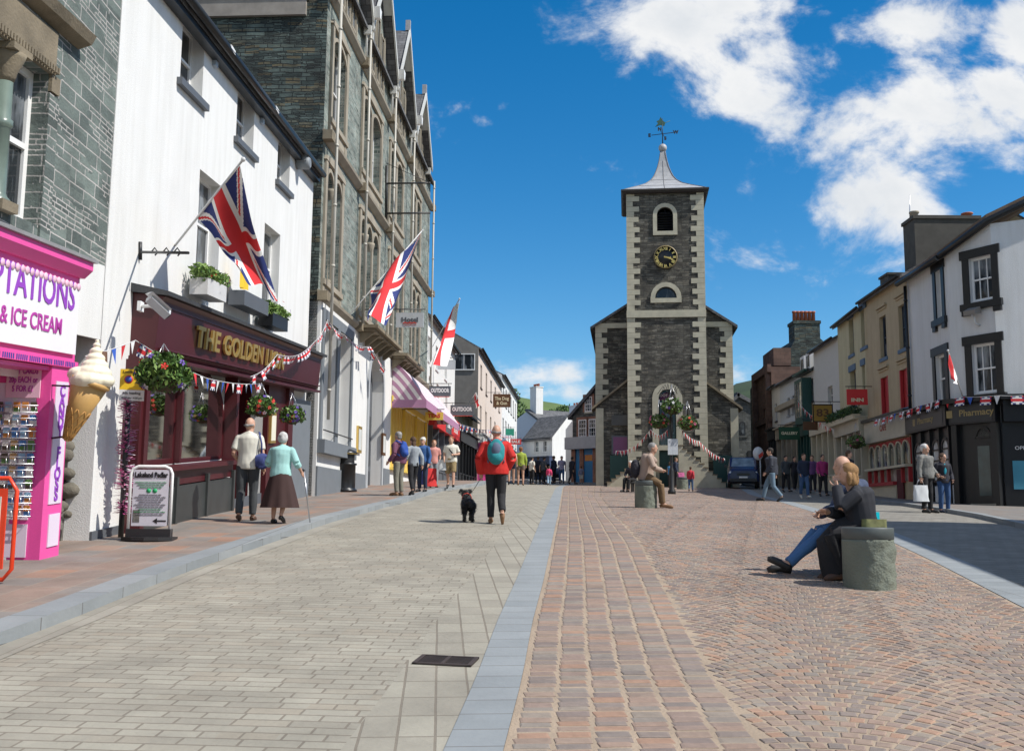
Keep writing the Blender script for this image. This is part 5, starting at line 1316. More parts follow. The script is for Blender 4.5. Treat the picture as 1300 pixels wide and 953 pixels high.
for f, a, w_, nm in ((pa, pa.L*.52, 1.5, 'Pharmacy'), (pb, pb.L*.58, 1.25, 'Pharmacy')):
    mb = MB(); mb.bx(f, f.L*.06, f.L*.94, .301, .31, sbm+.06, sa-.08); pnl = mb.build('sign_panel', mt('charcoal_sign', (.03,.032,.036), .35), PH)
    mb = MB(); mb.bx(f, a-w_/2-.42, a-w_/2-.2, .311, .318, (sa+sbm)/2-.12, (sa+sbm)/2+.12); mb.build('emblem', mt('dull_gold', (.42,.32,.16), .5), pnl)
    lettering(f, nm, a+.05, .311, (sa+sbm)/2, .30, mt('dull_gold'), pnl, width=w_, bold=.006)
M_shopin = mt('shop_display', (.30,.33,.32), .5, .7, 2.5)
# street-face shop windows with arched heads
stb = pa.ground(pa.L/2)
def archwin(f, q, rise, t, gm=None, fw=.08, frm=M_black):
    return window(f, q, frm, gm or M_glass2, t, rise=rise, dep=-.1, cols=1, rows=4, fw=fw, sash=False, bar=.05)
mb = MB(); mb.bx(pa, 0, pa.L, .003, .05, -.8, sbm-.003); mb.build('shopfront_boarding', M_black, PH)
for i in range(4):
    a = .25+i*(pa.L-.5)/4; w_ = (pa.L-.5)/4-.14
    archwin(pa, (a+.07, a+.07+w_, .75, sbm-.35), w_/2, PH, gm=plain('pharmacy_display', (.55,.58,.55), .15, .8, 2.6))
mb = MB(); mb.bx(pa, pa.L*.55, pa.L-.1, .051, .10, -.5, .62); mb.build('white_stallriser', M_coolw, PH)
mb = MB()
for i in range(5): mb.bx(pa, .16+i*(pa.L-.45)/4, .26+i*(pa.L-.45)/4, .051, .15, -.6, sbm-.003)
split_loose(mb.build('pilaster', M_black, PH), 'pilaster')
# chamfer doorway
dq = (pb.px(1240,600)[0], pb.px(1269,600)[0]-.12, -.05, pb.px(1250,560)[1]); print('dq', dq)
mb = MB(); mb.bx(pb, 0, pb.L, .003, .05, -.6, sbm-.003); mb.bx(pb, .02, .22, .051, .24, -.6, sbm-.01); mb.bx(pb, pb.L-.24, pb.L-.02, .051, .24, -.6, sbm-.01)
mb.build('door_boarding', M_black, PH)
fq = (dq[0]+.05, dq[1]-.05, pb.px(1250,556)[1], pb.px(1250,541)[1])
window(pb, fq, M_black, mt('fanlight_glass', (.42,.42,.38), .2, .4), PH, rise=fq[3]-fq[2]-.03, dep=-.08, cols=1, rows=1, sash=False, name='fanlight')
mb = MB(); mb.bx(pb, dq[0], dq[1], .051, .08, -.3, dq[3]); dd = mb.build('door', M_black, PH)
mb = MB(); mb.bx(pb, dq[0]+.13, dq[1]-.13, .081, .086, .25, dq[3]-.15); mb.build('pane', mt('teal_glass', (.02,.05,.05), .08, .8), dd)
mb = MB(); mb.bx(pb, dq[0]-.1, dq[1]+.1, .05, .25, -.32, -.0); mb.build('doorstep', M_sand, PH)
mb = MB(); mb.bx(pcx, 0.0, 7, .003, .06, -.8, sbm-.003); mb.build('side_boarding', M_black, PH)
mb = MB(); mb.bx(pcx, .25, 2.2, .061, .075, .45, 1.35); pn = mb.build('poster_panel', mt('blue_poster', (.05,.25,.35)), PH)
lettering(pcx, 'OPEN 7 DAYS', .9, .062, 1.75, .16, M_whitepaint, PH, width=1.1)
# floodlight on a bent arm
fl = empty('wall_floodlight', pb(pb.L*.42, .2, pb.px(1243,400)[1]), 'grey floodlight on a bent arm on the white pharmacy wall', 'floodlight')
x_, z_ = pb.px(1243,400); mb = MB(); mb.tube([pb(x_, 0, z_-.35), pb(x_, .25, z_-.3), pb(x_+.02, .3, z_-.02)], .035, 8); mb.build('arm', M_coolw, fl)
mb = MB(); mb.prism(lambda a, b, c: pb(x_+b, a, z_+c), [(.15, .02), (.5, -.05), (.52, .10), (.22, .24)], -.22, .2); mb.build('lamp_head', mt('warm_grey', (.22,.2,.18)), fl)
# ---- cream building
cr_ = mkf(1); ce = (cr_.px(1106,378)[1]+cr_.px(1160,342)[1])/2; print('cream', cr_.L, ce, cr_.px(1106,378), cr_.px(1160,342))
wc = [cr_.rect(1117,404,456,1125.5)]; q2 = cr_.rect(1141,388,446,1151.5); wc = [(wc[0][0], wc[0][1], (wc[0][2]+q2[2])/2, (wc[0][3]+q2[3])/2), (q2[0], q2[1], (wc[0][2]+q2[2])/2, (wc[0][3]+q2[3])/2)]
q1 = cr_.rect(1119,480,526,1128); q3 = cr_.rect(1143,470,520,1152.5); hA, hB = (q1[2]+q3[2])/2, (q1[3]+q3[3])/2
wc2 = [(q1[0], q1[1], hA, hB), (q3[0], q3[1], hA, hB)]
CR = simple_building('cream_house', cr_, ce, M_creamw, 'cream rendered house with red sash windows above a red and cream arcaded shopfront', 'house', wins=wc+wc2, frame=mt('dark_blue_frame', (.03,.045,.07)), sills=M_bluesill, dep=.16, D=8, rise=2.4, sill=.14)
for q in wc2:
    mb = MB(); mb.bx(cr_, q[0]+.02, q[1]-.02, -.15, -.12, q[2], q[3]); mb.bx(cr_, q[0]-.02, q[0]+.08, -.1, .01, q[2], q[3]); mb.bx(cr_, q[1]-.08, q[1]+.02, -.1, .01, q[2], q[3]); mb.build('red_frame', M_redp, CR)
for q in wc+wc2:
    mb = MB(); mb.bx(cr_, q[0]-.15, q[1]+.15, .003, .05, q[3]+.25, q[3]+.31); mb.prism(cr_, [(q[0]-.2, q[3]+.35), (q[1]+.2, q[3]+.35), (q[1]+.15, q[3]+.44), (q[0]-.15, q[3]+.44)], .003, .10); mb.build('label_mould', M_creamw, CR)
ct = (cr_.px(1110,537)[1]+cr_.px(1166,519)[1])/2; cfb = cr_.px(1130,555)[1]; print('cream cornice', ct, cfb)
mb = MB(); mb.bx(cr_, .1, cr_.L-.05, .003, .35, ct, ct+.12); mb.build('shop_cornice', M_black, CR)
mb = MB(); mb.bx(cr_, .1, cr_.L-.1, .003, .22, cfb, ct-.003); mb.bx(cr_, .05, cr_.L-.08, .003, .27, cfb-.12, cfb-.0); fz_ = mb.build('fascia', mt('cream_fascia', (.50,.46,.36), .5), CR)
mb = MB(); mb.ball(cr_(cr_.L*.45, .22, (ct+cfb)/2), .0, .0, .0, 4, 3) if False else None
lettering(cr_, 'CAFE', cr_.L*.48, .222, (ct+cfb)/2, .34, mt('faded_red', (.36,.10,.07)), fz_, bold=.01)
n_ = 6; bw = (cr_.L-.5)/n_; ah = cfb-.16
mb = MB(); mb.bx(cr_, .2, cr_.L-.25, .003, .06, ah-1.0, ah); sp_ = mb.build('arcade_panel', M_redp, CR)
M_ivory = mt('ivory_paint', (.60,.54,.40), .5)
for i in range(n_):
    a = .25+i*bw+.06; q = (a, a+bw-.12, ah-.98, ah-.12)
    surround(cr_, q, (bw-.12)/2, .045, .061, .12, M_ivory, sp_, name='arch_trim')
    mb = MB(); o = outline(q, (bw-.12)/2); mb.add([cr_(p[0], .063, p[1]) for p in o], [list(range(len(o)))]); mb.build('arch_pane', M_glass2, sp_)
mb = MB(); mb.bx(cr_, .15, cr_.L-.2, .003, .28, ah-1.10, ah-1.003); mb.build('transom', M_ivory, CR)
mb = MB()
for i in range(n_+1):
    if i == 4: continue
    x = .2+i*bw; mb.bx(cr_, x, x+.09, .003, .16, .4, ah-1.103)
mb.bx(cr_, .2, .2+4*bw, .003, .2, .33, .47); split_loose(mb.build('window_post', M_redp, CR), 'window_post')
mb = MB(); mb.bx(cr_, .25, cr_.L-.3, .001, .03, .45, ah-1.1); mb.build('shop_window', plain('lit_display', (.30,.30,.26), .15, .9, 3), CR)
mb = MB(); mb.bx(cr_, .25+4*bw+.08, .2+5*bw-.02, .031, .09, -.3, ah-1.15); mb.build('door', mt('deep_red_door', (.10,.012,.014)), CR)
mb = MB(); mb.bx(cr_, .22, .2+4*bw, .003, .1, -.4, .33); mb.build('stallriser', M_ivory, CR)
# chimneys above pharmacy / cream
kx = cr_(cr_.L, -4, 0)
cA = atdepth(1155,320,41.5); wA = atdepth(1236,300,41.5).x-cA.x; topA = atdepth(1190,283,41.5).z
CM = chimney(CR, lambda a, b, c: Vector((cA.x+wA/2+a, 41.5+b, atdepth(1190,372,41.5).z-1+c)), wA, 1.2, topA-atdepth(1190,372,41.5).z+1, mt('dark_harled_stack', (.075,.07,.06), .9, .3), M_pot, 0, cap=.14)
def pot(px_, y0, y1, D_, m, r=.18, parent=CM):
    mb = MB(); b = atdepth(px_, y1, D_); h = atdepth(px_, y0, D_).z-b.z
    mb.lathe(lambda x, y, z: Vector((b.x+x, b.y+y, b.z+z)), [(r, -.05), (r*.9, h*.8), (r*1.2, h*.85), (r*1.2, h), (r*.8, h), (r*.7, h*.5)], 12); mb.build('chimney_pot', m, parent)
pot(1161,269,284,41.5, M_sand, .17); pot(1228,271,281,41.5, M_pot, .2); pot(1200,277,283,41.5, M_sand, .25)
mb = MB(); b = atdepth(1155,284,41.5); t_ = atdepth(1155,248,41.5); mb.tube([b, t_], .02, 5); ae = mb.build('aerial', mt('chrome_wire')); tag(ae, 'thin white aerial rod beside the wide dark chimney stack', 'aerial')
cB_ = atdepth(1133,355,45); chimney(CR, lambda a, b, c: Vector((cB_.x+.1+a, 45+b, atdepth(1130,352,45).z-2+c)), .95, 1.0, 2.0, mt('dark_harled_stack'), M_pot, 0)
# ---- pale yellow building
py_ = mkf(2); ye = (py_.px(1071,411)[1]+py_.px(1102,383)[1])/2; print('yellow', py_.L, ye, py_.px(1071,411), py_.px(1102,383))
qs = [py_.rect(1078,409,454,1084), py_.rect(1093,392,441,1100)]; hA, hB = sum(q[2] for q in qs)/2, sum(q[3] for q in qs)/2; wy_ = [(max(.3, q[0]), q[1], hA, hB) for q in qs]
qs = [py_.rect(1080,474,517,1087), py_.rect(1095,463,508,1103)]; hA, hB = sum(q[2] for q in qs)/2, sum(q[3] for q in qs)/2; wy2 = [(max(.3, q[0]), min(q[1], py_.L-.2), hA, hB) for q in qs]
PY = simple_building('pale_yellow_house', py_, ye, M_paley, 'pale yellow rendered house with blue grey sills above a planted shop canopy', 'house', wins=wy_+wy2, frame=M_dgrey, sills=M_bluesill, dep=.2, rise=2.4, sill=.14)
for q in wy_+wy2:
    mb = MB(); mb.bx(py_, q[0]-.1, q[1]+.1, .003, .06, q[3]+.003, q[3]+.28); mb.build('lintel', M_bluesill, PY)
yt_ = py_.px(1085,527)[1]; print('yellow shop top', yt_)
shopfront(py_, PY, .1, py_.L-.1, yt_-.3, mt('cream_fascia'), posts=4, fh=.55, proj=.3, glass=M_glass)
# white gable-front house and those beyond
specs = [
 (3, 'white_house', M_offw, 'tall off white house between the pale yellow house and the green dormers', 1040,1068, 434, [(1051,1057,490,512),(1072,1076,450,470)], M_offw),
 (4, 'green_dormer_house', M_offw, 'narrow white house with tall dark green bay window and little dormers', 1022,1036, 470, [(1023,1027,480,510),(1029,1033,480,510)], M_black),
 (5, 'pale_blue_house', M_palebl, 'pale blue grey house with three tall windows and a buff cornice', 995,1019, 489, [(999,1002.5,505,528),(1005,1008.5,502,525),(1012,1015.5,498,522)], mt('pale_grey_frame', (.30,.33,.38))),
 (6, 'black_white_house', M_coolw, 'narrow white house with black window strips beside the red sandstone block', 983,992, 508, [(984,986,512,535),(988,990.5,510,533)], M_black)]
RB = {}
for (i, nm, m_, lab, xl, xr, yt, ws, fm) in specs:
    f = mkf(i); e = f.px((xl+xr)/2, yt)[1]; print(nm, f.L, e, f.px(xl,yt))
    e = min(max(e, 6.0), 10.5)
    wl = []
    for (x0, x1, y0, y1) in ws:
        a, b = sorted((f.px(x0, 500)[0], f.px(x1, 500)[0])); h1, h0 = f.px((x0+x1)/2, y0)[1], f.px((x0+x1)/2, y1)[1]
        if a > .1 and b < f.L-.1 and h1 < e-.1: wl.append((a, b, h0, h1))
    t = simple_building(nm, f, e, m_, lab, 'house', wins=wl, frame=fm, rise=2.2, D=8)
    shopfront(f, t, .1, f.L-.1, 3.3, [M_ivory, mt('dark_green_paint'), M_sand, M_black][i-3], posts=4, fh=.6, proj=.3)
    RB[i] = (f, t, e)
f, t, e = RB[4]
for k in range(2):
    mb = MB(); a = .4+k*1.3; mb.bx(f, a, a+.9, -1.2, .1, e+.02, e+.95); o = mb.build('dormer', M_coolw, t)
    mb = MB(); mb.bx(f, a+.12, a+.78, .101, .11, e+.2, e+.8); mb.build('pane', M_glass2, o)
mb = MB(); mb.bx(f, .1, f.L-.1, .0, .5, e-.1, e+.01); mb.build('cornice', mt('dark_green_paint'), t)
mb = MB(); mb.bx(f, .6, f.L-.6, .003, .5, 3.4, e-.4); mb.build('bay_window', mt('dark_green_paint'), t)
mb = MB()
for k in range(3): mb.bx(f, .7+k*.55, 1.1+k*.55, .501, .51, 3.7, e-.6)
mb.build('bay_pane', M_glass2, t)
f, t, e = RB[5]
mb = MB(); mb.bx(f, .05, f.L-.05, .003, .35, 4.4, 4.7); mb.build('shop_cornice', M_sand, t)
# red sandstone block with buttress-like piers
rs = mkf(7); he = rs.px(972,470)[1]; print('redstone', rs.L, he)
RS = empty('red_sandstone_block', rs(rs.L/2, 0, 0), 'dark red sandstone block with mullioned windows standing past the black and white house', 'building')
wr = [(rs.L*.45, rs.L*.45+1.2, rs.px(977,548)[1], rs.px(977,515)[1])]
wall(rs, 'wall', M_redstone, RS, 0, rs.L, -.6, he, wr, rev=.2); shell(rs, RS, M_redstone, 0, rs.L, -.6, he, 2.4)
window(rs, wr[0], M_whitepaint, M_glass2, RS, dep=.15, cols=2, rows=4)
mb = MB(); mb.bx(rs, -.15, rs.L+.1, .003, .25, he-.35, he+.15); mb.bx(rs, -.1, rs.L+.1, .003, .15, he*.52, he*.52+.3); mb.build('string_course', M_redstone, RS)
mb = MB(); mb.bx(rs, 1.2, rs.L-.6, -1.4, -.3, he+.151, he+1.3); mb.build('parapet', M_redstone, RS)
for x in (.15, rs.L-.6):
    mb = MB(); mb.bx(rs, x, x+.45, .003, .3, -.5, he-.36); mb.build('pier', M_redstone, RS)
# stone gable with the big stack
YS = 66
sg = Fac((atdepth(984,500,YS).x, YS), (atdepth(1062,500,YS).x, YS), z0=3.3)
def sp(x, y): return sg.px(x, y)
pts = [(0, 2), (sg.L, 2), sp(1062,448), sp(1042,430), sp(1010,430), sp(984,478)]
SG = empty('stone_gable_house', sg(sg.L/2, 0, 0), 'dark slate stone gable rising above the right row with a tall stack of red pots', 'house')
mb = MB(); mb.prism(sg, pts, -7, 0); mb.build('gable_wall', M_darkslate, SG)
pA, pB_ = sp(1010, 432), sp(1042, 410)
c1 = chimney(SG, lambda a, b, c: sg((pA[0]+pB_[0])/2+a, -.9+b, pA[1]-1+c), pB_[0]-pA[0], 1.4, pB_[1]-pA[1]+1, M_darkslate, M_pot, 6, poth=.75, cap=.2)
c2p = sp(1046, 437); chimney(SG, lambda a, b, c: sg(c2p[0]+1+a, -3+b, c2p[1]-2+c), 1.8, .8, 2.1, M_darkslate, M_pot, 4, poth=.5)
gx = sp(1002, 440); mb = MB(); mb.bx(sg, gx[0], gx[0]+.9, -1, -.01, gx[1]-4, gx[1]-.1); mb.build('lower_stack', M_darkslate, SG)
# ---- buildings out of frame on the right that shade the square
def blocker(name, f, h, D, label):
    t = empty(name, f(f.L/2, 0, 0), label, 'house'); wall(f, 'wall', M_offw, t, 0, f.L, -1, h, [(1.5+i*2.8, 2.6+i*2.8, z, z+1.6) for i in range(int(f.L/2.8)-1) for z in (3.8, 6.3) if z+1.8 < h], rev=.15)
    for i in range(int(f.L/2.8)-1):
        for z in (3.8, 6.3):
            if z+1.8 < h: window(f, (1.5+i*2.8, 2.6+i*2.8, z, z+1.6), M_whitepaint, M_glass2, t, sill=.1)
    shell(f, t, M_offw, 0, f.L, -1, h, D); gable_roof(f, t, M_roof, 0, f.L, h, D, 2.2, wallmat=M_offw)
    shopfront(f, t, .2, f.L-.2, 3.2, M_dgrey, posts=6)
    return t
nb = Fac((13.9, 19.0), (12.7, 3), z0=1.1)
blocker('near_right_house', nb, 8.6, 8, 'white house with slate roof out of frame at the near right of the square')
import numpy as np
from mathutils import noise as NZ
# ================================================================ PROPS
def fuse(mb, name, mat, parent=None, vox=.012, smooth=2, wrinkle=0.0, wfreq=9.0, origin=None, seed=0):
    """weld overlapping limbs into one continuous skin (voxel remesh), smooth, add soft cloth folds"""
    me = bpy.data.meshes.new('t'); me.from_pydata([v for v in mb.v], [], mb.f); me.update()
    bm = bmesh.new(); bm.from_mesh(me); bmesh.ops.remove_doubles(bm, verts=bm.verts, dist=1e-5); bmesh.ops.recalc_face_normals(bm, faces=bm.faces); bm.to_mesh(me); bm.free()
    ob = bpy.data.objects.new('t', me)
    m = ob.modifiers.new('r', 'REMESH'); m.mode = 'VOXEL'; m.voxel_size = vox
    if smooth: sm = ob.modifiers.new('s', 'SMOOTH'); sm.iterations = smooth; sm.factor = .6
    out = baked(ob); bpy.data.meshes.remove(me)
    out.name = name; out.materials.clear(); out.materials.append(mat)
    if wrinkle:
        n = len(out.vertices); co = np.empty(n*3, 'f'); out.vertices.foreach_get('co', co); co = co.reshape(-1, 3); nr = np.empty(n*3, 'f'); out.vertices.foreach_get('normal', nr); nr = nr.reshape(-1, 3)
        x, y, z = (co*wfreq).T; z = z*.55
        w_ = np.sin(x*1.3+1.9*np.sin(y*.9+z*1.1+seed)+z)*.5+np.sin(y*1.7+1.5*np.sin(x*1.1-z*1.7)+seed*2)*.35+np.sin(z*4.1+2.2*np.sin(x*1.9+y*1.3))*.25
        co = co+nr*(w_*wrinkle*.6)[:, None]; out.vertices.foreach_set('co', co.ravel())
    o_ = origin if origin is not None else (parent_world(parent) if parent else base_of([v.co.copy() for v in out.vertices]))
    if o_.length > 0:
        out.transform(Matrix.Translation(-o_))
    out.polygons.foreach_set('use_smooth', [True]*len(out.polygons)); out.update()
    o = bpy.data.objects.new(name, out); COL.objects.link(o)
    if parent: o.parent = parent
    else: o.location = o_
    return o
def foliage(mb, c, r, n, size, flat=.7, mi=0, seed=None, droop=0.0, mis=None):
    """many small leaf faces through a clump"""
    for i in range(n):
        while True:
            p = Vector((random.uniform(-1,1), random.uniform(-1,1), random.uniform(-1,1)))
            if .35 < p.length <= 1: break
        if random.random() < .5: p = p.normalized()*random.uniform(.8, 1.12)
        q = c+Vector((p.x*r, p.y*r, p.z*r*flat-(droop*max(0, p.x*p.x+p.y*p.y-.4))))
        d = Vector((random.gauss(0,1), random.gauss(0,1), random.gauss(0,1)+.4)).normalized(); e = d.cross(Vector((random.gauss(0,1), random.gauss(0,1), random.gauss(0,1)))).normalized(); s = size*random.uniform(.6, 1.3)
        mb.add([q-d*s, q+e*s*.45, q+d*s, q-e*s*.45], [(0,1,2,3)], mi if mis is None else random.choice(mis))
M_leaf = [plain('leaf_green', (.07,.15,.025), .6, .3), plain('leaf_light', (.16,.26,.05), .6, .3), plain('leaf_dark', (.03,.07,.015), .6, .3)]
M_flow = [mt('petal_red', (.65,.03,.02), .6), mt('petal_violet', (.16,.08,.42), .6), mt('petal_white', (.75,.73,.75), .6), mt('petal_pink', (.6,.10,.25), .6)]
for t_, q_, r_ in TREES:
    mb = MB()
    for k in range(7): foliage(mb, q_+Vector((random.uniform(-1,1)*r_*.6, random.uniform(-1,1)*r_*.5, random.uniform(-.6,.5)*r_)), r_*.5, 170, .22, .8, mis=[0,0,2,2,1])
    mb.build('crown', M_leaf, t_, recalc=False)
def flowers(c, r, n, size, mis, flat=.8):
    mb = MB()
    for i in range(n):
        a = random.uniform(0, 2*PI); t = random.uniform(-.7, .9); k = math.sqrt(max(0, 1-t*t)); q = c+Vector((math.cos(a)*k*r, math.sin(a)*k*r, t*r*flat))*1.08
        for j in range(5):
            b = 2*PI*j/5; nrm = (q-c).normalized(); x = nrm.orthogonal().normalized(); y = nrm.cross(x); d = x*math.cos(b)+y*math.sin(b); e = nrm.cross(d)
            m_ = mis[i % len(mis)]; mb.add([q, q+d*size*.7+e*size*.35+nrm*.01, q+d*size, q+d*size*.7-e*size*.35+nrm*.01], [(0,1,2,3)], m_)
    return mb
def basket(c, r, top, label, group, cols=(0,1,2), n=900, chains=True, name='hanging_basket', dens=34):
    t = empty(name, c, label, 'hanging basket', group)
    mb = MB(); mb.lathe(lambda x, y, z: c+Vector((x, y, z)), [(.02, -r*.75), (r*.35, -r*.68), (r*.62, -r*.35), (r*.7, 0)], 16); mb.build('bowl', mt('coir_liner', (.07,.05,.03), .9, .4), t)
    mb = MB(); foliage(mb, c+Vector((0,0,.02)), r, n, .045*(r/.3), .72, mis=[0,0,1,2], droop=.08); mb.build('foliage', M_leaf, t, recalc=False)
    split_loose(flowers(c, r, dens, .045*(r/.3), cols).build('flowers', M_flow, t), 'flower')
    if chains:
        mb = MB()
        for k in range(3): a = 2*PI*k/3; mb.tube([c+Vector((math.cos(a)*r*.6, math.sin(a)*r*.6, r*.2)), top], .006, 5)
        mb.build('chain', mt('chrome_wire'), t)
    return t
# ---- flags
def uj(u, v):      # union flag: u 0..1 along the fly, v 0..1 up
    x, y = u*2-1, v*2-1; X, Y = x*2, y
    if abs(X) < .2 or abs(Y) < .2: return 1
    if abs(X) < .335 or abs(Y) < .335: return 0
    d = abs(abs(X)*.5-abs(Y))/1.118*2
    s = (X*.5-Y) if X*Y > 0 else (X*.5+Y)
    if d < .26:
        off = (abs(X)*.5-abs(Y))*(1 if X*Y > 0 else -1)*(1 if True else 1)
        if 0 < off/1.118*2 < .15 if X > 0 else -.15 < off/1.118*2 < 0: return 1
        return 0
    return 2
def george(u, v): return 1 if (abs(u-.5) < .07 or abs(v-.5) < .1) else 0
M_cloth = [mt('flag_white', (.78,.77,.75), .8), mt('flag_red', (.62,.025,.03), .8), mt('flag_navy', (.02,.035,.17), .8)]
def cloth(P, fn, nu=90, nv=60, name='cloth', parent=None, mats=None):
    mb = MB(); vs = [P(i/nu, j/nv) for j in range(nv+1) for i in range(nu+1)]; o = 0
    mb.v = [Vector(v) for v in vs]
    for j in range(nv):
        for i in range(nu):
            a = j*(nu+1)+i; mb.f.append([a, a+1, a+nu+2, a+nu+1]); mb.mi.append(fn((i+.5)/nu, (j+.5)/nv)); mb.sm.append(True)
    return mb.build(name, mats or M_cloth, parent, recalc=False)
def flag(name, root, tip, hl, f0, f1, fn, label, cat='flag', group=None, folds=3.2, amp=.10, prad=.02, nu=90, nv=60, fall=.5):
    """pole root->tip; hoist runs hl metres down the pole from the tip; f0,f1 = fly corners (below the lower and the upper hoist end)"""
    d = (root-tip).normalized(); h1 = tip+d*.05; h0 = tip+d*(.05+hl)
    t = empty(name, root, label, cat, group)
    mb = MB(); mb.tube([root, tip+(tip-root).normalized()*.05], prad, 8); mb.ball(tip+(tip-root).normalized()*.07, prad*2, seg=8, rings=6); mb.build('pole', mt('white_pole', (.6,.6,.6), .4), t)
    nrm = ((h1-h0).cross(f1-h1)).normalized()
    def P(u, v):
        a = h0.lerp(h1, v); b = f0.lerp(f1, v); p = a.lerp(b, u)
        p = p+Vector((0, 0, -fall*math.sin(PI*u)*.12))
        return p+nrm*(amp*min(1, u*3)*math.sin(v*folds*2*PI+u*2.3)+amp*.4*math.sin(v*9+u*7))
    cloth(P, fn, nu, nv, 'flag_cloth', t); return t
def pf3(f, x, y, n): s, h = f.px(x, y, n); return f(s, n, h)
flag('union_flag', pf3(pub, 222, 312, 0), pf3(pub, 306, 206, 1.5), 1.45, pf3(pub, 302, 345, 1.25), pf3(pub, 353, 380, 1.5), uj, 'union flag on a slanting white pole over the front of the inn', amp=.12, folds=1.6)
flag('union_flag', pf3(ho, 440, 404, .1), pf3(ho, 535, 294, 2.0), 3.3, pf3(ho, 462, 404, 1.5), pf3(ho, 493, 408, 1.9), uj, 'large union flag on a slanting pole in front of the slate hotel', amp=.14, folds=1.3)
flag('england_flag', pf3(l2, 549, 440, .1), pf3(l2, 583, 380, 2.3), 2.6, pf3(l2, 542, 466, 2.0), pf3(l2, 566, 462, 2.2), george, 'white flag with a red cross on a pole above the awning end', amp=.15, folds=1.2)
flag('small_flag', pf3(l3, 594, 513, .1), pf3(l3, 604, 499, 1.6), 1.0, pf3(l3, 604, 518, 1.5), pf3(l3, 610, 514, 1.6), george, 'small drooping red and white flag above the low black shop', amp=.1, folds=1.5, nu=30, nv=20)
flag('ensign_flag', pf3(pa, 1222, 503, .1), pf3(pa, 1204, 447, 1.0), .9, pf3(pa, 1214, 488, .8), pf3(pa, 1209, 480, .9), lambda u, v: 1 if v > .5 else 0, 'furled red and white flag leaning out above the pharmacy shopfront', amp=.05, folds=1.5, nu=30, nv=20)
# ---- bunting
def bunting(pts, label, step=.24, size=.20, cols=None, uj_every=0, sag=.12, group=None, name='bunting'):
    t = empty(name, pts[0], label, 'bunting', group)
    P = []
    for a, b in zip(pts, pts[1:]):
        n = max(6, int((b-a).length/.15))
        for i in range(n): u = i/n; P.append(a.lerp(b, u)+Vector((0,0,-sag*(b-a).length*.25*math.sin(PI*u)*1.0)))
    P.append(pts[-1]); mb = MB(); mb.tube(P, .006, 5); mb.build('string', mt('white_string', (.7,.7,.7)), t)
    acc = 0; k = 0
    mats = [mt('bunt_red', (.62,.03,.04), .8), mt('bunt_white', (.78,.78,.78), .8), mt('bunt_blue', (.03,.10,.45), .8)]+M_cloth
    for a, b in zip(P, P[1:]):
        acc += (b-a).length
        if acc >= step:
            acc = 0; d = (b-a).normalized(); m = a; ln = size*random.uniform(.85, 1.1); sw = random.uniform(-.3, .3) if not uj_every == 1 else random.uniform(-.9, .9); nn = Vector((-d.y, d.x, 0))
            tipv = m+d*size*.35+Vector((0,0,-ln))+nn*sw*ln
            mb = MB()
            if uj_every and k % uj_every == 0:
                for i in range(8):
                    for j in range(6):
                        q = lambda u, v: m+d*size*u*1.3+(Vector((0,0,-1))+nn*sw)*size*(1-v)*.9
                        mb.quad(q(i/8, j/6), q((i+1)/8, j/6), q((i+1)/8, (j+1)/6), q(i/8, (j+1)/6), 3+uj((i+.5)/8, (j+.5)/6))
            else: mb.add([m, m+d*size*.7, tipv], [(0,1,2)], (k % 3) if cols is None else cols[k % len(cols)])
            mb.build('pennant', mats, t, recalc=False); k += 1
    return t
bunting([pf3(ls, 108, 452, .45), pf3(pub, 172, 432, .5), pf3(pub, 262, 480, .62), pf3(pub, 330, 487, .62)], 'string of red, white and blue pennants across the maroon inn front', sag=.05, uj_every=5)
bunting([pf3(pub, 318, 478, .8), pf3(pub, 352, 450, .8), pf3(ho, 401, 432, .6), pf3(ho, 416, 406, .4), pf3(ho, 437, 425, .4), pf3(ho, 470, 440, .5), pf3(ho, 490, 470, .9)], 'garland of little union flags from the inn fascia to the hotel window', step=.29, uj_every=1, sag=.16, size=.19)
# foil garland on the pole
# ---- inn fixtures
pgx = pub.px(158, 600, .25)[0]
g_ = empty('sign_post', pub(pgx, .25, 0), 'dark pole wound with a pink and white foil garland beside the inn', 'pole')
mb = MB(); hp = pub.px(158, 466, .25)[1]; mb.tube([pub(pgx, .25, -.1), pub(pgx, .25, hp)], .038, 10); mb.build('pole', M_iron, g_)
mb = MB()
z = .35
while z < hp-.45:
    a = z*9
    for k in range(13):
        b = random.uniform(0, 2*PI); rr = random.uniform(.09, .16); c = pub(pgx, .25, z); q = c+Vector((math.cos(b)*rr, math.sin(b)*rr, random.uniform(-.03,.05))); w_ = Vector((-math.sin(b), math.cos(b), .3))*.012
        mb.add([c-w_, c+w_, q+w_, q-w_], [(0,1,2,3)], random.randrange(3))
    z += .032 if (int(z*6) % 3) else .09
mb.build('foil_garland', [mt('foil_pink', (.8,.35,.55), .35), mt('foil_white', (.8,.75,.8), .35), mt('foil_plum', (.6,.12,.35), .35)], g_, recalc=False)
ps = empty('parking_sign', pub(pgx, .3, hp-.4), 'yellow and white loading restriction sign on the garlanded pole', 'sign')
s0_, s1_ = -.17, .17; f_ = Fac((pub(pgx,.30,0).x-.17, pub(pgx,.30,0).y-.06), (pub(pgx,.30,0).x+.17, pub(pgx,.30,0).y+.0), z0=pub(pgx,.25,0).z)
hA_ = hp-.02; mb = MB(); mb.bx(f_, 0, f_.L, 0, .008, hA_-.30, hA_); yp = mb.build('yellow_panel', mt('sign_yellow', (.80,.52,.02), .5, .05), ps)
mb = MB(); mb.bx(f_, 0, f_.L, 0, .008, hA_-.46, hA_-.303); wp = mb.build('white_panel', mt('sign_white', (.72,.73,.74), .5, .05), ps)
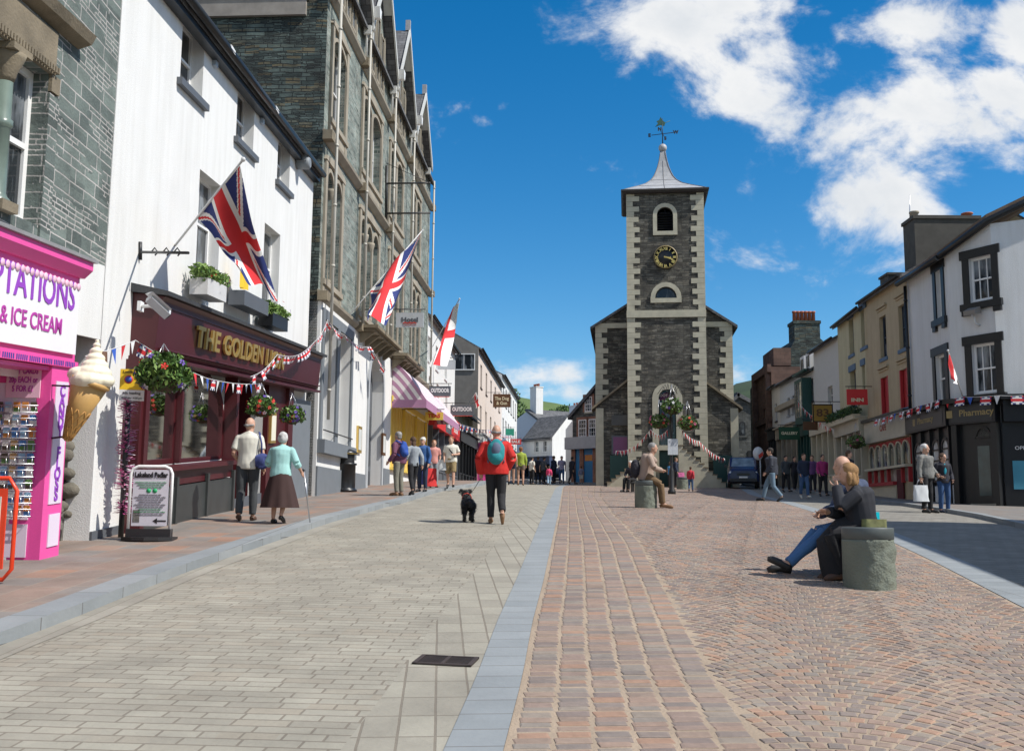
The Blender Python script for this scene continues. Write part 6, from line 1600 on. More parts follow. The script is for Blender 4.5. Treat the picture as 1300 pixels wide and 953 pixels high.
mb = MB(); mb.lathe(lambda x, y, z: f_(f_.L*.35+x, .009+z, hA_-.15+y), [(.0, .002), (.06, .002), (.06, 0)], 20); mb.build('roundel', mt('roundel_red', (.6,.02,.03)), yp)
mb = MB(); mb.lathe(lambda x, y, z: f_(f_.L*.35+x, .0115+z, hA_-.15+y), [(.0, .002), (.045, .002), (.045, 0)], 20); mb.build('roundel_centre', mt('roundel_blue', (.03,.08,.4)), yp)
lettering(f_, 'Loading only', f_.L*.5, .009, hA_-.04, .05, M_black, yp, width=.26); lettering(f_, 'At any', f_.L*.75, .009, hA_-.13, .045, M_black, yp); lettering(f_, 'time', f_.L*.75, .009, hA_-.19, .045, M_black, yp)
lettering(f_, 'No loading', f_.L*.5, .009, hA_-.35, .05, M_black, wp, width=.24); lettering(f_, '10.30 am - 4.30 pm', f_.L*.5, .009, hA_-.42, .04, M_black, wp, width=.28)
# cctv camera on the fascia
c = pf3(pub, 200, 388, .75); t = empty('security_camera', c, 'long white security camera on a bracket on the left of the inn fascia', 'camera')
mb = MB(); e = pf3(pub, 178, 389, .42); mb.tube([e, e.lerp(c, .6), c+Vector((0,0,-.05))], .025, 8); mb.bx(lambda a, b, d: e+Vector((a, b, d)), -.02, .03, -.07, .07, -.07, .07); mb.build('bracket', M_whitepaint, t)
p1_, p2_ = pf3(pub, 189, 378, .7), pf3(pub, 213, 400, .9); mb = MB(); mb.tube([p1_, p2_], [(.075,.085),(.075,.085)], 4, smooth=False); mb.tube([p1_+Vector((0,0,.07)), p2_+Vector((0,0,.07))], [(.11,.02)]*2, 4, smooth=False); mb.build('housing', mt('pale_grey_case', (.55,.56,.57), .4), t)
mb = MB(); d_ = (p2_-p1_).normalized(); mb.tube([p2_, p2_+d_*.015], .055, 12); mb.build('lens', M_black, t)
# wrought bracket
c = pf3(pub, 177, 320, 0); t = empty('sign_bracket', c, 'black wrought iron sign bracket above the inn fascia', 'bracket')
mb = MB(); e = pf3(pub, 239, 321, 1.35); a = pf3(pub, 178, 320, .02); mb.tube([a, e], .022, 6); mb.tube([pf3(pub, 178, 307, .02), pf3(pub, 178, 330, .02)], .03, 6)
for k in (.25, .5, .72): 
    q = a.lerp(e, k); mb.tube([q+Vector((.0,0,0)), q+Vector((.05,0,.07)), q+Vector((.1,0,.0)), q+Vector((.06,0,-.05))], .012, 5)
mb.build('ironwork', M_iron, t)
# hanging baskets of the inn
def hb(x, y, n, r, topy, label, cols, N): 
    c = pf3(pub, x, y, n); tp = pf3(pub, x, topy, n); basket(c, r, tp, label, 'hanging baskets along the inn front', cols, N)
hb(208, 474, .85, .36, 436, 'largest hanging basket with violet flowers at the left of the inn window', (1,1,0,2,1), 1700)
hb(332, 516, .95, .27, 486, 'hanging basket with red and violet flowers by the inn entrance', (0,0,1,2), 900)
hb(371, 527, .95, .27, 499, 'hanging basket with violet flowers at the far end of the inn', (1,1,0), 900)
# window boxes
def wbox(x0, x1, y, dep, label, mat, plants=True):
    a, h = pub.px(x0, y, .25); b, _ = pub.px(x1, y, .25); t = empty('window_box', pub((a+b)/2, .15, h), label, 'window box', 'window boxes on the white inn wall')
    mb = MB(); mb.bx(pub, a, b, .10, .42, h-.30, h); mb.build('trough', mat, t)
    if plants:
        mb = MB()
        n = int((b-a)/.22)
        for i in range(n+1): foliage(mb, pub(a+(b-a)*i/n, .28, h+.10), .19, 170, .05, .8, mis=[0,1,1,1])
        mb.build('foliage', M_leaf, t, recalc=False)
        split_loose(flowers(pub((a+b)/2, .3, h+.1), .3, 7, .03, (0,1)).build('flowers', M_flow, t), 'flower')
    return t
wbox(252, 277, 352, 0, 'window box full of pale green leaves under the left first floor window', mt('white_box', (.6,.6,.6)))
wbox(300, 332, 368, 0, 'empty dark grey window box beside the union flag on the inn', M_dgrey, False)
wbox(337, 357, 396, 0, 'window box of pale leaves under the first floor window nearest the hotel', M_black)
a_, h_ = pub.px(308, 345, .3); mb = MB()
def Py(u, v): return pub(a_-.25+u*.5, .32+.06*math.sin(u*9), h_-.35+v*.75*(1-.35*u))
o = cloth(Py, lambda u, v: 0, 16, 16, 'yellow_cloth', None, [mt('yellow_cloth', (.75,.50,.03), .8)]); tag(o, 'yellow cloth hanging over the empty dark window box of the inn', 'cloth')
# small floodlights and alarm box
for (x, y, lab) in ((290, 63, 'left one of the two small floodlights under the inn gutter'), (347, 139, 'right one of the two small floodlights under the inn gutter')):
    c = pf3(pub, x, y, .28); t = empty('floodlight', c, lab, 'floodlight', 'floodlights under the inn gutter')
    mb = MB(); mb.bx(lambda a, b, d: c+Vector((a, b, d)), -.18, .10, -.14, .14, -.05, .03); mb.build('housing', M_whitepaint, t)
    mb = MB(); mb.bx(lambda a, b, d: c+Vector((a, b, d)), -.29, -.2, -.07, .07, -.35, .0); mb.build('driver_box', mt('pale_blue_grey', (.35,.42,.5)), t)
c = pf3(pub, 386, 207, .2); t = empty('alarm_box', c, 'grey alarm sounder at the top corner where the inn meets the hotel', 'alarm')
mb = MB(); mb.lathe(lambda x, y, z: c+Vector((z, x, y)), [(.17, -.18), (.17, .12), (.12, .17)], 16); mb.bx(lambda a, b, d: c+Vector((a, b, d)), -.18, .1, -.2, .2, .0, .35); mb.build('sounder', mt('alarm_grey', (.22,.24,.26)), t)
# hotel: projecting sign frame, wall signs, menu cases
c = pf3(ho, 489, 233, 0); t = empty('projecting_bracket', c, 'black iron rails of an empty projecting sign frame on the slate hotel', 'bracket')
mb = MB(); 
for y in (233, 271): e = ho.px(489, y); mb.tube([ho(e[0], .03, e[1]), ho(e[0], 1.75, e[1])], .035, 6)
e = ho.px(489, 220); mb.tube([ho(e[0], .05, e[1]+.3), ho(ho.px(489,271)[0], .05, ho.px(489,271)[1]-.3)], .05, 6); mb.tube([ho(e[0], .03, e[1]+.4), ho(e[0], 1.7, ho.px(489,233)[1])], .012, 5); mb.build('ironwork', M_iron, t)
def projsign(f, px_, y0, y1, w, n0, bg, name, label, texts=(), bar=True, cat='sign', post=None, rim=None, D=None, tm=None):
    """board at right angles to the facade, facing down the street; left edge at distance n0 from the wall"""
    s, hT_ = f.px(px_, y0, n0); _, hB_ = f.px(px_, y1, n0); c = f(s, n0, hB_)
    t = empty(name, c, label, cat)
    sg_ = -1 if f.d.y > 0 else 1     # which way along s is towards the camera
    A_ = f(s, n0, 0); B_ = f(s, n0+w, 0) 
    L_, R_ = (A_, B_) if A_.x < B_.x else (B_, A_)
    g = Fac((L_.x, L_.y), (R_.x, R_.y), z0=A_.z)
    mb = MB(); mb.bx(g, 0, g.L, -.05, .02, hB_, hT_); b_ = mb.build('board', bg, t)
    if rim: mb = MB(); [mb.bx(g, *q) for q in ((0, g.L, .021, .035, hT_-.05, hT_), (0, g.L, .021, .035, hB_, hB_+.05), (0, .05, .021, .035, hB_, hT_), (g.L-.05, g.L, .021, .035, hB_, hT_))]; mb.build('rim', rim, b_)
    for (tx, fy, sz, m_, wd) in texts: lettering(g, tx, g.L/2, .022, hB_+(hT_-hB_)*fy, sz, m_, b_, width=wd*g.L if wd else None, bold=.01)
    if bar: mb = MB(); mb.tube([f(s, 0, hT_+.12), f(s, n0+w+.05, hT_+.12)], .02, 6); mb.tube([f(s, n0+.1, hT_), f(s, n0+.1, hT_+.12)], .012, 5); mb.tube([f(s, n0+w-.1, hT_), f(s, n0+w-.1, hT_+.12)], .012, 5); mb.build('bracket', M_iron, t)
    return t, g, b_, hB_, hT_
M_lg = mt('sign_grey', (.5,.53,.55), .5); M_tred = mt('letter_red', (.6,.05,.03)); M_crm = mt('letter_cream', (.7,.62,.42)); M_brs = mt('brown_sign', (.11,.05,.02), .5)
projsign(ho, 503, 397, 416, .95, 1.15, M_lg, 'hotel_sign', 'pale grey projecting sign of the hotel with three small red stars', [('Hotel', .5, .22, M_dgrey, .6), ('***', .12, .3, M_tred, .5)])
projsign(l2, 545, 490, 503, 1.0, .5, M_dgrey, 'shop_sign', 'dark projecting sign with red lower band above the red shop fascia', [('OUTDOOR', .55, .25, M_whitepaint, .85), ('______', .15, .25, M_tred, .9)])
projsign(l2, 556, 457, 469, .9, .25, M_lg, 'shop_sign', 'plain pale projecting sign just under the flag with the red cross', [])
projsign(l3, 572, 514, 528, 1.3, .5, M_dgrey, 'shop_sign', 'dark grey projecting sign on the low shop with white letters over red', [('OUTDOOR', .6, .3, M_whitepaint, .85), ('______', .2, .3, M_tred, .9)])
projsign(l4, 626, 500, 517, 1.35, .6, M_brs, 'inn_sign', 'brown hanging sign with cream letters high on the pink white row', [('The Dog', .65, .35, M_crm, .8), ('& Gun', .3, .35, M_crm, .6)])
projsign(l5, 642, 544, 553, .8, .3, mt('green_blue', (.02,.30,.20)), 'shop_sign', 'small green and blue projecting sign at the far end of the left row', [])
projsign(l5, 648, 557, 564, 1.0, .9, M_redsign, 'shop_sign', 'small red projecting sign low at the far end of the left row', [('SALE', .5, .35, M_whitepaint, .8)])
projsign(ho, 540, 523, 533, .75, 1.0, M_yel, 'shop_sign', 'yellow projecting sign under the end of the striped awning', [('TEAS', .5, .22, M_tred, .7)])
for (x, y0, y1, lab) in ((455, 541, 575, 'gilt framed menu case on the left of the hotel door'), (486, 550, 578, 'brown framed menu case on the right of the hotel door')):
    a, h1_ = ho.px(x, y0, .1); _, h0_ = ho.px(x, y1, .1); t = empty('menu_case', ho(a, .1, h0_), lab, 'menu case')
    mb = MB(); mb.bx(ho, a-.3, a+.3, .105, .17, h0_, h1_); mb.build('case', M_gold if x < 460 else M_brs, t); mb = MB(); mb.bx(ho, a-.22, a+.22, .171, .176, h0_+.1, h1_-.1); mb.build('menu_sheet', mt('paper_pale', (.6,.62,.6)), t)
# litter bin
c = atdepth(438, 627, 31.5); c.z = G(c.x, c.y)+.1; bs = 126/54*.0+1.0
t = empty('litter_bin', c, 'black round top litter bin by the grey wall of the hotel', 'litter bin'); S_ = 53/ (FPX/c.y)/1.28
fr = lambda x, y, z: c+Vector((x*S_, y*S_, z*S_))
mb = MB(); mb.lathe(fr, [(.36, 0), (.36, .06), (.31, .09), (.30, .12), (.30, .80), (.335, .81), (.335, .86), (.26, .87)], 24); mb.build('body', M_black, t)
mb = MB(); mb.lathe(fr, [(.26, .87), (.26, 1.12)], 24, a0=R(200), a1=R(420)); mb.lathe(fr, [(.245, .87), (.245, 1.12)], 24); mb.build('throat', M_iron, t)
mb = MB(); mb.lathe(fr, [(.34, 1.12), (.34, 1.19), (.27, 1.25), (.12, 1.30), (.04, 1.33)], 24); mb.build('lid', M_black, t)
mb = MB(); mb.lathe(fr, [(.343, 1.14), (.343, 1.155)], 24, cap=False); mb.build('gold_band', M_gold, t)
# A-board
c = onground(187, 686, .1); t = empty('pavement_sign', c, 'white framed pavement sign with printed sheet and black arrow outside the inn', 'pavement sign')
fa_ = Fac((c.x-.29, c.y-.02), (c.x+.31, c.y+.03), z0=c.z); wS = fa_.L
mb = MB(); pts = [(0.02, .03), (0.02, .92), (.05, .99), (.12, 1.02), (wS-.12, 1.02), (wS-.05, .99), (wS-.02, .92), (wS-.02, .03)]; mb.tube([fa_(a, 0, h) for a, h in pts], .022, 8); mb.build('frame', M_whitepaint, t)
mb = MB(); mb.bx(fa_, .06, wS-.06, -.01, .012, .20, .975); pn = mb.build('panel', mt('lilac_sheet', (.58,.56,.62), .5, .05), t)
mb = MB(); mb.prism(lambda a, b, h: fa_(a, h, b), [(-.04, -.24), (wS+.04, -.24), (wS+.04, .10), (wS*.8, .2), (wS*.5, .235), (wS*.2, .2), (-.04, .10)], 0.0, .05); mb.bx(fa_, .0, wS, -.1, .05, .05, .16); mb.build('base', M_iron, t)
lettering(fa_, 'Lakeland Pedlar', wS/2, .013, .90, .10, M_black, pn, width=wS*.74, bold=.004)
for i in range(14):
    lettering(fa_, 'wholefood cafe and shop fresh coffee', wS/2, .013, .80-i*.034, .022, mt('green_letters', (.08,.35,.15)) if i in (0, 1, 2, 11, 12) else mt('grey_letters', (.2,.2,.22)), pn, width=wS*(.7-.1*(i % 3))) if i not in (3, 4) else None
for x in (.46, .60): mb = MB(); mb.lathe(lambda a, b, h, x=x: fa_(wS*x+a, .014+h, .685+b), [(.0, .003), (.032, .003), (.032, 0)], 16); mb.build('green_dot', mt('green_dot', (.03,.4,.15)), pn)
mb = MB(); mb.prism(fa_, [(wS*.58, .27), (wS*.68, .31), (wS*.68, .28), (wS*.88, .28), (wS*.88, .26), (wS*.68, .26), (wS*.68, .23)], .013, .016); mb.build('arrow', M_black, pn)
mb = MB(); mb.bx(fa_, wS*.13, wS*.28, .013, .016, .25, .42); mb.build('photo', mt('photo_grey', (.15,.14,.13), .6, .6, 30), pn)
# ice cream cone sign
c = pf3(pf, 84, 560, .28); dpt = c.y; t = empty('ice_cream_cone', c, 'giant plastic ice cream cone hanging beside the pink shop pilaster', 'cone sign')
top = atdepth(114, 487, dpt); ax = (top-c); ln = ax.length; axn = ax.normalized(); sx = axn.cross(Vector((0,1,0))).normalized(); sy = axn.cross(sx)
fr = lambda x, y, z: c+axn*z+sx*x+sy*y
mb = MB(); mb.lathe(fr, [(.02, 0), (.045, .02), (.135, ln*.55), (.21, ln)], 28); mb.lathe(fr, [(.217, ln*.97), (.23, ln*1.0), (.23, ln*1.05), (.1, ln*1.06)], 28); cn = mb.build('cone', plain('biscuit_cone', (.55,.33,.11), .5, .2), t)
mb = MB()
for k in range(10):
    a0 = 2*PI*k/10
    for sg_ in (-1, 1):
        pts = []
        for i in range(8): u = i/7*.55; rr = .045+(.135-.045)*(u*1.0/.55)+.002; a = a0+sg_*u*2.2; pts.append(fr(rr*math.cos(a), rr*math.sin(a), .02+(ln*.55-.02)*u/.55))
        mb.tube(pts, .008, 4)
mb.build('waffle_ribs', plain('toasted_ribs', (.42,.22,.06), .6), cn)
mb = MB(); tp = atdepth(118, 440, dpt)
for (dx, dy, dz, r_) in ((0,0,.03,.30), (-.10,0,.06,.22), (.12,0,.07,.23), (0,0,.13,.24), (.03,0,.22,.18), (.06,0,.30,.13), (.09,0,.38,.085), (.115,0,.45,.05), (.13,0,.50,.03)):
    mb.ball(fr(dx*.85, dy, ln+dz), r_*.82, r_*.82, r_*.45, 16, 10)
fuse(mb, 'whipped_ice', plain('vanilla_ice', (.78,.72,.55), .4, .06), t, vox=.012, smooth=2, wrinkle=.012, wfreq=10)
mb = MB(); q = fr(-.09, -.05, ln+.12); mb.tube([q, q+Vector((-.02,0,.30))], .055, 10); mb.build('flake', mt('chocolate', (.10,.045,.02), .7), t)
mb = MB(); mb.tube([pf3(pf, 66, 489, .0), fr(-.1,0,ln*.98)], .012, 6); mb.tube([pf3(pf, 66, 556, .0), fr(-.03,0,.08)], .012, 6); mb.build('bracket', M_iron, t)
# red framed board at the left edge
c = onground(4, 741, .1); t = empty('red_board', c, 'red tubular framed pavement board at the left edge by the pink shop', 'pavement sign')
hh_ = 1.02; mb = MB(); x1_ = c.x+.07; x0_ = x1_-.62
mb.tube([WD(x0_+.02, c.y, c.z+.06), WD(x0_, c.y, c.z+.85), WD(x0_+.08, c.y, c.z+hh_), WD(x1_-.08, c.y, c.z+hh_), WD(x1_, c.y, c.z+.90), WD(x1_, c.y, c.z+.14), WD(x1_-.08, c.y, c.z+.04), WD(x0_+.02, c.y, c.z+.06)], .022, 8); mb.build('frame', mt('orange_red', (.75,.05,.01), .35), t)
mb = MB(); mb.bx(WD, x0_+.07, x1_-.09, c.y-.01, c.y+.01, c.z+.14, c.z+.92); pn = mb.build('panel', mt('orange_red'), t)
mb = MB(); mb.bx(WD, x0_+.12, x1_-.14, c.y-.02, c.y-.012, c.z+.2, c.z+.84); mb.build('poster', mt('paper_pale'), pn)
# drain grating
gA, gB, gC, gD = onground(524, 846), onground(602, 850), onground(608, 833), onground(531, 830)
c = (gA+gB+gC+gD)/4; t = empty('drain_grating', c, 'black cast iron drain grating in the pale road beside the blue grey strip', 'drain')
ang = math.atan2(gB.y-gA.y, gB.x-gA.x); LL = (gB-gA).length*.97; WW = .27
def fr(x, y, z): X, Y = c.x+x*math.cos(ang)-y*math.sin(ang), c.y+x*math.sin(ang)+y*math.cos(ang); return Vector((X, Y, G(X, Y)+z))
mb = MB(); mb.bx(fr, -LL/2, LL/2, -WW/2, WW/2, .001, .004); mb.build('sump', mt('sump_black', (.006,.006,.006)), t)
mb = MB(); [mb.bx(fr, *q) for q in ((-LL/2, LL/2, -WW/2, -WW/2+.025, .004, .014), (-LL/2, LL/2, WW/2-.025, WW/2, .004, .014), (-LL/2, -LL/2+.03, -WW/2, WW/2, .0041, .0141), (LL/2-.03, LL/2, -WW/2, WW/2, .0042, .0142), (-.012, .012, -WW/2+.025, WW/2-.025, .0043, .0143))]; 
for i in range(6): y = -WW/2+.05+i*(WW-.1)/5; mb.bx(fr, -LL/2+.03, LL/2-.03, y-.007, y+.007, .0044, .012)
mb.build('grate', plain('rusty_iron', (.05,.035,.03), .7, .4), t)
# ---- stone drums
M_drum = plain('green_grey_granite', (.17,.19,.155), .85, .25, 3, .6, 40); M_drumcap = plain('smooth_slate_cap', (.085,.10,.10), .5, .15, 3)
from mathutils import noise as NZ
def drum(px_, py_, h, r, label, seg=64):
    c = onground(px_, py_); c.x *= (c.y+r)/c.y; c.y += r; c.z = G(c.x, c.y)
    t = empty('drum_seat', c, label, 'stone seat', 'stone drum seats on the square')
    mb = MB(); rows = 22; vs = []
    for i in range(rows+1):
        z = -.05+(h*.80+.05)*i/rows
        for j in range(seg):
            a = 2*PI*j/seg; q = Vector((math.cos(a)*4, math.sin(a)*4, z*9)); rough = .5+.5*math.tanh(3*math.cos(a+.4)); d = (NZ.noise(q)*.022+NZ.noise(q*2.3)*.014)*rough
            rr = r*1.0+d; vs.append(c+Vector((math.cos(a)*rr, math.sin(a)*rr, z)))
    mb.add(vs, [(i*seg+j, i*seg+(j+1) % seg, (i+1)*seg+(j+1) % seg, (i+1)*seg+j) for i in range(rows) for j in range(seg)], 0, True); mb.add([v for v in vs[-seg:]], [list(range(seg))]); mb.build('drum', M_drum, t)
    mb = MB(); mb.lathe(lambda x, y, z: c+Vector((x, y, z)), [(r*.97, h*.80), (r*1.0, h*.81), (r*1.0, h-.01), (r*.98, h)], 48); mb.build('cap', M_drumcap, t)
    return c
D1 = drum(1104, 750, .635, .27, 'rough stone drum seat with smooth dark cap behind the seated couple')
D2 = drum(820, 645, .66, .27, 'stone drum seat that the man in the beige jacket sits on')
D3 = drum(866, 621, .62, .28, 'stone drum seat at the foot of the hall stairs')
D0 = Vector((D1.x-.62, D1.y+.62, 0)); D0.z = G(D0.x, D0.y)
# ---- lamp post with baskets
c = onground(853, 627); t = empty('lamp_post', c, 'black lamp post carrying three flower baskets in front of the hall', 'lamp post')
zt = atdepth(852, 497, c.y).z-c.z; mb = MB(); fr = lambda x, y, z: c+Vector((x, y, z))
mb.lathe(fr, [(.16, 0), (.16, .12), (.11, .2), (.11, .9), (.08, 1.0), (.06, 1.1), (.05, zt-.1), (.07, zt-.05), (.03, zt+.1)], 12); mb.build('post', M_iron, t)
lb = [atdepth(837, 535, c.y), atdepth(873, 537, c.y), atdepth(853, 516, c.y-.3)]
mb = MB()
for q in lb[:2]: mb.tube([fr(0, 0, q.z-c.z+.9), Vector((q.x, q.y, q.z+.7)), Vector((q.x, q.y, q.z+.1))], .025, 6)
for k in range(7): a = R(20+k*22); mb.tube([fr(0,0,zt-.2), fr(math.cos(a)*.35, 0, zt+.1+.25*math.sin(a)), fr(math.cos(a)*.6, 0, zt-.1)], .015, 5)
mb.build('bracket_arms', M_iron, t)
for q, lab, cols in zip(lb, ('lower left flower basket on the lamp post before the hall', 'lower right flower basket on the lamp post before the hall', 'top flower basket with white and violet blooms on the lamp post'), ((0,3),(0,3),(2,1,2,1))):
    basket(q, .40 if q is not lb[2] else .44, q+Vector((0,0,.9)), lab, 'flower baskets on the lamp post', cols, 620, name='flower_basket', dens=16)
for (x, lab) in ((851, 'left'), (857.5, 'right')):
    q = atdepth(x, 567, c.y-.15); s_ = empty('banner_sign', q, lab+' one of two small white notices strapped to the lamp post', 'sign', 'notices on the lamp post'); mb = MB(); mb.bx(lambda a, b, d: q+Vector((a, b, d)), -.1, .1, -.01, .01, -.32, .32); mb.build('board', mt('notice_white', (.55,.58,.62)), s_)
bunting([atdepth(865,545,c.y), atdepth(888,560,c.y+4), atdepth(920,582,c.y+9)], 'pink and white bunting from the lamp post down to the right of the hall', step=.3, cols=[0,1], size=.28, sag=.1)
bunting([atdepth(848,545,c.y), atdepth(826,545,c.y+4), atdepth(782,572,c.y+9)], 'pink and white bunting from the lamp post down to the left of the hall', step=.3, cols=[0,1], size=.28, sag=.25)
# ---- van
def van():
    c = onground(945, 620); c = Vector((c.x, c.y+.3, 0)); c.z = G(c.x, c.y)
    t = empty('van', c, 'dark blue van parked in shade beside the hall', 'van'); rz = R(-12); k = .86
    fr = frame(c, rz, sc=k)
    M_vb = plain('navy_car_paint', (.008,.02,.09), .25, .1)
    sec = [(-.95, .35), (.95, .35), (.98, .9), (.92, 1.25), (.78, 1.95), (-.78, 1.95), (-.92, 1.25), (-.98, .9)]
    mb = MB()
    prof = [(-2.3, .82, .55, 1.05), (-2.2, .95, .40, 1.2), (-1.7, .97, .35, 1.35), (-1.0, .98, .35, 1.98), (2.2, .98, .35, 2.0), (2.3, .93, .4, 1.9)]
    rings = []
    for (y, w_, z0_, z1_) in prof: rings.append([fr(x*w_, y, z) for x, z in ((-1, z0_), (1, z0_), (1.02, z0_+.5*(z1_-z0_)), (.84, z1_-.05), (.7, z1_), (-.7, z1_), (-.84, z1_-.05), (-1.02, z0_+.5*(z1_-z0_)))])
    vs = [v for r in rings for v in r]; n8 = 8
    mb.add(vs, [(i*8+j, i*8+(j+1) % 8, (i+1)*8+(j+1) % 8, (i+1)*8+j) for i in range(5) for j in range(8)]+[list(range(8)), list(range(47, 39, -1))]); mb.build('body', M_vb, t)
    mb = MB(); q = lambda x, y, z: fr(x, y-.02, z); mb.add([q(-.74, -1.66, 1.37), q(.74, -1.66, 1.37), q(.64, -1.04, 1.93), q(-.64, -1.04, 1.93)], [(0,1,2,3)]); mb.build('windscreen', mt('windscreen_glass', (.25,.3,.33), .08, .5), t)
    for s_ in (-1, 1):
        for y in (-1.45, 1.5):
            mb = MB(); w_ = lambda x, y_, z, y=y: fr(s_*.88+z*s_, y+x, .33+y_); mb.lathe(w_, [(.33, -.1), (.34, .0), (.33, .1), (.2, .11)], 20); w = mb.build('wheel', M_black, t); mb = MB(); mb.lathe(w_, [(.19, .112), (.17, .12), (.03, .13)], 16); mb.build('rim', mt('chrome_wire'), w)
        mb = MB(); mb.ball((s_*.74, -2.22, .95), .15, .06, .10, 10, 6, fr=fr); mb.build('headlight', mt('headlight_glass', (.6,.65,.7), .1), t)
        mb = MB(); mb.bx(fr, s_*1.0, s_*1.18, -1.3, -1.2, 1.3, 1.5); mb.build('wing_mirror', M_black, t)
    mb = MB(); mb.bx(fr, -.85, .85, -2.36, -2.2, .38, .58); mb.build('bumper', M_iron, t); mb = MB(); mb.bx(fr, -.26, .26, -2.375, -2.362, .6, .71); mb.build('number_plate', mt('sign_white'), t)
    mb = MB(); mb.bx(fr, -.4, .4, -2.335, -2.27, .78, .9); mb.build('grille', M_black, t)
van()
# no-entry style sign by the van
c = onground(966, 621); t = empty('road_sign', c, 'tilted white and red road sign on a grey pole right of the van', 'road sign'); z1_ = atdepth(967, 572, c.y).z-c.z
mb = MB(); mb.tube([c, c+Vector((0,0,z1_))], .035, 8); mb.build('pole', M_lg, t); mb = MB(); mb.lathe(lambda x, y, z: c+Vector((-.12+x*.8, -.06-z, z1_-.15+y)), [(.0, .02), (.36, .02), (.36, 0)], 24); mb.build('disc', mt('sign_white'), t); mb = MB(); mb.prism(lambda a, b, h: c+Vector((-.12+a, -.09-b, z1_-.15+h)), [(.05, -.3), (.28, -.1), (.24, .1), (.0, -.1)], 0, .01); mb.build('red_mark', M_tred, t)
# ---- right side signs, boards, planter
projsign(RB[3][0], 1057, 513, 536, .95, .35, plain('ochre_board', (.35,.20,.03), .5), 'pub_sign', 'ochre hanging sign with the number 83 and an ornate black frame', [('83', .5, .5, M_brs, .6)], rim=M_black)
projsign(py_, 1101, 494, 514, .85, .2, M_redsign, 'hotel_sign', 'red hanging sign in front of the pale yellow house', [('INN', .3, .2, M_crm, .6)])
projsign(RB[5][0], 1015, 542, 558, 1.1, .5, mt('dark_green_sign', (.01,.07,.03)), 'shop_sign', 'dark green hanging sign in front of the pale blue house', [('GALLERY', .5, .2, M_crm, .8)])
projsign(RB[4][0], 1040, 535, 546, .8, .3, M_brs, 'shop_sign', 'small dark brown hanging sign beside the green bay window', [])
f = py_; a0, h0_ = .15, yt_-.25; t = empty('planter_trough', f(f.L/2, .4, h0_), 'long leafy planter along the canopy of the pale yellow house', 'planter')
mb = MB(); mb.bx(f, .1, f.L-.1, .31, .62, h0_-.1, h0_+.12); mb.build('trough', M_ivory, t); mb = MB()
for i in range(16): foliage(mb, f(.2+i*(f.L-.4)/15, .5, h0_+.28), .3, 110, .06, .8, mis=[0,2,2])
mb.build('foliage', M_leaf, t, recalc=False)
q = pf3(py_, 1087, 561, .7); basket(q, .38, q+Vector((0,0,.8)), 'dark leafy hanging basket under the canopy of the pale yellow house', None, (3,), 500, dens=10)
bunting([pf3(cr_, 1108, 533, .5), pf3(cr_, 1135, 525, .5), pf3(pa, 1166, 515, .5), pf3(pa, 1190, 508, .5), pf3(pb, 1222, 504, .5), pf3(pb, 1268, 502, .5), pf3(pcx, 1298, 502, .5)], 'bunting of little union flags above the pharmacy and cafe shopfronts', step=.42, uj_every=2, size=.3, sag=.05)
bunting([pf3(RB[5][0], 1012, 508, .6), pf3(RB[4][0], 1035, 530, .6), pf3(RB[3][0], 1060, 545, .6)], 'faded bunting between the pale blue house and the off white house', step=.4, cols=[0,1], size=.3)
bunting([pf3(l2, 545, 515, .9), pf3(l3, 590, 540, .9), pf3(l4, 625, 545, .9), pf3(l5, 650, 552, .9)], 'bunting along the far left shops beyond the awning', step=.6, uj_every=3, size=.4, sag=.03)
c = onground(1150, 632, .1); t = empty('chalkboard', c, 'wooden framed chalkboard standing outside the red and cream shop', 'chalkboard'); g = Fac((c.x-.33, c.y), (c.x+.33, c.y-.08), z0=c.z)
mb = MB(); [mb.bx(g, *q) for q in ((0, .05, -.02, .03, 0, 1.05), (g.L-.05, g.L, -.02, .03, 0, 1.05), (.05, g.L-.05, -.02, .03, 1.0, 1.05), (.05, g.L-.05, -.02, .03, .14, .19))]; mb.bx(g, 0, .05, -.35, -.31, 0, .95); mb.bx(g, g.L-.05, g.L, -.35, -.31, 0, .95); mb.build('frame', mt('oak_frame', (.35,.2,.08)), t); mb = MB(); mb.bx(g, .05, g.L-.05, -.01, .015, .19, 1.0); mb.build('slate_panel', mt('chalk_black', (.02,.025,.035), .7, .3), t)
c = onground(1103, 626, .1); t = empty('litter_bin', c, 'dark navy square litter bin outside the pale yellow house', 'litter bin'); mb = MB(); fr = lambda x, y, z: c+Vector((x, y, z)); mb.bevbx(fr, -.25, .25, -.25, .25, 0, .95, .05); mb.build('body', mt('bin_navy', (.01,.015,.04), .5), t); mb = MB(); mb.bevbx(fr, -.28, .28, -.28, .28, .951, 1.05, .05); mb.build('lid', M_black, t)
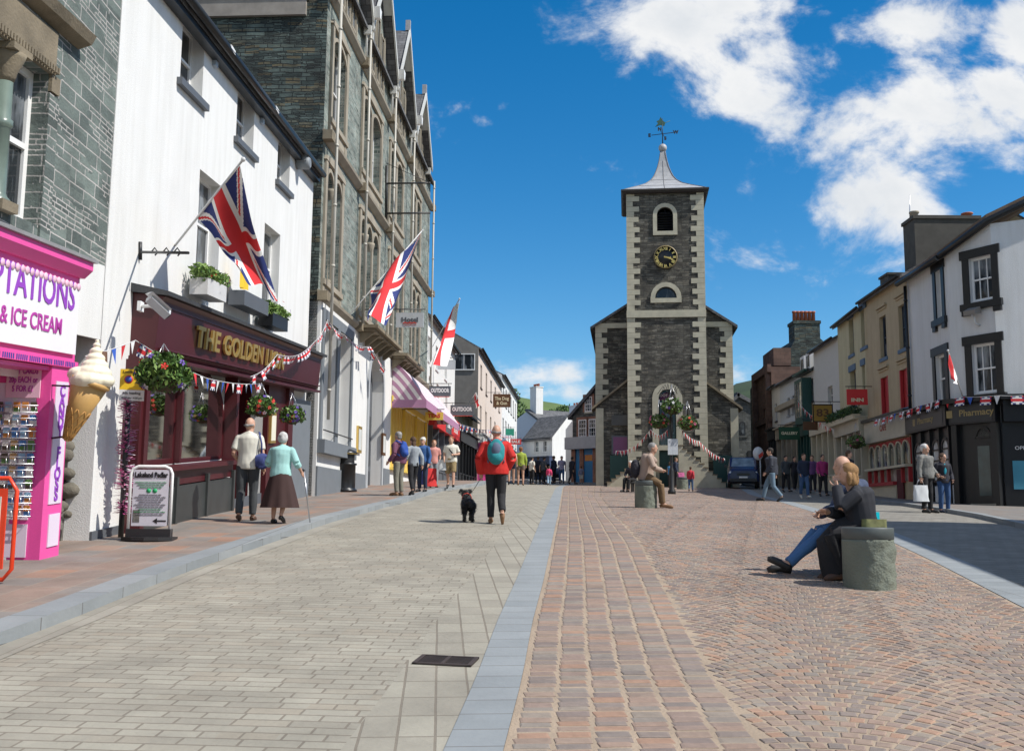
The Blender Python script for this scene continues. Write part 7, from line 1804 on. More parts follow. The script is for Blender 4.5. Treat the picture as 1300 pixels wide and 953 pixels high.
# ================================================================ PEOPLE
SKINM = plain('skin', (.52,.30,.21), .55, .08); SKIN2 = plain('tanned_skin', (.38,.20,.13), .55, .08)
def fab(name, col=None, **k): return mt('fabric_'+name, col, .85, .14, 6.0, .25, 120)
HAIR = dict(white=(.62,.61,.60), grey=(.30,.29,.28), brown=(.10,.055,.03), blonde=(.36,.20,.08), dark=(.025,.018,.014), ginger=(.25,.10,.04), bald=None)
def V3(*a): return Vector(a)
def stand_pose(lean=0.0):
    J = dict(pel=V3(0,0,.95), chest=V3(0,lean*.5,1.30), neck=V3(0,lean,1.47), head=V3(0,lean+.02,1.615))
    for s, n in ((-1,'L'), (1,'R')):
        J['hip'+n] = V3(s*.095,0,.92); J['knee'+n] = V3(s*.105,.02,.50); J['ank'+n] = V3(s*.11,-.02,.085); J['toe'+n] = V3(s*.125,.16,.035)
        J['sho'+n] = V3(s*.18,lean*.8,1.395); J['elb'+n] = V3(s*.24,lean*.5-.03,1.13); J['wri'+n] = V3(s*.235,lean*.4+.06,.89)
    return J
def walk_pose(ph=1, st=.30, lean=.03):
    J = stand_pose(lean)
    f, b = ('R','L') if ph > 0 else ('L','R'); sf, sb = (1,-1) if ph > 0 else (-1,1)
    J['knee'+f] = V3(sf*.10,.20*st/.3,.53); J['ank'+f] = V3(sf*.10,st,.10); J['toe'+f] = V3(sf*.12,st+.18,.07)
    J['knee'+b] = V3(sb*.10,-.03,.49); J['ank'+b] = V3(sb*.10,-st,.16); J['toe'+b] = V3(sb*.115,-st+.13,.03)
    J['elb'+f] = V3(sf*.23,-.13,1.15); J['wri'+f] = V3(sf*.24,-.12,.90); J['elb'+b] = V3(sb*.23,.02,1.13); J['wri'+b] = V3(sb*.22,.19,.93)
    return J
def sit_pose(seat=.50, lean=.08, knee=.46):
    J = dict(pel=V3(0,0,seat+.07), chest=V3(0,lean*.4,seat+.42), neck=V3(0,lean,seat+.60), head=V3(0,lean+.04,seat+.745))
    for s, n in ((-1,'L'), (1,'R')):
        J['hip'+n] = V3(s*.10,.03,seat+.07); J['knee'+n] = V3(s*.12,.44,knee+.08); J['ank'+n] = V3(s*.12,.50,.085); J['toe'+n] = V3(s*.14,.68,.035)
        J['sho'+n] = V3(s*.175,lean*.8,seat+.53); J['elb'+n] = V3(s*.24,lean+.08,seat+.28); J['wri'+n] = V3(s*.10,.34,seat+.20)
    return J
def limb(mb, a, b, ra, rb, n=3, seg=10, bulge=0.0):
    pts = [a.lerp(b, i/n) for i in range(n+1)]; rad = [ra+(rb-ra)*i/n+bulge*math.sin(PI*i/n) for i in range(n+1)]
    mb.tube(pts, rad, seg)
def hand(mb, fr, wri, d, side, k=1.0, curl=.5):
    d = d.normalized(); x = d.cross(V3(0,1,0)) if abs(d.y) < .9 else d.cross(V3(0,0,1)); x.normalize(); n = d.cross(x)
    p = [wri, wri+d*.045*k, wri+d*.085*k]; mb.tube([fr(*q) for q in p], [(.022*k,.03*k),(.016*k,.042*k),(.014*k,.04*k)], 8)
    for i, (off, ln) in enumerate(((-.03,.062),(-.010,.074),(.010,.070),(.030,.055))):
        b = wri+d*.08*k+n*off*k; c1 = b+d*ln*.5*k; c2 = c1+(d*(1-curl)+x*curl*side).normalized()*ln*.5*k
        mb.tube([fr(*q) for q in (b, c1, c2)], [.0095*k,.009*k,.0075*k], 6)
    b = wri+d*.02*k-n*.025*k; mb.tube([fr(*q) for q in (b, b+(d*.6-n*.8)*.04*k, b+(d*.9-n*.6)*.075*k)], [.012*k,.011*k,.009*k], 6)
def person(label, at, H, face, J, top, bottom, shoes, hair='brown', hairstyle='short', sleeves='short', legs='long', female=False, skin=None, vox=.013, topname='jacket', bottomname='trousers', skirt=None, bulk=1.0, seed=0, group=None, loose=1.0, headturn=0.0, collar=None):
    """one continuous body; clothes, hair and shoes are children"""
    k = H/1.75; fr = frame(at, face-PI/2, sc=k)   # local +y faces 'face' (angle from +x)
    skin = skin or SKINM
    t = tag(bpy.data.objects.new('person', None), label, 'person', group); COL.objects.link(t); t.location = at
    F = lambda v: fr(v.x, v.y, v.z)
    vx = vox*k
    ax = (J['neck']-J['pel']); w = .9 if female else 1.0
    T = lambda u, off=0: J['pel'].lerp(J['chest'], u/.5) if u <= .5 else J['chest'].lerp(J['neck'], (u-.5)/.5)
    tz = [(-.14,.105,.165),(0,.112,.172),(.25,.105,.150),(.5,.118,.165),(.75,.112,.185),(.88,.088,.165),(.97,.060,.085)]
    def torso(mb, g, top=1.0, lo=-.14, sc=1.0):
        P, Rr = [], []
        for u, d, w_ in tz:
            if u < lo or u > top: continue
            P.append(F(T(max(0,u)) if u >= 0 else J['pel']+V3(0,0,u*.6))); Rr.append(((d*bulk+g)*k*sc, (w_*w*bulk+g)*k*sc))
        mb.tube(P, Rr, 16)
    b = MB(); torso(b, -.012)
    limb(b, F(J['neck']-V3(0,0,.03)), F(J['head']-V3(0,0,.06)), .064*k, .060*k)
    hd = J['head']; rot = Matrix.Rotation(headturn, 3, 'Z')
    hf = lambda x, y, z: F(hd+rot@V3(x, y, z))
    b.ball((0,0,.02), .080, .100, .115, 16, 12, fr=hf); b.ball((0,.028,-.050), .060, .068, .070, 12, 8, fr=hf)
    b.tube([hf(0,.092,.028), hf(0,.112,-.012), hf(0,.096,-.028)], [.010*k,.017*k,.010*k], 6)      # nose
    b.ball((0,.088,-.052), .026, .012, .008, 8, 6, fr=hf)                                      # lips
    for s in (-1, 1): b.ball((s*.082,-.008,.0), .012, .022, .033, 8, 6, fr=hf)
    for n in 'LR':
        s = -1 if n == 'L' else 1
        limb(b, F(J['sho'+n]), F(J['elb'+n]), .047*k, .038*k); limb(b, F(J['elb'+n]), F(J['wri'+n]), .038*k, .026*k, bulge=.004*k)
        hand(b, lambda x, y, z: fr(x, y, z), J['wri'+n], (J['wri'+n]-J['elb'+n]), -s, 1.0) if k else None
        limb(b, F(J['hip'+n]), F(J['knee'+n]), .082*k, .054*k, bulge=.004*k); limb(b, F(J['knee'+n]), F(J['ank'+n]), .052*k, .034*k, bulge=.009*k)
        b.tube([F(J['ank'+n]), F(J['ank'+n].lerp(J['toe'+n],.5)), F(J['toe'+n])], [.034*k,.034*k,.028*k], 8)
    fuse(b, 'body', skin, t, vox=vx*.85, smooth=2)
    # top garment
    g = .016*loose; c = MB(); torso(c, g)
    for n in 'LR':
        lim(c, F, J, n, g, k, sleeves)
    c.tube([F(J['shoL']), F(J['shoL'].lerp(J['neck'],.5)+V3(0,-.005,-.012)), F(J['neck']+V3(0,-.01,-.005)), F(J['shoR'].lerp(J['neck'],.5)+V3(0,-.005,-.012)), F(J['shoR'])], [.052*k,.062*k,.074*k,.062*k,.052*k], 10)
    fuse(c, topname, top, t, vox=vx, smooth=2, wrinkle=.010*k, wfreq=11, seed=seed)
    # lower garment
    g = .018; c = MB()
    if skirt:
        zt_, zb_, rb_ = J['pel'].z+.04, skirt[0], skirt[1]; n_ = 40; rows = 12; vs = []
        for i in range(rows+1):
            u = i/rows; z = zt_+(zb_-zt_)*u
            for j in range(n_):
                a = 2*PI*j/n_; r_ = (.155+(rb_-.155)*u**.8)*(1+.07*u*math.sin(a*9+seed)); vs.append(fr(math.cos(a)*r_*1.1, math.sin(a)*r_*.85+J['pel'].y, z))
        c.add(vs, [(i*n_+j, i*n_+(j+1) % n_, (i+1)*n_+(j+1) % n_, (i+1)*n_+j) for i in range(rows) for j in range(n_)], 0, True); c.add(vs[:n_], [list(range(n_))]); c.build('skirt', bottom, t, recalc=False)
    else:
        c.tube([F(J['pel']+V3(0,0,.09)), F(J['pel']), F(J['pel']-V3(0,0,.08))], [(.115*bulk*k,.165*w*bulk*k),(.125*bulk*k,.178*w*bulk*k),(.105*k,.165*k)], 16)
        for n in 'LR':
            kn, an, hp = J['knee'+n], J['ank'+n], J['hip'+n]
            if legs == 'long': limb(c, F(hp), F(kn), (.088+g)*k, (.060+g)*k); limb(c, F(kn), F(an+(kn-an).normalized()*.02), (.060+g)*k, (.044+g)*k)
            elif legs == 'short': limb(c, F(hp), F(kn.lerp(hp,.0)), (.09+g)*k, (.075+g)*k)
            elif legs == 'mini': limb(c, F(hp), F(hp.lerp(kn,.5)), (.09+g)*k, (.085+g)*k)
        fuse(c, bottomname, bottom, t, vox=vx, smooth=2, wrinkle=.010*k, wfreq=10, seed=seed+5)
    for n in 'LR':
        c = MB(); a, o = J['ank'+n], J['toe'+n]; dn = V3(0,0,-.035)
        hl_ = a+(a-o).normalized()*.045; hl_.z = max(.03, a.z-.05)
        c.tube([F(hl_), F(a+V3(0,0,-.035)), F(a.lerp(o,.5)+V3(0,0,-.01)), F(o), F(o+(o-a).normalized()*.05-V3(0,0,.005))], [(.035*k,.034*k),(.050*k,.042*k),(.042*k,.044*k),(.032*k,.043*k),(.020*k,.028*k)], 10)
        c.build('shoe', shoes, t)
    if hair != 'bald' and HAIR[hair]:
        c = MB(); hm = mt('hair_'+hair, HAIR[hair], .75, .35, 18, .6, 160)
        c.ball((0,-.018,.050), .091, .104, .098, 16, 12, fr=hf)
        if hairstyle == 'bob':
            for a in range(-4, 5):
                an = R(a*32); x, y = math.sin(an)*.080, -math.cos(an)*.085; c.ball((x, y-.005, -.045), .030, .030, .085, 8, 8, fr=hf) if math.cos(an) > -.45 else None
            c.ball((0,-.05,-.03), .075, .06, .09, 12, 8, fr=hf)
        elif hairstyle == 'long': c.ball((0,-.06,-.07), .075, .05, .15, 12, 8, fr=hf)
        elif hairstyle == 'curly': c.ball((0,-.03,.01), .100, .095, .095, 12, 10, fr=hf)
        elif hairstyle == 'ring': c = MB(); c.tube([hf(.080,-.015,.01), hf(.075,-.055,.0), hf(0,-.100,-.01), hf(-.075,-.055,.0), hf(-.080,-.015,.01)], [.014*k,.022*k,.026*k,.022*k,.014*k], 8)
        else: c.ball((0,-.045,-.005), .078, .065, .075, 12, 8, fr=hf)
        fuse(c, 'hair', hm, t, vox=vx*.8, smooth=1, wrinkle=.010*k, wfreq=26 if hairstyle != 'curly' else 40, seed=seed)
    for s in (-1, 1):
        c = MB(); c.ball((s*.029,.089,.016), .008, .006, .006, 6, 5, fr=hf); c.build('eye', mt('eye_dark', (.03,.02,.015), .3), t)
    t['_'] = 0; del t['_']
    return t, F, fr, k
def lim(c, F, J, n, g, k, sleeves):
    s, e, w = J['sho'+n], J['elb'+n], J['wri'+n]
    if sleeves == 'none': c.ball(F(s), .06*k); return
    c.ball(F(s), .066*k, seg=10, rings=8)
    if sleeves == 'short': limb(c, F(s), F(s.lerp(e,.75)), (.054+g)*k, (.052+g)*k)
    elif sleeves == 'three': limb(c, F(s), F(e), (.054+g)*k, (.046+g)*k); limb(c, F(e), F(e.lerp(w,.45)), (.046+g)*k, (.045+g)*k)
    else: limb(c, F(s), F(e), (.052+g)*k, (.046+g)*k); limb(c, F(e), F(w), (.045+g)*k, (.034+g)*k)
def backpack(t, F, J, k, mat, label=None, size=1.0, m2=None):
    b = MB(); c = (J['chest']*.55+J['neck']*.45)+V3(0,-.19*size,-.13); fr_ = lambda x, y, z: F(c+V3(x, y, z))
    b.ball((0,.0,.0), .155*size, .105*size, .215*size, 16, 12, fr=fr_); b.ball((0,-.05,-.09), .115*size, .09*size, .10*size, 12, 8, fr=fr_); b.ball((0,0,.14), .10*size, .075*size, .10*size, 12, 8, fr=fr_)
    o = fuse(b, 'backpack', mat, None, vox=.014*k, smooth=2, wrinkle=.01*k, wfreq=14); tag(o, label, 'backpack')
    b = MB()
    for s in (-1, 1):
        A = [c+V3(s*.08,.03,.17), J['sho'+('L' if s < 0 else 'R')]*.8+J['neck']*.2+V3(0,-.03,.085), J['sho'+('L' if s < 0 else 'R')]*.8+J['neck']*.2+V3(0,.12,-.03), c+V3(s*.15,.24,-.05), c+V3(s*.14,.04,-.17)]
        b = MB(); b.tube([F(q) for q in A], [(.012*k,.026*k)]*5, 6); b.build('strap', m2 or mat, o)
    if m2: b = MB(); b.ball((0,-.035,.03), .10*size, .09*size, .15*size, 12, 10, fr=fr_); b.build('bungee_panel', m2, o)
    return o
def handbag(F, k, c, w, h, mat, label, cat='bag', strap=None, sm=None, d=.09, name='bag', ly=None):
    fr_ = lambda x, y, z: F(c+V3(x, y, z)); b = MB()
    b.ball((0,0,0), w/2, d, h/2, 14, 10, fr=fr_); b.bevbx(fr_, -w/2*.92, w/2*.92, -d*.8, d*.8, -h/2*.92, h/2*.8, .03)
    o = fuse(b, name, mat, None, vox=.012*k, smooth=2, wrinkle=.006*k, wfreq=16); tag(o, label, cat)
    if strap: b = MB(); b.tube([F(q) for q in strap], [(.007*k,.016*k)]*len(strap), 6); b.build('strap', sm or mat, o)
    return o
def bag_of(c, w, h, mat, label, name='shopping_bag', face=0, cat='bag', d=.09, handles=True):
    fr = frame(c, face); b = MB(); n = 10; vs = []
    for i in range(n+1):
        z = h*i/n; q = .5*w*(1-.08*i/n); dd = d*(1-.5*i/n)
        for j in range(16):
            a = 2*PI*j/16; x = q*math.copysign(abs(math.cos(a))**.5, math.cos(a)); y = dd*math.copysign(abs(math.sin(a))**.6, math.sin(a)); vs.append(fr(x+.008*math.sin(z*20+j), y+.008*math.sin(z*15+j*2), z))
    b.add(vs, [(i*16+j, i*16+(j+1) % 16, (i+1)*16+(j+1) % 16, (i+1)*16+j) for i in range(n) for j in range(16)], 0, True); b.add(vs[:16], [list(range(16))])
    t = b.build(name, mat, None, recalc=False); tag(t, label, cat)
    if handles: b = MB(); b.tube([fr(-w*.25,0,h), fr(-w*.12,0,h+.14), fr(w*.12,0,h+.14), fr(w*.25,0,h)], .007, 5); b.build('handle', mat, t)
    return t
def PP(x, yfeet, hpx, pav=0.0, Hm=None):
    """ground point under the feet; returns point and real height from the pixel height"""
    Hm = Hm or 1.74; Y = FPX*Hm/hpx*.99; p = atdepth(x, yfeet, Y); p.z = G(p.x, p.y)+pav; return p, Hm
AWAY, TOWARD, LEFTW, RIGHTW = PI/2, -PI/2, PI, 0.0
# --- couple by the inn
p, H = PP(312, 660, 129, .1, 1.78); print('P1', p, H)
J = stand_pose(.02); J['kneeR'] = V3(.10,.05,.50); J['ankR'] = V3(.10,.04,.085); J['toeR'] = V3(.115,.21,.035); J['ankL'] = V3(-.10,-.12,.10); J['toeL'] = V3(-.11,.05,.035); J['elbL'] = V3(-.25,-.03,1.13); J['wriL'] = V3(-.18,.14,1.0); J['wriR'] = V3(.25,.06,.90)
t, F, fr, k = person('bald man in a white shirt and grey trousers walking past the inn window', p, H, AWAY+R(4), J, fab('white', (.66,.64,.56)), fab('charcoal', (.05,.055,.06)), mt('shoe_brown', (.10,.05,.03)), hair='grey', hairstyle='ring', sleeves='short', topname='shirt', bulk=1.04, headturn=R(-22))
handbag(F, k, V3(.25,-.10,1.0), .24, .28, fab('navybag', (.05,.07,.22)), 'navy shoulder bag carried by the bald man in the white shirt', strap=[V3(.24,-.10,1.1), V3(.23,-.10,1.3), V3(.17,-.04,1.50), V3(.22,.09,1.35), V3(.25,.0,1.1)])
p, H = PP(354, 664, 114, .1, 1.53); print('P2', p, H)
J = stand_pose(.05); J['elbR'] = V3(.30,.02,1.16); J['wriR'] = V3(.34,.20,.99); J['elbL'] = V3(-.27,.0,1.15); J['wriL'] = V3(-.25,.18,1.08); J['ankR'] = V3(.08,-.12,.15); J['toeR'] = V3(.09,.02,.05)
t, F, fr, k = person('white haired woman in a mint cardigan and long brown skirt walking with a stick', p, H, AWAY-R(8), J, fab('mint', (.34,.60,.58)), fab('darkbrown', (.045,.02,.018)), mt('shoe_black', (.02,.02,.02)), hair='white', hairstyle='curly', sleeves='three', topname='cardigan', female=True, skirt=(.30,.33), bulk=1.22, loose=1.5)
cp = F(V3(.36,.28,1.02)); ce_ = F(V3(.50,.34,.0)); ce_.z = G(ce_.x, ce_.y)+.1
t = empty('walking_stick', ce_, 'silver walking stick held by the woman in the mint cardigan', 'walking stick'); mb = MB(); mb.tube([ce_, cp], .012, 8); mb.build('shaft', mt('chrome_wire'), t); mb = MB(); mb.tube([cp+V3(0,-.07,.01), cp, cp+V3(0,.07,-.0)], .016, 8); mb.build('handle', M_black, t)
# --- man with dog
p, H = PP(629, 663, 123, 0, 1.80); print('P3', p, H)
J = walk_pose(-1, .16, .03); J['ankL'] = V3(-.085,.04,.085); J['toeL'] = V3(-.10,.22,.035); J['kneeL'] = V3(-.09,.06,.50); J['kneeR'] = V3(.10,.02,.50); J['ankR'] = V3(.12,-.24,.20); J['toeR'] = V3(.125,-.20,.04); J['elbL'] = V3(-.30,-.04,1.14); J['wriL'] = V3(-.27,.06,.88); J['elbR'] = V3(.29,-.03,1.15); J['wriR'] = V3(.20,.14,.98)
M_redj = fab('redjacket', (.55,.02,.015))
t, F, fr, k = person('man in a bright red jacket and black trousers walking away up the road', p, H, AWAY, J, M_redj, fab('black', (.015,.015,.018)), mt('shoe_tan', (.22,.12,.06)), hair='grey', hairstyle='ring', sleeves='long', bulk=1.12, loose=2.4, vox=.012)
backpack(t, F, J, k, fab('teal', (.02,.24,.27)), 'teal and grey backpack worn by the man in the red jacket', 1.05, fab('slate', (.10,.13,.20)))
handL = F(J['wriL']+V3(-.0,.03,-.08))
dp = onground(594, 662); dl = V3(dp.x, dp.y, dp.z)
ds = .50
def dog():
    t = empty('dog', dl, 'small shaggy black dog on a lead beside the man in the red jacket', 'dog'); fr = frame(dl, R(6), sc=1.0); F_ = lambda *a: fr(*a)
    b = MB()
    b.tube([F_(0,-.20,.34), F_(0,-.05,.33), F_(0,.12,.34), F_(0,.22,.37)], [(.085,.085),(.095,.09),(.12,.10),(.10,.09)], 12)
    b.tube([F_(0,.20,.39), F_(-.02,.27,.47), F_(-.03,.32,.52)], [.075,.065,.06], 10)
    b.ball((-.03,.34,.53), .075, .085, .07, 12, 8, fr=fr); b.tube([F_(-.03,.40,.51), F_(-.03,.47,.49)], [.042,.028], 8)
    for s in (-1, 1):
        b.tube([F_(-.03+s*.05,.33,.585), F_(-.03+s*.095,.33,.585), F_(-.03+s*.115,.33,.54)], [(.02,.03),(.015,.03),(.01,.018)], 6)
        b.tube([F_(s*.06,.17,.33), F_(s*.065,.15,.20), F_(s*.065,.17,.10), F_(s*.065,.18,.025)], [.055,.035,.027,.024], 8); b.tube([F_(s*.065,.18,.022), F_(s*.065,.22,.016)], [.024,.018], 6)
        b.tube([F_(s*.06,-.18,.32), F_(s*.075,-.13,.22), F_(s*.07,-.235,.13), F_(s*.07,-.21,.03)], [.075,.05,.026,.024], 8); b.tube([F_(s*.07,-.21,.022), F_(s*.07,-.17,.016)], [.024,.018], 6)
    b.tube([F_(0,-.23,.36), F_(.01,-.30,.36), F_(.02,-.33,.27)], [.035,.03,.018], 8)
    M_df = plain('black_fur', (.012,.012,.013), .7, .4, 30)
    o = fuse(b, 'body', M_df, t, vox=.010, smooth=1, wrinkle=.02, wfreq=30)
    # shaggy coat: tufts
    f_ = MB(); me = o.data; off = parent_world(t)
    for v in random.sample(list(me.vertices), min(2600, len(me.vertices))):
        q = v.co+off; n = v.normal; d = (n*.6+Vector((random.gauss(0,.3), random.gauss(0,.3), -.7))).normalized(); s = n.orthogonal().normalized()*.006
        f_.add([q-s, q+s, q+d*random.uniform(.02,.045)+n*.01], [(0,1,2)])
    f_.build('shaggy_coat', M_df, t, recalc=False)
    ld = empty('dog_lead', handL, 'thin dark lead from the hand of the man in red to the black dog', 'lead'); mb = MB(); e = F_(-.01,.22,.47); m = handL.lerp(e, .5)+V3(0,0,-.04); mb.tube([handL, m, e], .006, 5); mb.build('strap', M_black, ld); mb = MB(); mb.tube([F_(-.01+.09*math.cos(a), .24, .44+.09*math.sin(a)) for a in [i*PI/4 for i in range(9)]], .010, 5); mb.build('collar', mt('letter_red'), ld)
dog()
# --- left pavement group
p, H = PP(506, 625, 80, .1, 1.80)
J = stand_pose(.04); J['wriL'] = V3(-.28,.14,.93)
t, F, fr, k = person('grey haired man in a plum checked shirt and loose grey trousers by the yellow shop', p, H, LEFTW-R(30), J, plain('plum_check', (.17,.06,.11), .85, .5, 25), fab('stone', (.20,.19,.15)), mt('shoe_tan'), hair='grey', hairstyle='short', sleeves='long', topname='shirt', bulk=1.08, loose=1.4, vox=.016)
backpack(t, F, J, k, fab('royal', (.02,.07,.33)), 'blue backpack on the man in the plum checked shirt', .95)
p, H = PP(524, 624, 73, .1, 1.66); J = walk_pose(1, .14)
person('person in grey top and black trousers between the checked shirt man and the blue vest', p, 1.66, LEFTW-R(50), J, fab('palegrey', (.28,.31,.34)), fab('black', (.015,.015,.018)), mt('shoe_black'), hair='brown', hairstyle='long', sleeves='long', female=True, topname='top', vox=.016)
p, H = PP(536, 622, 69, .1, 1.72); J = stand_pose()
t, F, fr, k = person('man in a blue padded vest and white cap outside the yellow shop', p, 1.70, TOWARD-R(20), J, fab('bluevest', (.03,.10,.28)), fab('navy', (.02,.03,.06)), mt('shoe_black'), hair='white', hairstyle='short', sleeves='long', vox=.016, topname='vest')
c = MB(); c.ball(tuple(J['head']+V3(0,.0,.065)), .092, .10, .06, 12, 8, fr=fr); c.bx(fr, -.06, .06, .05, .17, J['head'].z+.045, J['head'].z+.06); c.build('cap', fab('white'), t)
p, H = PP(550, 619, 62, .1)
person('woman in a coral pink top and pale trousers facing the road beside the red bag', p, 1.66, TOWARD+R(15), stand_pose(), fab('coral', (.60,.27,.24)), fab('palegrey'), mt('shoe_tan'), hair='ginger', hairstyle='long', sleeves='short', female=True, topname='top', vox=.016)
c = Vector(p); bag_of(c+V3(-.05,-.5,.02), .42, .62, fab('redbag', (.60,.03,.03)), 'large red bag carried low between the people outside the yellow shop', face=.4, d=.14)
c = c+V3(-.28,0,0); bag_of(c+V3(.0,-.35,.08), .34, .5, fab('navybag'), 'navy bag beside the large red bag', face=.2, d=.12)
p, H = PP(572, 617, 63, .1); print('P8', p, H); J = walk_pose(-1, .2); J['elbL'] = V3(-.28,.02,1.15); J['wriL'] = V3(-.10,.22,1.12)
t, F, fr, k = person('man in a white t-shirt and khaki shorts walking this way with a black strap', p, 1.78, TOWARD, J, fab('white'), fab('khaki', (.26,.19,.09)), mt('shoe_black'), hair='ginger', hairstyle='short', sleeves='short', legs='short', topname='t_shirt', bottomname='shorts', bulk=1.15, vox=.016)
c = MB(); c.tube([F(V3(.15,.05,1.45)), F(V3(.05,.16,1.3)), F(V3(-.15,.15,1.05))], [(.01,.025)]*3, 6); c.build('strap', M_black, t)
c = F(V3(.28,.02,.60)); bag_of(c, .3, .36, mt('plastic_white', (.6,.62,.62), .5), 'thin white carrier bag held by the man in khaki shorts', name='carrier_bag', d=.06)
# --- behind the red jacket
p, H = PP(649, 613.5, 49); print('P9', p, H)
person('person in black top and dark shorts just right of the red jacket', p, 1.76, AWAY, walk_pose(1,.12), fab('inky', (.02,.02,.03)), fab('navy'), mt('shoe_black'), hair='brown', sleeves='none', legs='mini', vox=.018, topname='top', bottomname='shorts')
p, H = PP(661, 614.5, 48)
t, F, fr, k = person('person in a lime green jacket and brown shorts in the road', p, 1.74, AWAY, stand_pose(), fab('lime', (.30,.38,.05)), fab('taupe', (.16,.12,.09)), mt('shoe_tan'), hair='ginger', sleeves='long', legs='mini', vox=.018, bottomname='shorts')
crowd = [(675,611,'white top and dark trousers beside the green jacket', 'white','black','dark',0,1.7),(683,611,'black top seen from behind left of the crowd','inky','black','brown',0,1.76),(690,611,'dark grey jacket in the middle of the crowd','slate2','black','dark',1,1.72),(703,611,'dark navy jacket just left of the pushchair','navy','inky','brown',0,1.82),(713,611.5,'lilac shirt and blue jeans right of the pushchair','lilac','jeans','dark',0,1.80),(726,611.5,'long black coat left of the child in checks','inky','inky','dark',0,1.75)]
FB_ = dict(slate2=(.06,.07,.08), lilac=(.36,.33,.46), jeans=(.06,.12,.24), magenta=(.38,.03,.16), purple=(.14,.06,.18))
for i, (x, y, lab, tp_, bt_, hr, fem, hh_) in enumerate(crowd):
    p, H = PP(x, y, 34.5, 0, hh_); J = walk_pose(1 if i % 2 else -1, .12+.03*(i % 3)) if i % 3 else stand_pose()
    person('person in a '+lab, p, hh_, AWAY+R(random.uniform(-60,60)) if i != 4 else TOWARD, J, fab(tp_, FB_.get(tp_, (.3,.3,.3))), fab(bt_, FB_.get(bt_, (.1,.1,.1))), mt('shoe_black'), hair=hr, sleeves='long' if i % 2 else 'short', female=bool(fem), vox=.02, seed=i, topname='top')
p, H = PP(697, 611.5, 24, 0, 1.15); person('small child in a bright pink top in the middle of the crowd', p, 1.15, AWAY, walk_pose(1,.25), fab('hotpink', (.65,.05,.15)), fab('paleblue', (.3,.45,.6)), mt('shoe_black'), hair='brown', sleeves='long', vox=.018, topname='top')
p, H = PP(738, 611, 22, 0, 1.15); person('small child in a pale checked shirt and white shorts by the blue shop', p, 1.15, AWAY, stand_pose(), plain('blue_check', (.30,.30,.40), .85, .5, 40), fab('white'), mt('shoe_black'), hair='brown', sleeves='short', legs='short', vox=.018, topname='shirt', bottomname='shorts')
# pushchair
c = onground(708, 612.5); t = empty('pushchair', c, 'black and blue pushchair in the crowd left of the hall', 'pushchair'); fr = frame(c, R(8)); mb = MB()
mb.tube([fr(-.22,-.3,.1), fr(-.22,.3,.55), fr(-.22,.5,1.0), fr(.22,.5,1.0), fr(.22,.3,.55), fr(.22,-.3,.1)], .015, 6); mb.tube([fr(-.22,.35,.1), fr(-.22,-.1,.6)], .014, 6); mb.tube([fr(.22,.35,.1), fr(.22,-.1,.6)], .014, 6); mb.build('frame', M_black, t)
for x in (-.24, .24):
    for y in (-.3, .38): mb = MB(); mb.lathe(lambda a, b, h, x=x, y=y: fr(x+h, y+a, .11+b), [(.11, -.02), (.115, 0), (.11, .02), (.03, .021)], 14); mb.build('wheel', M_black, t)
mb = MB(); mb.prism(lambda a, b, h: fr(b, a, h), [(-.32,.35),(.1,.32),(.32,.85),(.25,.87),(.03,.42),(-.32,.42)], -.2, .2); mb.build('seat', fab('inky'), t)
mb = MB(); mb.ball((0,.08,.85), .24, .3, .26, 12, 8, fr=fr); mb.build('hood', fab('blueslate', (.08,.13,.24)), t)
mb = MB(); mb.bx(fr, -.18, .18, -.1, .3, .16, .3); mb.build('basket', M_iron, t)
# --- seated man on the far drum, figure behind, family at the stairs
c = Vector(D2); J = sit_pose(.66, .14, .46); J['kneeL'] = V3(-.11,.34,.56); J['kneeR'] = V3(.11,.36,.56); J['ankL'] = V3(-.10,.36,.09); J['ankR'] = V3(.10,.42,.09); J['toeL'] = V3(-.11,.55,.035); J['toeR'] = V3(.11,.60,.035); J['wriL'] = V3(-.06,.36,.90); J['wriR'] = V3(.06,.38,.88)
t, F, fr, k = person('grey haired man in a beige jacket and brown trousers sitting on the stone drum', c, 1.80, RIGHTW-R(12), J, fab('beige', (.36,.27,.22)), fab('brown2', (.16,.10,.05)), mt('shoe_tan'), hair='grey', sleeves='long', vox=.014, loose=1.5)
b = MB(); b.tube([F(V3(.07,.0,1.25)), F(V3(0,.10,1.24)), F(V3(-.07,.0,1.25))], .03, 8); b.build('scarf', M_redj, t)
handbag(F, k, V3(0,-.24,.92), .34, .46, fab('inky'), 'black rucksack resting behind the man in the beige jacket', 'backpack', d=.12, name='rucksack', strap=[V3(-.1,-.2,1.1), V3(-.14,-.02,1.28), V3(-.12,.12,1.1)])
c = atdepth(803, 617, 43); c.z = G(c.x, c.y); J = sit_pose(.46, .12)
person('white haired person in a black coat sitting far behind the man in the beige jacket', c, 1.7, LEFTW+R(50), J, fab('inky'), fab('black'), mt('shoe_black'), hair='white', sleeves='long', vox=.018)
t = empty('stool', c, 'low dark stool under the white haired person in the black coat', 'stool'); mb = MB(); mb.bevbx(frame(c, R(30)), -.22, .22, -.22, .22, .36, .44, .02); mb.build('seat', M_iron, t)
for x in (-.16, .16):
    for y in (-.16, .16): mb = MB(); mb.bx(frame(c, R(30)), x-.03, x+.03, y-.03, y+.03, 0, .36); mb.build('leg', M_iron, t)
p, H = PP(858, 620, 38); J = stand_pose()
t, F, fr, k = person('person in a navy jacket standing behind the lamp post with a pink and white bag', p, 1.72, RIGHTW, J, fab('navy'), fab('black'), mt('shoe_black'), hair='brown', sleeves='long', vox=.018)
bag_of(F(V3(.05,.3,.45)), .42, .42, plain('pink_stripe_bag', (.6,.12,.30), .6, .8, 9), 'pink and white striped bag by the lamp post', face=.2)
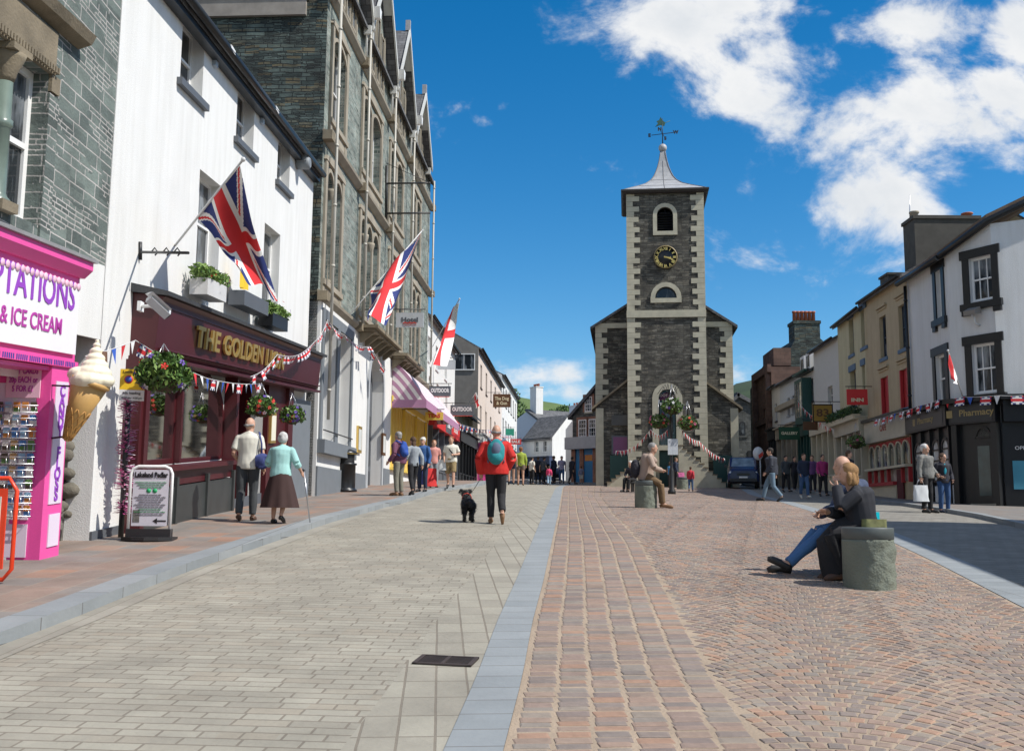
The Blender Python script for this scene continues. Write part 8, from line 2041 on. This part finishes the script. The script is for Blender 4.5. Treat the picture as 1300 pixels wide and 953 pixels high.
p, H = PP(851, 621, 32, 0, 1.45); person('girl in a blue top standing left of the lamp post', p, 1.45, RIGHTW+R(40), stand_pose(), fab('skyblue', (.06,.22,.45)), fab('black'), mt('shoe_black'), hair='brown', hairstyle='long', sleeves='none', female=True, vox=.018, topname='top')
p, H = PP(877, 623, 31, 0, 1.12); print('child', p, H); person('small child in a red hooded jacket and jeans at the foot of the stairs', p, 1.12, AWAY-R(20), walk_pose(1,.15), fab('redhood', (.50,.03,.05)), fab('jeans'), mt('shoe_black'), hair='brown', sleeves='long', vox=.018, loose=1.6)
# --- right side
p, H = PP(981, 637, 67, 0, 1.80); print('P985', p, H)
J = walk_pose(1, .30); t, F, fr, k = person('man in a dark jacket, black cap and pale jeans striding right across the square', p, H, RIGHTW+R(165), J, fab('darkjacket', (.03,.035,.05)), fab('palejeans', (.13,.20,.27)), mt('shoe_black'), hair='dark', hairstyle='short', sleeves='long', vox=.015, loose=1.8)
for i, (x, y, hp_, lab, tp_, bt_, hr, fem) in enumerate([(998,621,46,'dark grey outline coat furthest left of the right pavement walkers','slate2','black','dark',0),(1009,621,44,'black coat second from the left of the right pavement walkers','inky','black','dark',1),(1021,622,56,'navy vest and blue jeans on the right pavement','navy','jeans','brown',0),(1032,622,48,'purple top left of the magenta jacket','purple','inky','brown',1),(1045,623,52,'magenta jacket and black trousers on the right pavement','magenta','black','dark',1)]):
    p, H = PP(x, y, hp_); J = walk_pose(1 if i % 2 else -1, .12)
    person('person in a '+lab, p, H, TOWARD+R(random.uniform(-30,30)), J, fab(tp_, FB_.get(tp_, (.3,.3,.3))), fab(bt_, FB_.get(bt_, (.1,.1,.1))), mt('shoe_black') if i != 2 else fab('white'), hair=hr, sleeves='long', female=bool(fem), hairstyle='long' if fem else 'short', vox=.019, seed=i+20)
p, H = PP(1079, 636, 66, 0, 1.78); person('man in a black suit with white collar looking right beyond the seated couple', p, H, RIGHTW-R(20), stand_pose(), fab('inky'), fab('inky'), mt('shoe_black'), hair='brown', sleeves='long', vox=.016)
p, H = PP(1178, 656, 86, 0, 1.80); print('PR', p, H)
J = stand_pose(-.02); J['ankL'] = V3(-.16,-.02,.085); J['ankR'] = V3(.16,.0,.085); J['toeL'] = V3(-.19,.15,.035); J['toeR'] = V3(.19,.16,.035); J['wriR'] = V3(.27,.02,.88); J['elbL'] = V3(-.28,-.02,1.15); J['wriL'] = V3(-.22,.16,.98)
t, F, fr, k = person('white haired man in a checked shirt and grey vest holding a white shopping bag', p, H, TOWARD+R(35), J, plain('grey_check', (.20,.20,.19), .85, .4, 20), fab('black'), mt('shoe_black'), hair='white', sleeves='long', topname='shirt', bulk=1.16, vox=.013, headturn=R(20))
hq_ = F(J['wriR']+V3(.02,.0,-.07)); hq_.z -= .54; bg_ = bag_of(hq_, .40, .42, plain('white_printed_bag', (.62,.64,.66), .5, .12, 5), 'white printed shopping bag held by the white haired man', face=.1)
p, H = PP(1200, 656, 74, 0, 1.58); J = stand_pose(); J['elbR'] = V3(.26,-.02,1.12); J['wriR'] = V3(.16,.16,1.05); J['elbL'] = V3(-.26,-.02,1.12); J['wriL'] = V3(-.2,.14,.95)
t, F, fr, k = person('woman in a black cardigan, turquoise top and blue jeans beside the pharmacy window', p, H, TOWARD+R(5), J, fab('inky'), fab('bluejeans', (.03,.08,.20)), fab('navy'), hair='brown', hairstyle='curly', sleeves='long', female=True, topname='cardigan', bulk=1.1, vox=.013, headturn=R(25))
c = MB(); c.ball((0,.105,1.27), .055, .045, .17, 12, 10, fr=fr); c.build('top', fab('turq', (.02,.32,.42)), t)
# --- the seated couple in the foreground: she faces left in profile, he is beyond her
hx = atdepth(1098, 690, D1.y+.50)
org = V3(hx.x, D1.y+.50, G(hx.x, D1.y+.5))
J = sit_pose(.46, .10, .44)
J['pel'] = V3(0,0,.53); J['chest'] = V3(0,.05,.86); J['neck'] = V3(0,.10,1.03); J['head'] = V3(.0,.155,1.175)
J['shoL'] = V3(-.17,.09,.96); J['shoR'] = V3(.17,.07,.96)
J['hipL'] = V3(-.10,.03,.53); J['hipR'] = V3(.10,.03,.53)
J['kneeR'] = V3(.08,.36,.52); J['ankR'] = V3(.08,.30,.10); J['toeR'] = V3(.09,.46,.035)
J['kneeL'] = V3(-.10,.38,.52); J['ankL'] = V3(-.10,.26,.10); J['toeL'] = V3(-.11,.42,.035)
J['elbL'] = V3(-.20,.28,.80); J['wriL'] = V3(-.06,.29,1.04); J['elbR'] = V3(.20,.22,.74); J['wriR'] = V3(.0,.38,.76)
M_bj = fab('blackjacket', (.018,.02,.028))
t, F, fr, k = person('woman with light brown bob and black jacket sitting in profile, hand to her mouth', org, 1.76, LEFTW-R(8), J, M_bj, fab('black'), mt('shoe_brown'), hair='blonde', hairstyle='bob', sleeves='long', female=True, vox=.010, loose=1.7, bulk=1.05)
c = MB(); c.tube([F(V3(.10,.05,1.06)), F(V3(.19,.17,.92)), F(V3(.19,.12,.66)), F(V3(.20,.18,.56))], [(.004,.012)]*4, 6); c.build('bag_strap', mt('strap_grey', (.3,.3,.32)), t)
# long dark skirt falling from the lap
c = MB(); c.tube([F(V3(0,.02,.56)), F(V3(0,.22,.50)), F(V3(0,.34,.40)), F(V3(0,.30,.20)), F(V3(0,.26,.10))], [(.13,.19),(.12,.20),(.13,.20),(.14,.21),(.15,.22)], 16); fuse(c, 'skirt', fab('black'), t, vox=.014, wrinkle=.014, wfreq=9)
handbag(F, k, V3(.19,.30,.46), .27, .25, mt('black_leather', (.015,.015,.017), .35), 'black leather handbag hanging beside the seated woman', name='handbag', strap=[V3(.19,.30,.56), V3(.15,.26,.72), V3(.13,.20,.86)], d=.05)
q = V3(org.x+.10, org.y+.12, org.z+.47); bag_of(q, .30, .30, mt('teal_plastic', (.0,.36,.45), .4), 'turquoise carrier bag standing behind the seated woman', name='carrier_bag', face=.5, d=.1)
q2 = V3(org.x+.06, org.y-.16, org.z+.47); bag_of(q2, .30, .22, plain('olive_floral_cloth', (.11,.115,.045), .8, 1.6, 14), 'olive floral cloth bag lying on the cap of the near drum', name='cloth_bag', face=.1, handles=False, d=.08)
# her companion beyond, in jeans with legs stretched to the left
om = org+V3(.09,.46,-.07); om.z = G(om.x, om.y)
J = sit_pose(.50, .10); J['head'] = V3(0,.17,1.25); J['neck'] = V3(0,.10,1.10); J['kneeL'] = V3(-.12,.46,.50); J['ankL'] = V3(-.13,.92,.14); J['toeL'] = V3(-.13,1.10,.19); J['kneeR'] = V3(.12,.46,.50); J['ankR'] = V3(.14,.82,.10); J['toeR'] = V3(.16,1.0,.07); J['wriL'] = V3(-.06,.40,.74); J['wriR'] = V3(.08,.42,.70)
t, F, fr, k = person('bald man in slate blue jacket and jeans sitting beyond the woman, legs stretched out', om, 1.76, LEFTW+R(6), J, fab('slateblue', (.05,.07,.13)), fab('bluejeans2', (.055,.14,.30)), mt('shoe_black'), hair='white', hairstyle='ring', sleeves='long', vox=.012, loose=1.5)
# the seat they share
t = empty('stone_bench', V3(org.x+.05, org.y+.24, org.z), 'low stone bench under the seated couple just behind the near drum', 'stone seat'); fb2 = frame(V3(org.x+.05, org.y+.24, org.z)); mb = MB()
mb.bevbx(fb2, -.22, .14, -.46, .60, .38, .455, .02); mb.build('seat', M_drumcap, t); mb = MB(); mb.bx(fb2, -.17, .10, -.38, .52, -.05, .379); mb.build('base', M_drum, t)
# --- customers behind the pub glass
for (x, y, top_, hr, lab, n_) in ((207, 566, fab('stonegrey', (.42,.42,.40)), 'brown', 'seated customer in a pale top with back to the inn window', -.75), (190, 560, fab('slate2'), 'dark', 'seated customer in dark clothes facing the inn window', -1.35)):
    s_, h_ = pub.px(x, y, n_); q = pub(s_, n_, 0); q.z -= .0; J = sit_pose(.50, .06)
    q.z = pub(s_, n_, HS-.85).z
    person(lab, q, 1.75, LEFTW if hr == 'brown' else RIGHTW, J, top_, fab('black'), mt('shoe_black'), hair=hr, sleeves='long', vox=.016)
    ch_ = empty('stool', q, 'wooden stool under the '+lab.split(' in ')[0]+(' nearer the glass' if hr == 'brown' else ' deeper in the bar'), 'stool'); fr = frame(q); mb = MB(); mb.bevbx(fr, -.2, .2, -.2, .2, .42, .47, .01); mb.build('seat', mt('oak_frame'), ch_)
    for a in (-.15, .15):
        for b in (-.15, .15): mb = MB(); mb.bx(fr, a-.02, a+.02, b-.02, b+.02, 0, .42); mb.build('leg', mt('oak_frame'), ch_)
q = pub(pub.px(263, 578, -.25)[0], -.42, HS-.02); t = empty('menu_easel', q, 'gold framed chalk menu leaning inside the inn window', 'menu board'); g = Fac((q.x-.2, q.y-.3), (q.x+.0, q.y+.25), z0=q.z); mb = MB(); [mb.bx(g, *z_) for z_ in ((0,.04,0,.03,0,.7),(g.L-.04,g.L,0,.03,0,.7),(.04,g.L-.04,0,.03,.66,.7),(.04,g.L-.04,0,.03,0,.04))]; mb.build('frame', mt('gilt_frame', (.6,.35,.06)), t); mb = MB(); mb.bx(g, .04, g.L-.04, .005, .015, .04, .66); mb.build('slate_panel', mt('chalk_black'), t)
# ================================================================ sky, sun, camera
SUN_AZ, SUN_EL = R(110), R(49)      # azimuth clockwise from +Y
w = bpy.data.worlds.new('World'); SC.world = w; w.use_nodes = True
nt = w.node_tree; bg = nt.nodes['Background']; bg.inputs['Strength'].default_value = .09
sky = nd(nt, 'ShaderNodeTexSky'); sky.sky_type = 'NISHITA'; sky.sun_disc = False
sky.sun_elevation = SUN_EL; sky.sun_rotation = SUN_AZ; sky.air_density = 1.0; sky.dust_density = .15; sky.ozone_density = 3.0; sky.altitude = 200
tc = nd(nt, 'ShaderNodeTexCoord'); sp = nd(nt, 'ShaderNodeSeparateXYZ'); L(nt, tc.outputs['Generated'], sp.inputs[0])
def mth(op, a, b=None, c=None, clamp=False):
    n = nt.nodes.new('ShaderNodeMath'); n.operation = op; n.use_clamp = clamp
    for i, v in enumerate((a, b, c)):
        if v is None: continue
        if isinstance(v, (int, float)): n.inputs[i].default_value = v
        else: nt.links.new(v, n.inputs[i])
    return n.outputs[0]
ym = mth('MAXIMUM', sp.outputs['Y'], .05)
U = mth('DIVIDE', sp.outputs['X'], ym); V = mth('DIVIDE', sp.outputs['Z'], ym)
cb = nd(nt, 'ShaderNodeCombineXYZ'); L(nt, U, cb.inputs[0]); L(nt, V, cb.inputs[1])
def cnoise(scale, detail, rough, off=0.0, sx=1.0, sy=1.3):
    mp = nd(nt, 'ShaderNodeMapping'); mp.inputs['Location'].default_value = (off, off*.7, off); mp.inputs['Scale'].default_value = (sx, sy, 1); L(nt, cb.outputs[0], mp.inputs['Vector'])
    n = nd(nt, 'ShaderNodeTexNoise'); n.inputs['Scale'].default_value = scale; n.inputs['Detail'].default_value = detail; n.inputs['Roughness'].default_value = rough
    n.inputs['Distortion'].default_value = .35
    L(nt, mp.outputs[0], n.inputs['Vector']); return n.outputs['Fac']
n1 = cnoise(6.0, 12, .62, 3.1); n2 = cnoise(20, 8, .6, 9.7)
blobs = [(860,25,130,80,.95),(945,95,105,65,.95),(1000,10,60,30,.55),(800,80,40,50,.4),(1160,35,85,42,.85),(1195,150,135,80,1.05),(1280,125,80,70,1.05),(1125,235,75,70,.75),(1305,60,60,55,.9),(580,138,40,20,.42),(568,175,24,28,.34),(940,235,30,14,.05),(690,478,75,26,.75),(640,465,60,14,.35),(730,500,60,22,.8),(935,478,50,24,.6),(700,500,90,18,.7),(1000,490,80,24,.6),(300,495,260,28,.6),(1230,330,90,22,.12),(700,-160,150,60,.7),(300,-200,190,70,.8)]
mask = None
def pxdir(x, y):
    r = ray(x, y); return r[0]/r[1], r[2]/r[1]
for (x, y, rx, ry, wt) in blobs:
    u0, v0 = pxdir(x, y); a = mth('MULTIPLY', mth('SUBTRACT', U, u0), FPX/rx); b = mth('MULTIPLY', mth('SUBTRACT', V, v0), FPX/ry)
    d = mth('SQRT', mth('ADD', mth('MULTIPLY', a, a), mth('MULTIPLY', b, b)))
    m = mth('MULTIPLY', mth('SUBTRACT', 1.35, d), wt, clamp=False)
    mask = m if mask is None else mth('MAXIMUM', mask, m)
mask = mth('MAXIMUM', mask, -.6)
dens = mth('ADD', mth('MULTIPLY', mask, .42), mth('ADD', mth('MULTIPLY', mth('SUBTRACT', n1, .5), 1.65), mth('MULTIPLY', mth('SUBTRACT', n2, .5), .45)))
mr = nd(nt, 'ShaderNodeMapRange'); mr.interpolation_type = 'SMOOTHERSTEP'; mr.inputs['From Min'].default_value = .02; mr.inputs['From Max'].default_value = .42; L(nt, dens, mr.inputs['Value'])
up = nd(nt, 'ShaderNodeMapRange'); up.inputs['From Min'].default_value = 0.0; up.inputs['From Max'].default_value = .02; L(nt, sp.outputs['Z'], up.inputs['Value'])
fy = nd(nt, 'ShaderNodeMapRange'); fy.inputs['From Min'].default_value = .1; fy.inputs['From Max'].default_value = .3; L(nt, sp.outputs['Y'], fy.inputs['Value'])
cf = mth('MULTIPLY', mth('MULTIPLY', mr.outputs['Result'], up.outputs['Result']), fy.outputs['Result'])
# broken cumulus added over the unseen rest of the dome as neutral fill
n4 = nd(nt, 'ShaderNodeTexNoise'); n4.inputs['Scale'].default_value = 2.6; n4.inputs['Detail'].default_value = 9; n4.inputs['Roughness'].default_value = .58; L(nt, tc.outputs['Generated'], n4.inputs['Vector'])
r4 = nd(nt, 'ShaderNodeMapRange'); r4.interpolation_type = 'SMOOTHSTEP'; r4.inputs['From Min'].default_value = .46; r4.inputs['From Max'].default_value = .62; L(nt, n4.outputs['Fac'], r4.inputs['Value'])
az = nd(nt, 'ShaderNodeMapRange'); az.inputs['From Min'].default_value = .62; az.inputs['From Max'].default_value = .45; L(nt, sp.outputs['Y'], az.inputs['Value'])
cf = mth('MAXIMUM', cf, mth('MULTIPLY', mth('MULTIPLY', r4.outputs['Result'], az.outputs['Result']), up.outputs['Result']))
shade = nd(nt, 'ShaderNodeMapRange'); shade.inputs['From Min'].default_value = .2; shade.inputs['From Max'].default_value = 1.1; shade.inputs['To Min'].default_value = 1.0; shade.inputs['To Max'].default_value = .0
L(nt, mth('ADD', dens, mth('MULTIPLY', mth('SUBTRACT', cnoise(9, 6, .55, 1.3), .5), 1.6)), shade.inputs['Value'])
cc = nd(nt, 'ShaderNodeMix', data_type='RGBA'); cc.inputs['A'].default_value = (6.0, 6.5, 7.1, 1); cc.inputs['B'].default_value = (8.4, 8.5, 8.6, 1); L(nt, shade.outputs['Result'], cc.inputs['Factor'])
# deepen the blue with altitude the way a polarised summer sky looks
hs = nd(nt, 'ShaderNodeHueSaturation'); hs.inputs['Saturation'].default_value = 1.42; hs.inputs['Value'].default_value = 1.3; hs.inputs['Hue'].default_value = .497; L(nt, sky.outputs['Color'], hs.inputs['Color'])
mx = nd(nt, 'ShaderNodeMix', data_type='RGBA'); L(nt, cf, mx.inputs['Factor']); L(nt, hs.outputs['Color'], mx.inputs['A']); L(nt, cc.outputs['Result'], mx.inputs['B'])
L(nt, mx.outputs['Result'], bg.inputs['Color'])
sl = bpy.data.lights.new('sun', 'SUN'); sl.energy = 4.7; sl.angle = R(.5); sl.color = (1, .955, .88)
so = bpy.data.objects.new('sun', sl); COL.objects.link(so)
sd = Vector((math.sin(SUN_AZ)*math.cos(SUN_EL), math.cos(SUN_AZ)*math.cos(SUN_EL), math.sin(SUN_EL)))
so.rotation_euler = (-sd).to_track_quat('-Z', 'Y').to_euler(); so.location = (20, -10, 40)
cam = bpy.data.cameras.new('camera'); co = bpy.data.objects.new('camera', cam); COL.objects.link(co); SC.camera = co
cam.sensor_fit = 'HORIZONTAL'; cam.sensor_width = 36; cam.lens = 36*FPX/IW; cam.clip_end = 6000; cam.clip_start = .1
co.location = (0, 0, CZ)
co.rotation_mode = 'QUATERNION'
co.rotation_quaternion = (Matrix.Rotation(PI/2+PITCH, 3, 'X') @ Matrix.Rotation(ROLL, 3, 'Z')).to_quaternion()
SC.view_settings.view_transform = 'Standard'; SC.view_settings.look = 'None'; SC.view_settings.gamma = 1; SC.view_settings.exposure = .25
bpy.data.scenes.remove(WORK)
SC.render.engine = 'CYCLES'
SC.cycles.max_bounces = 6
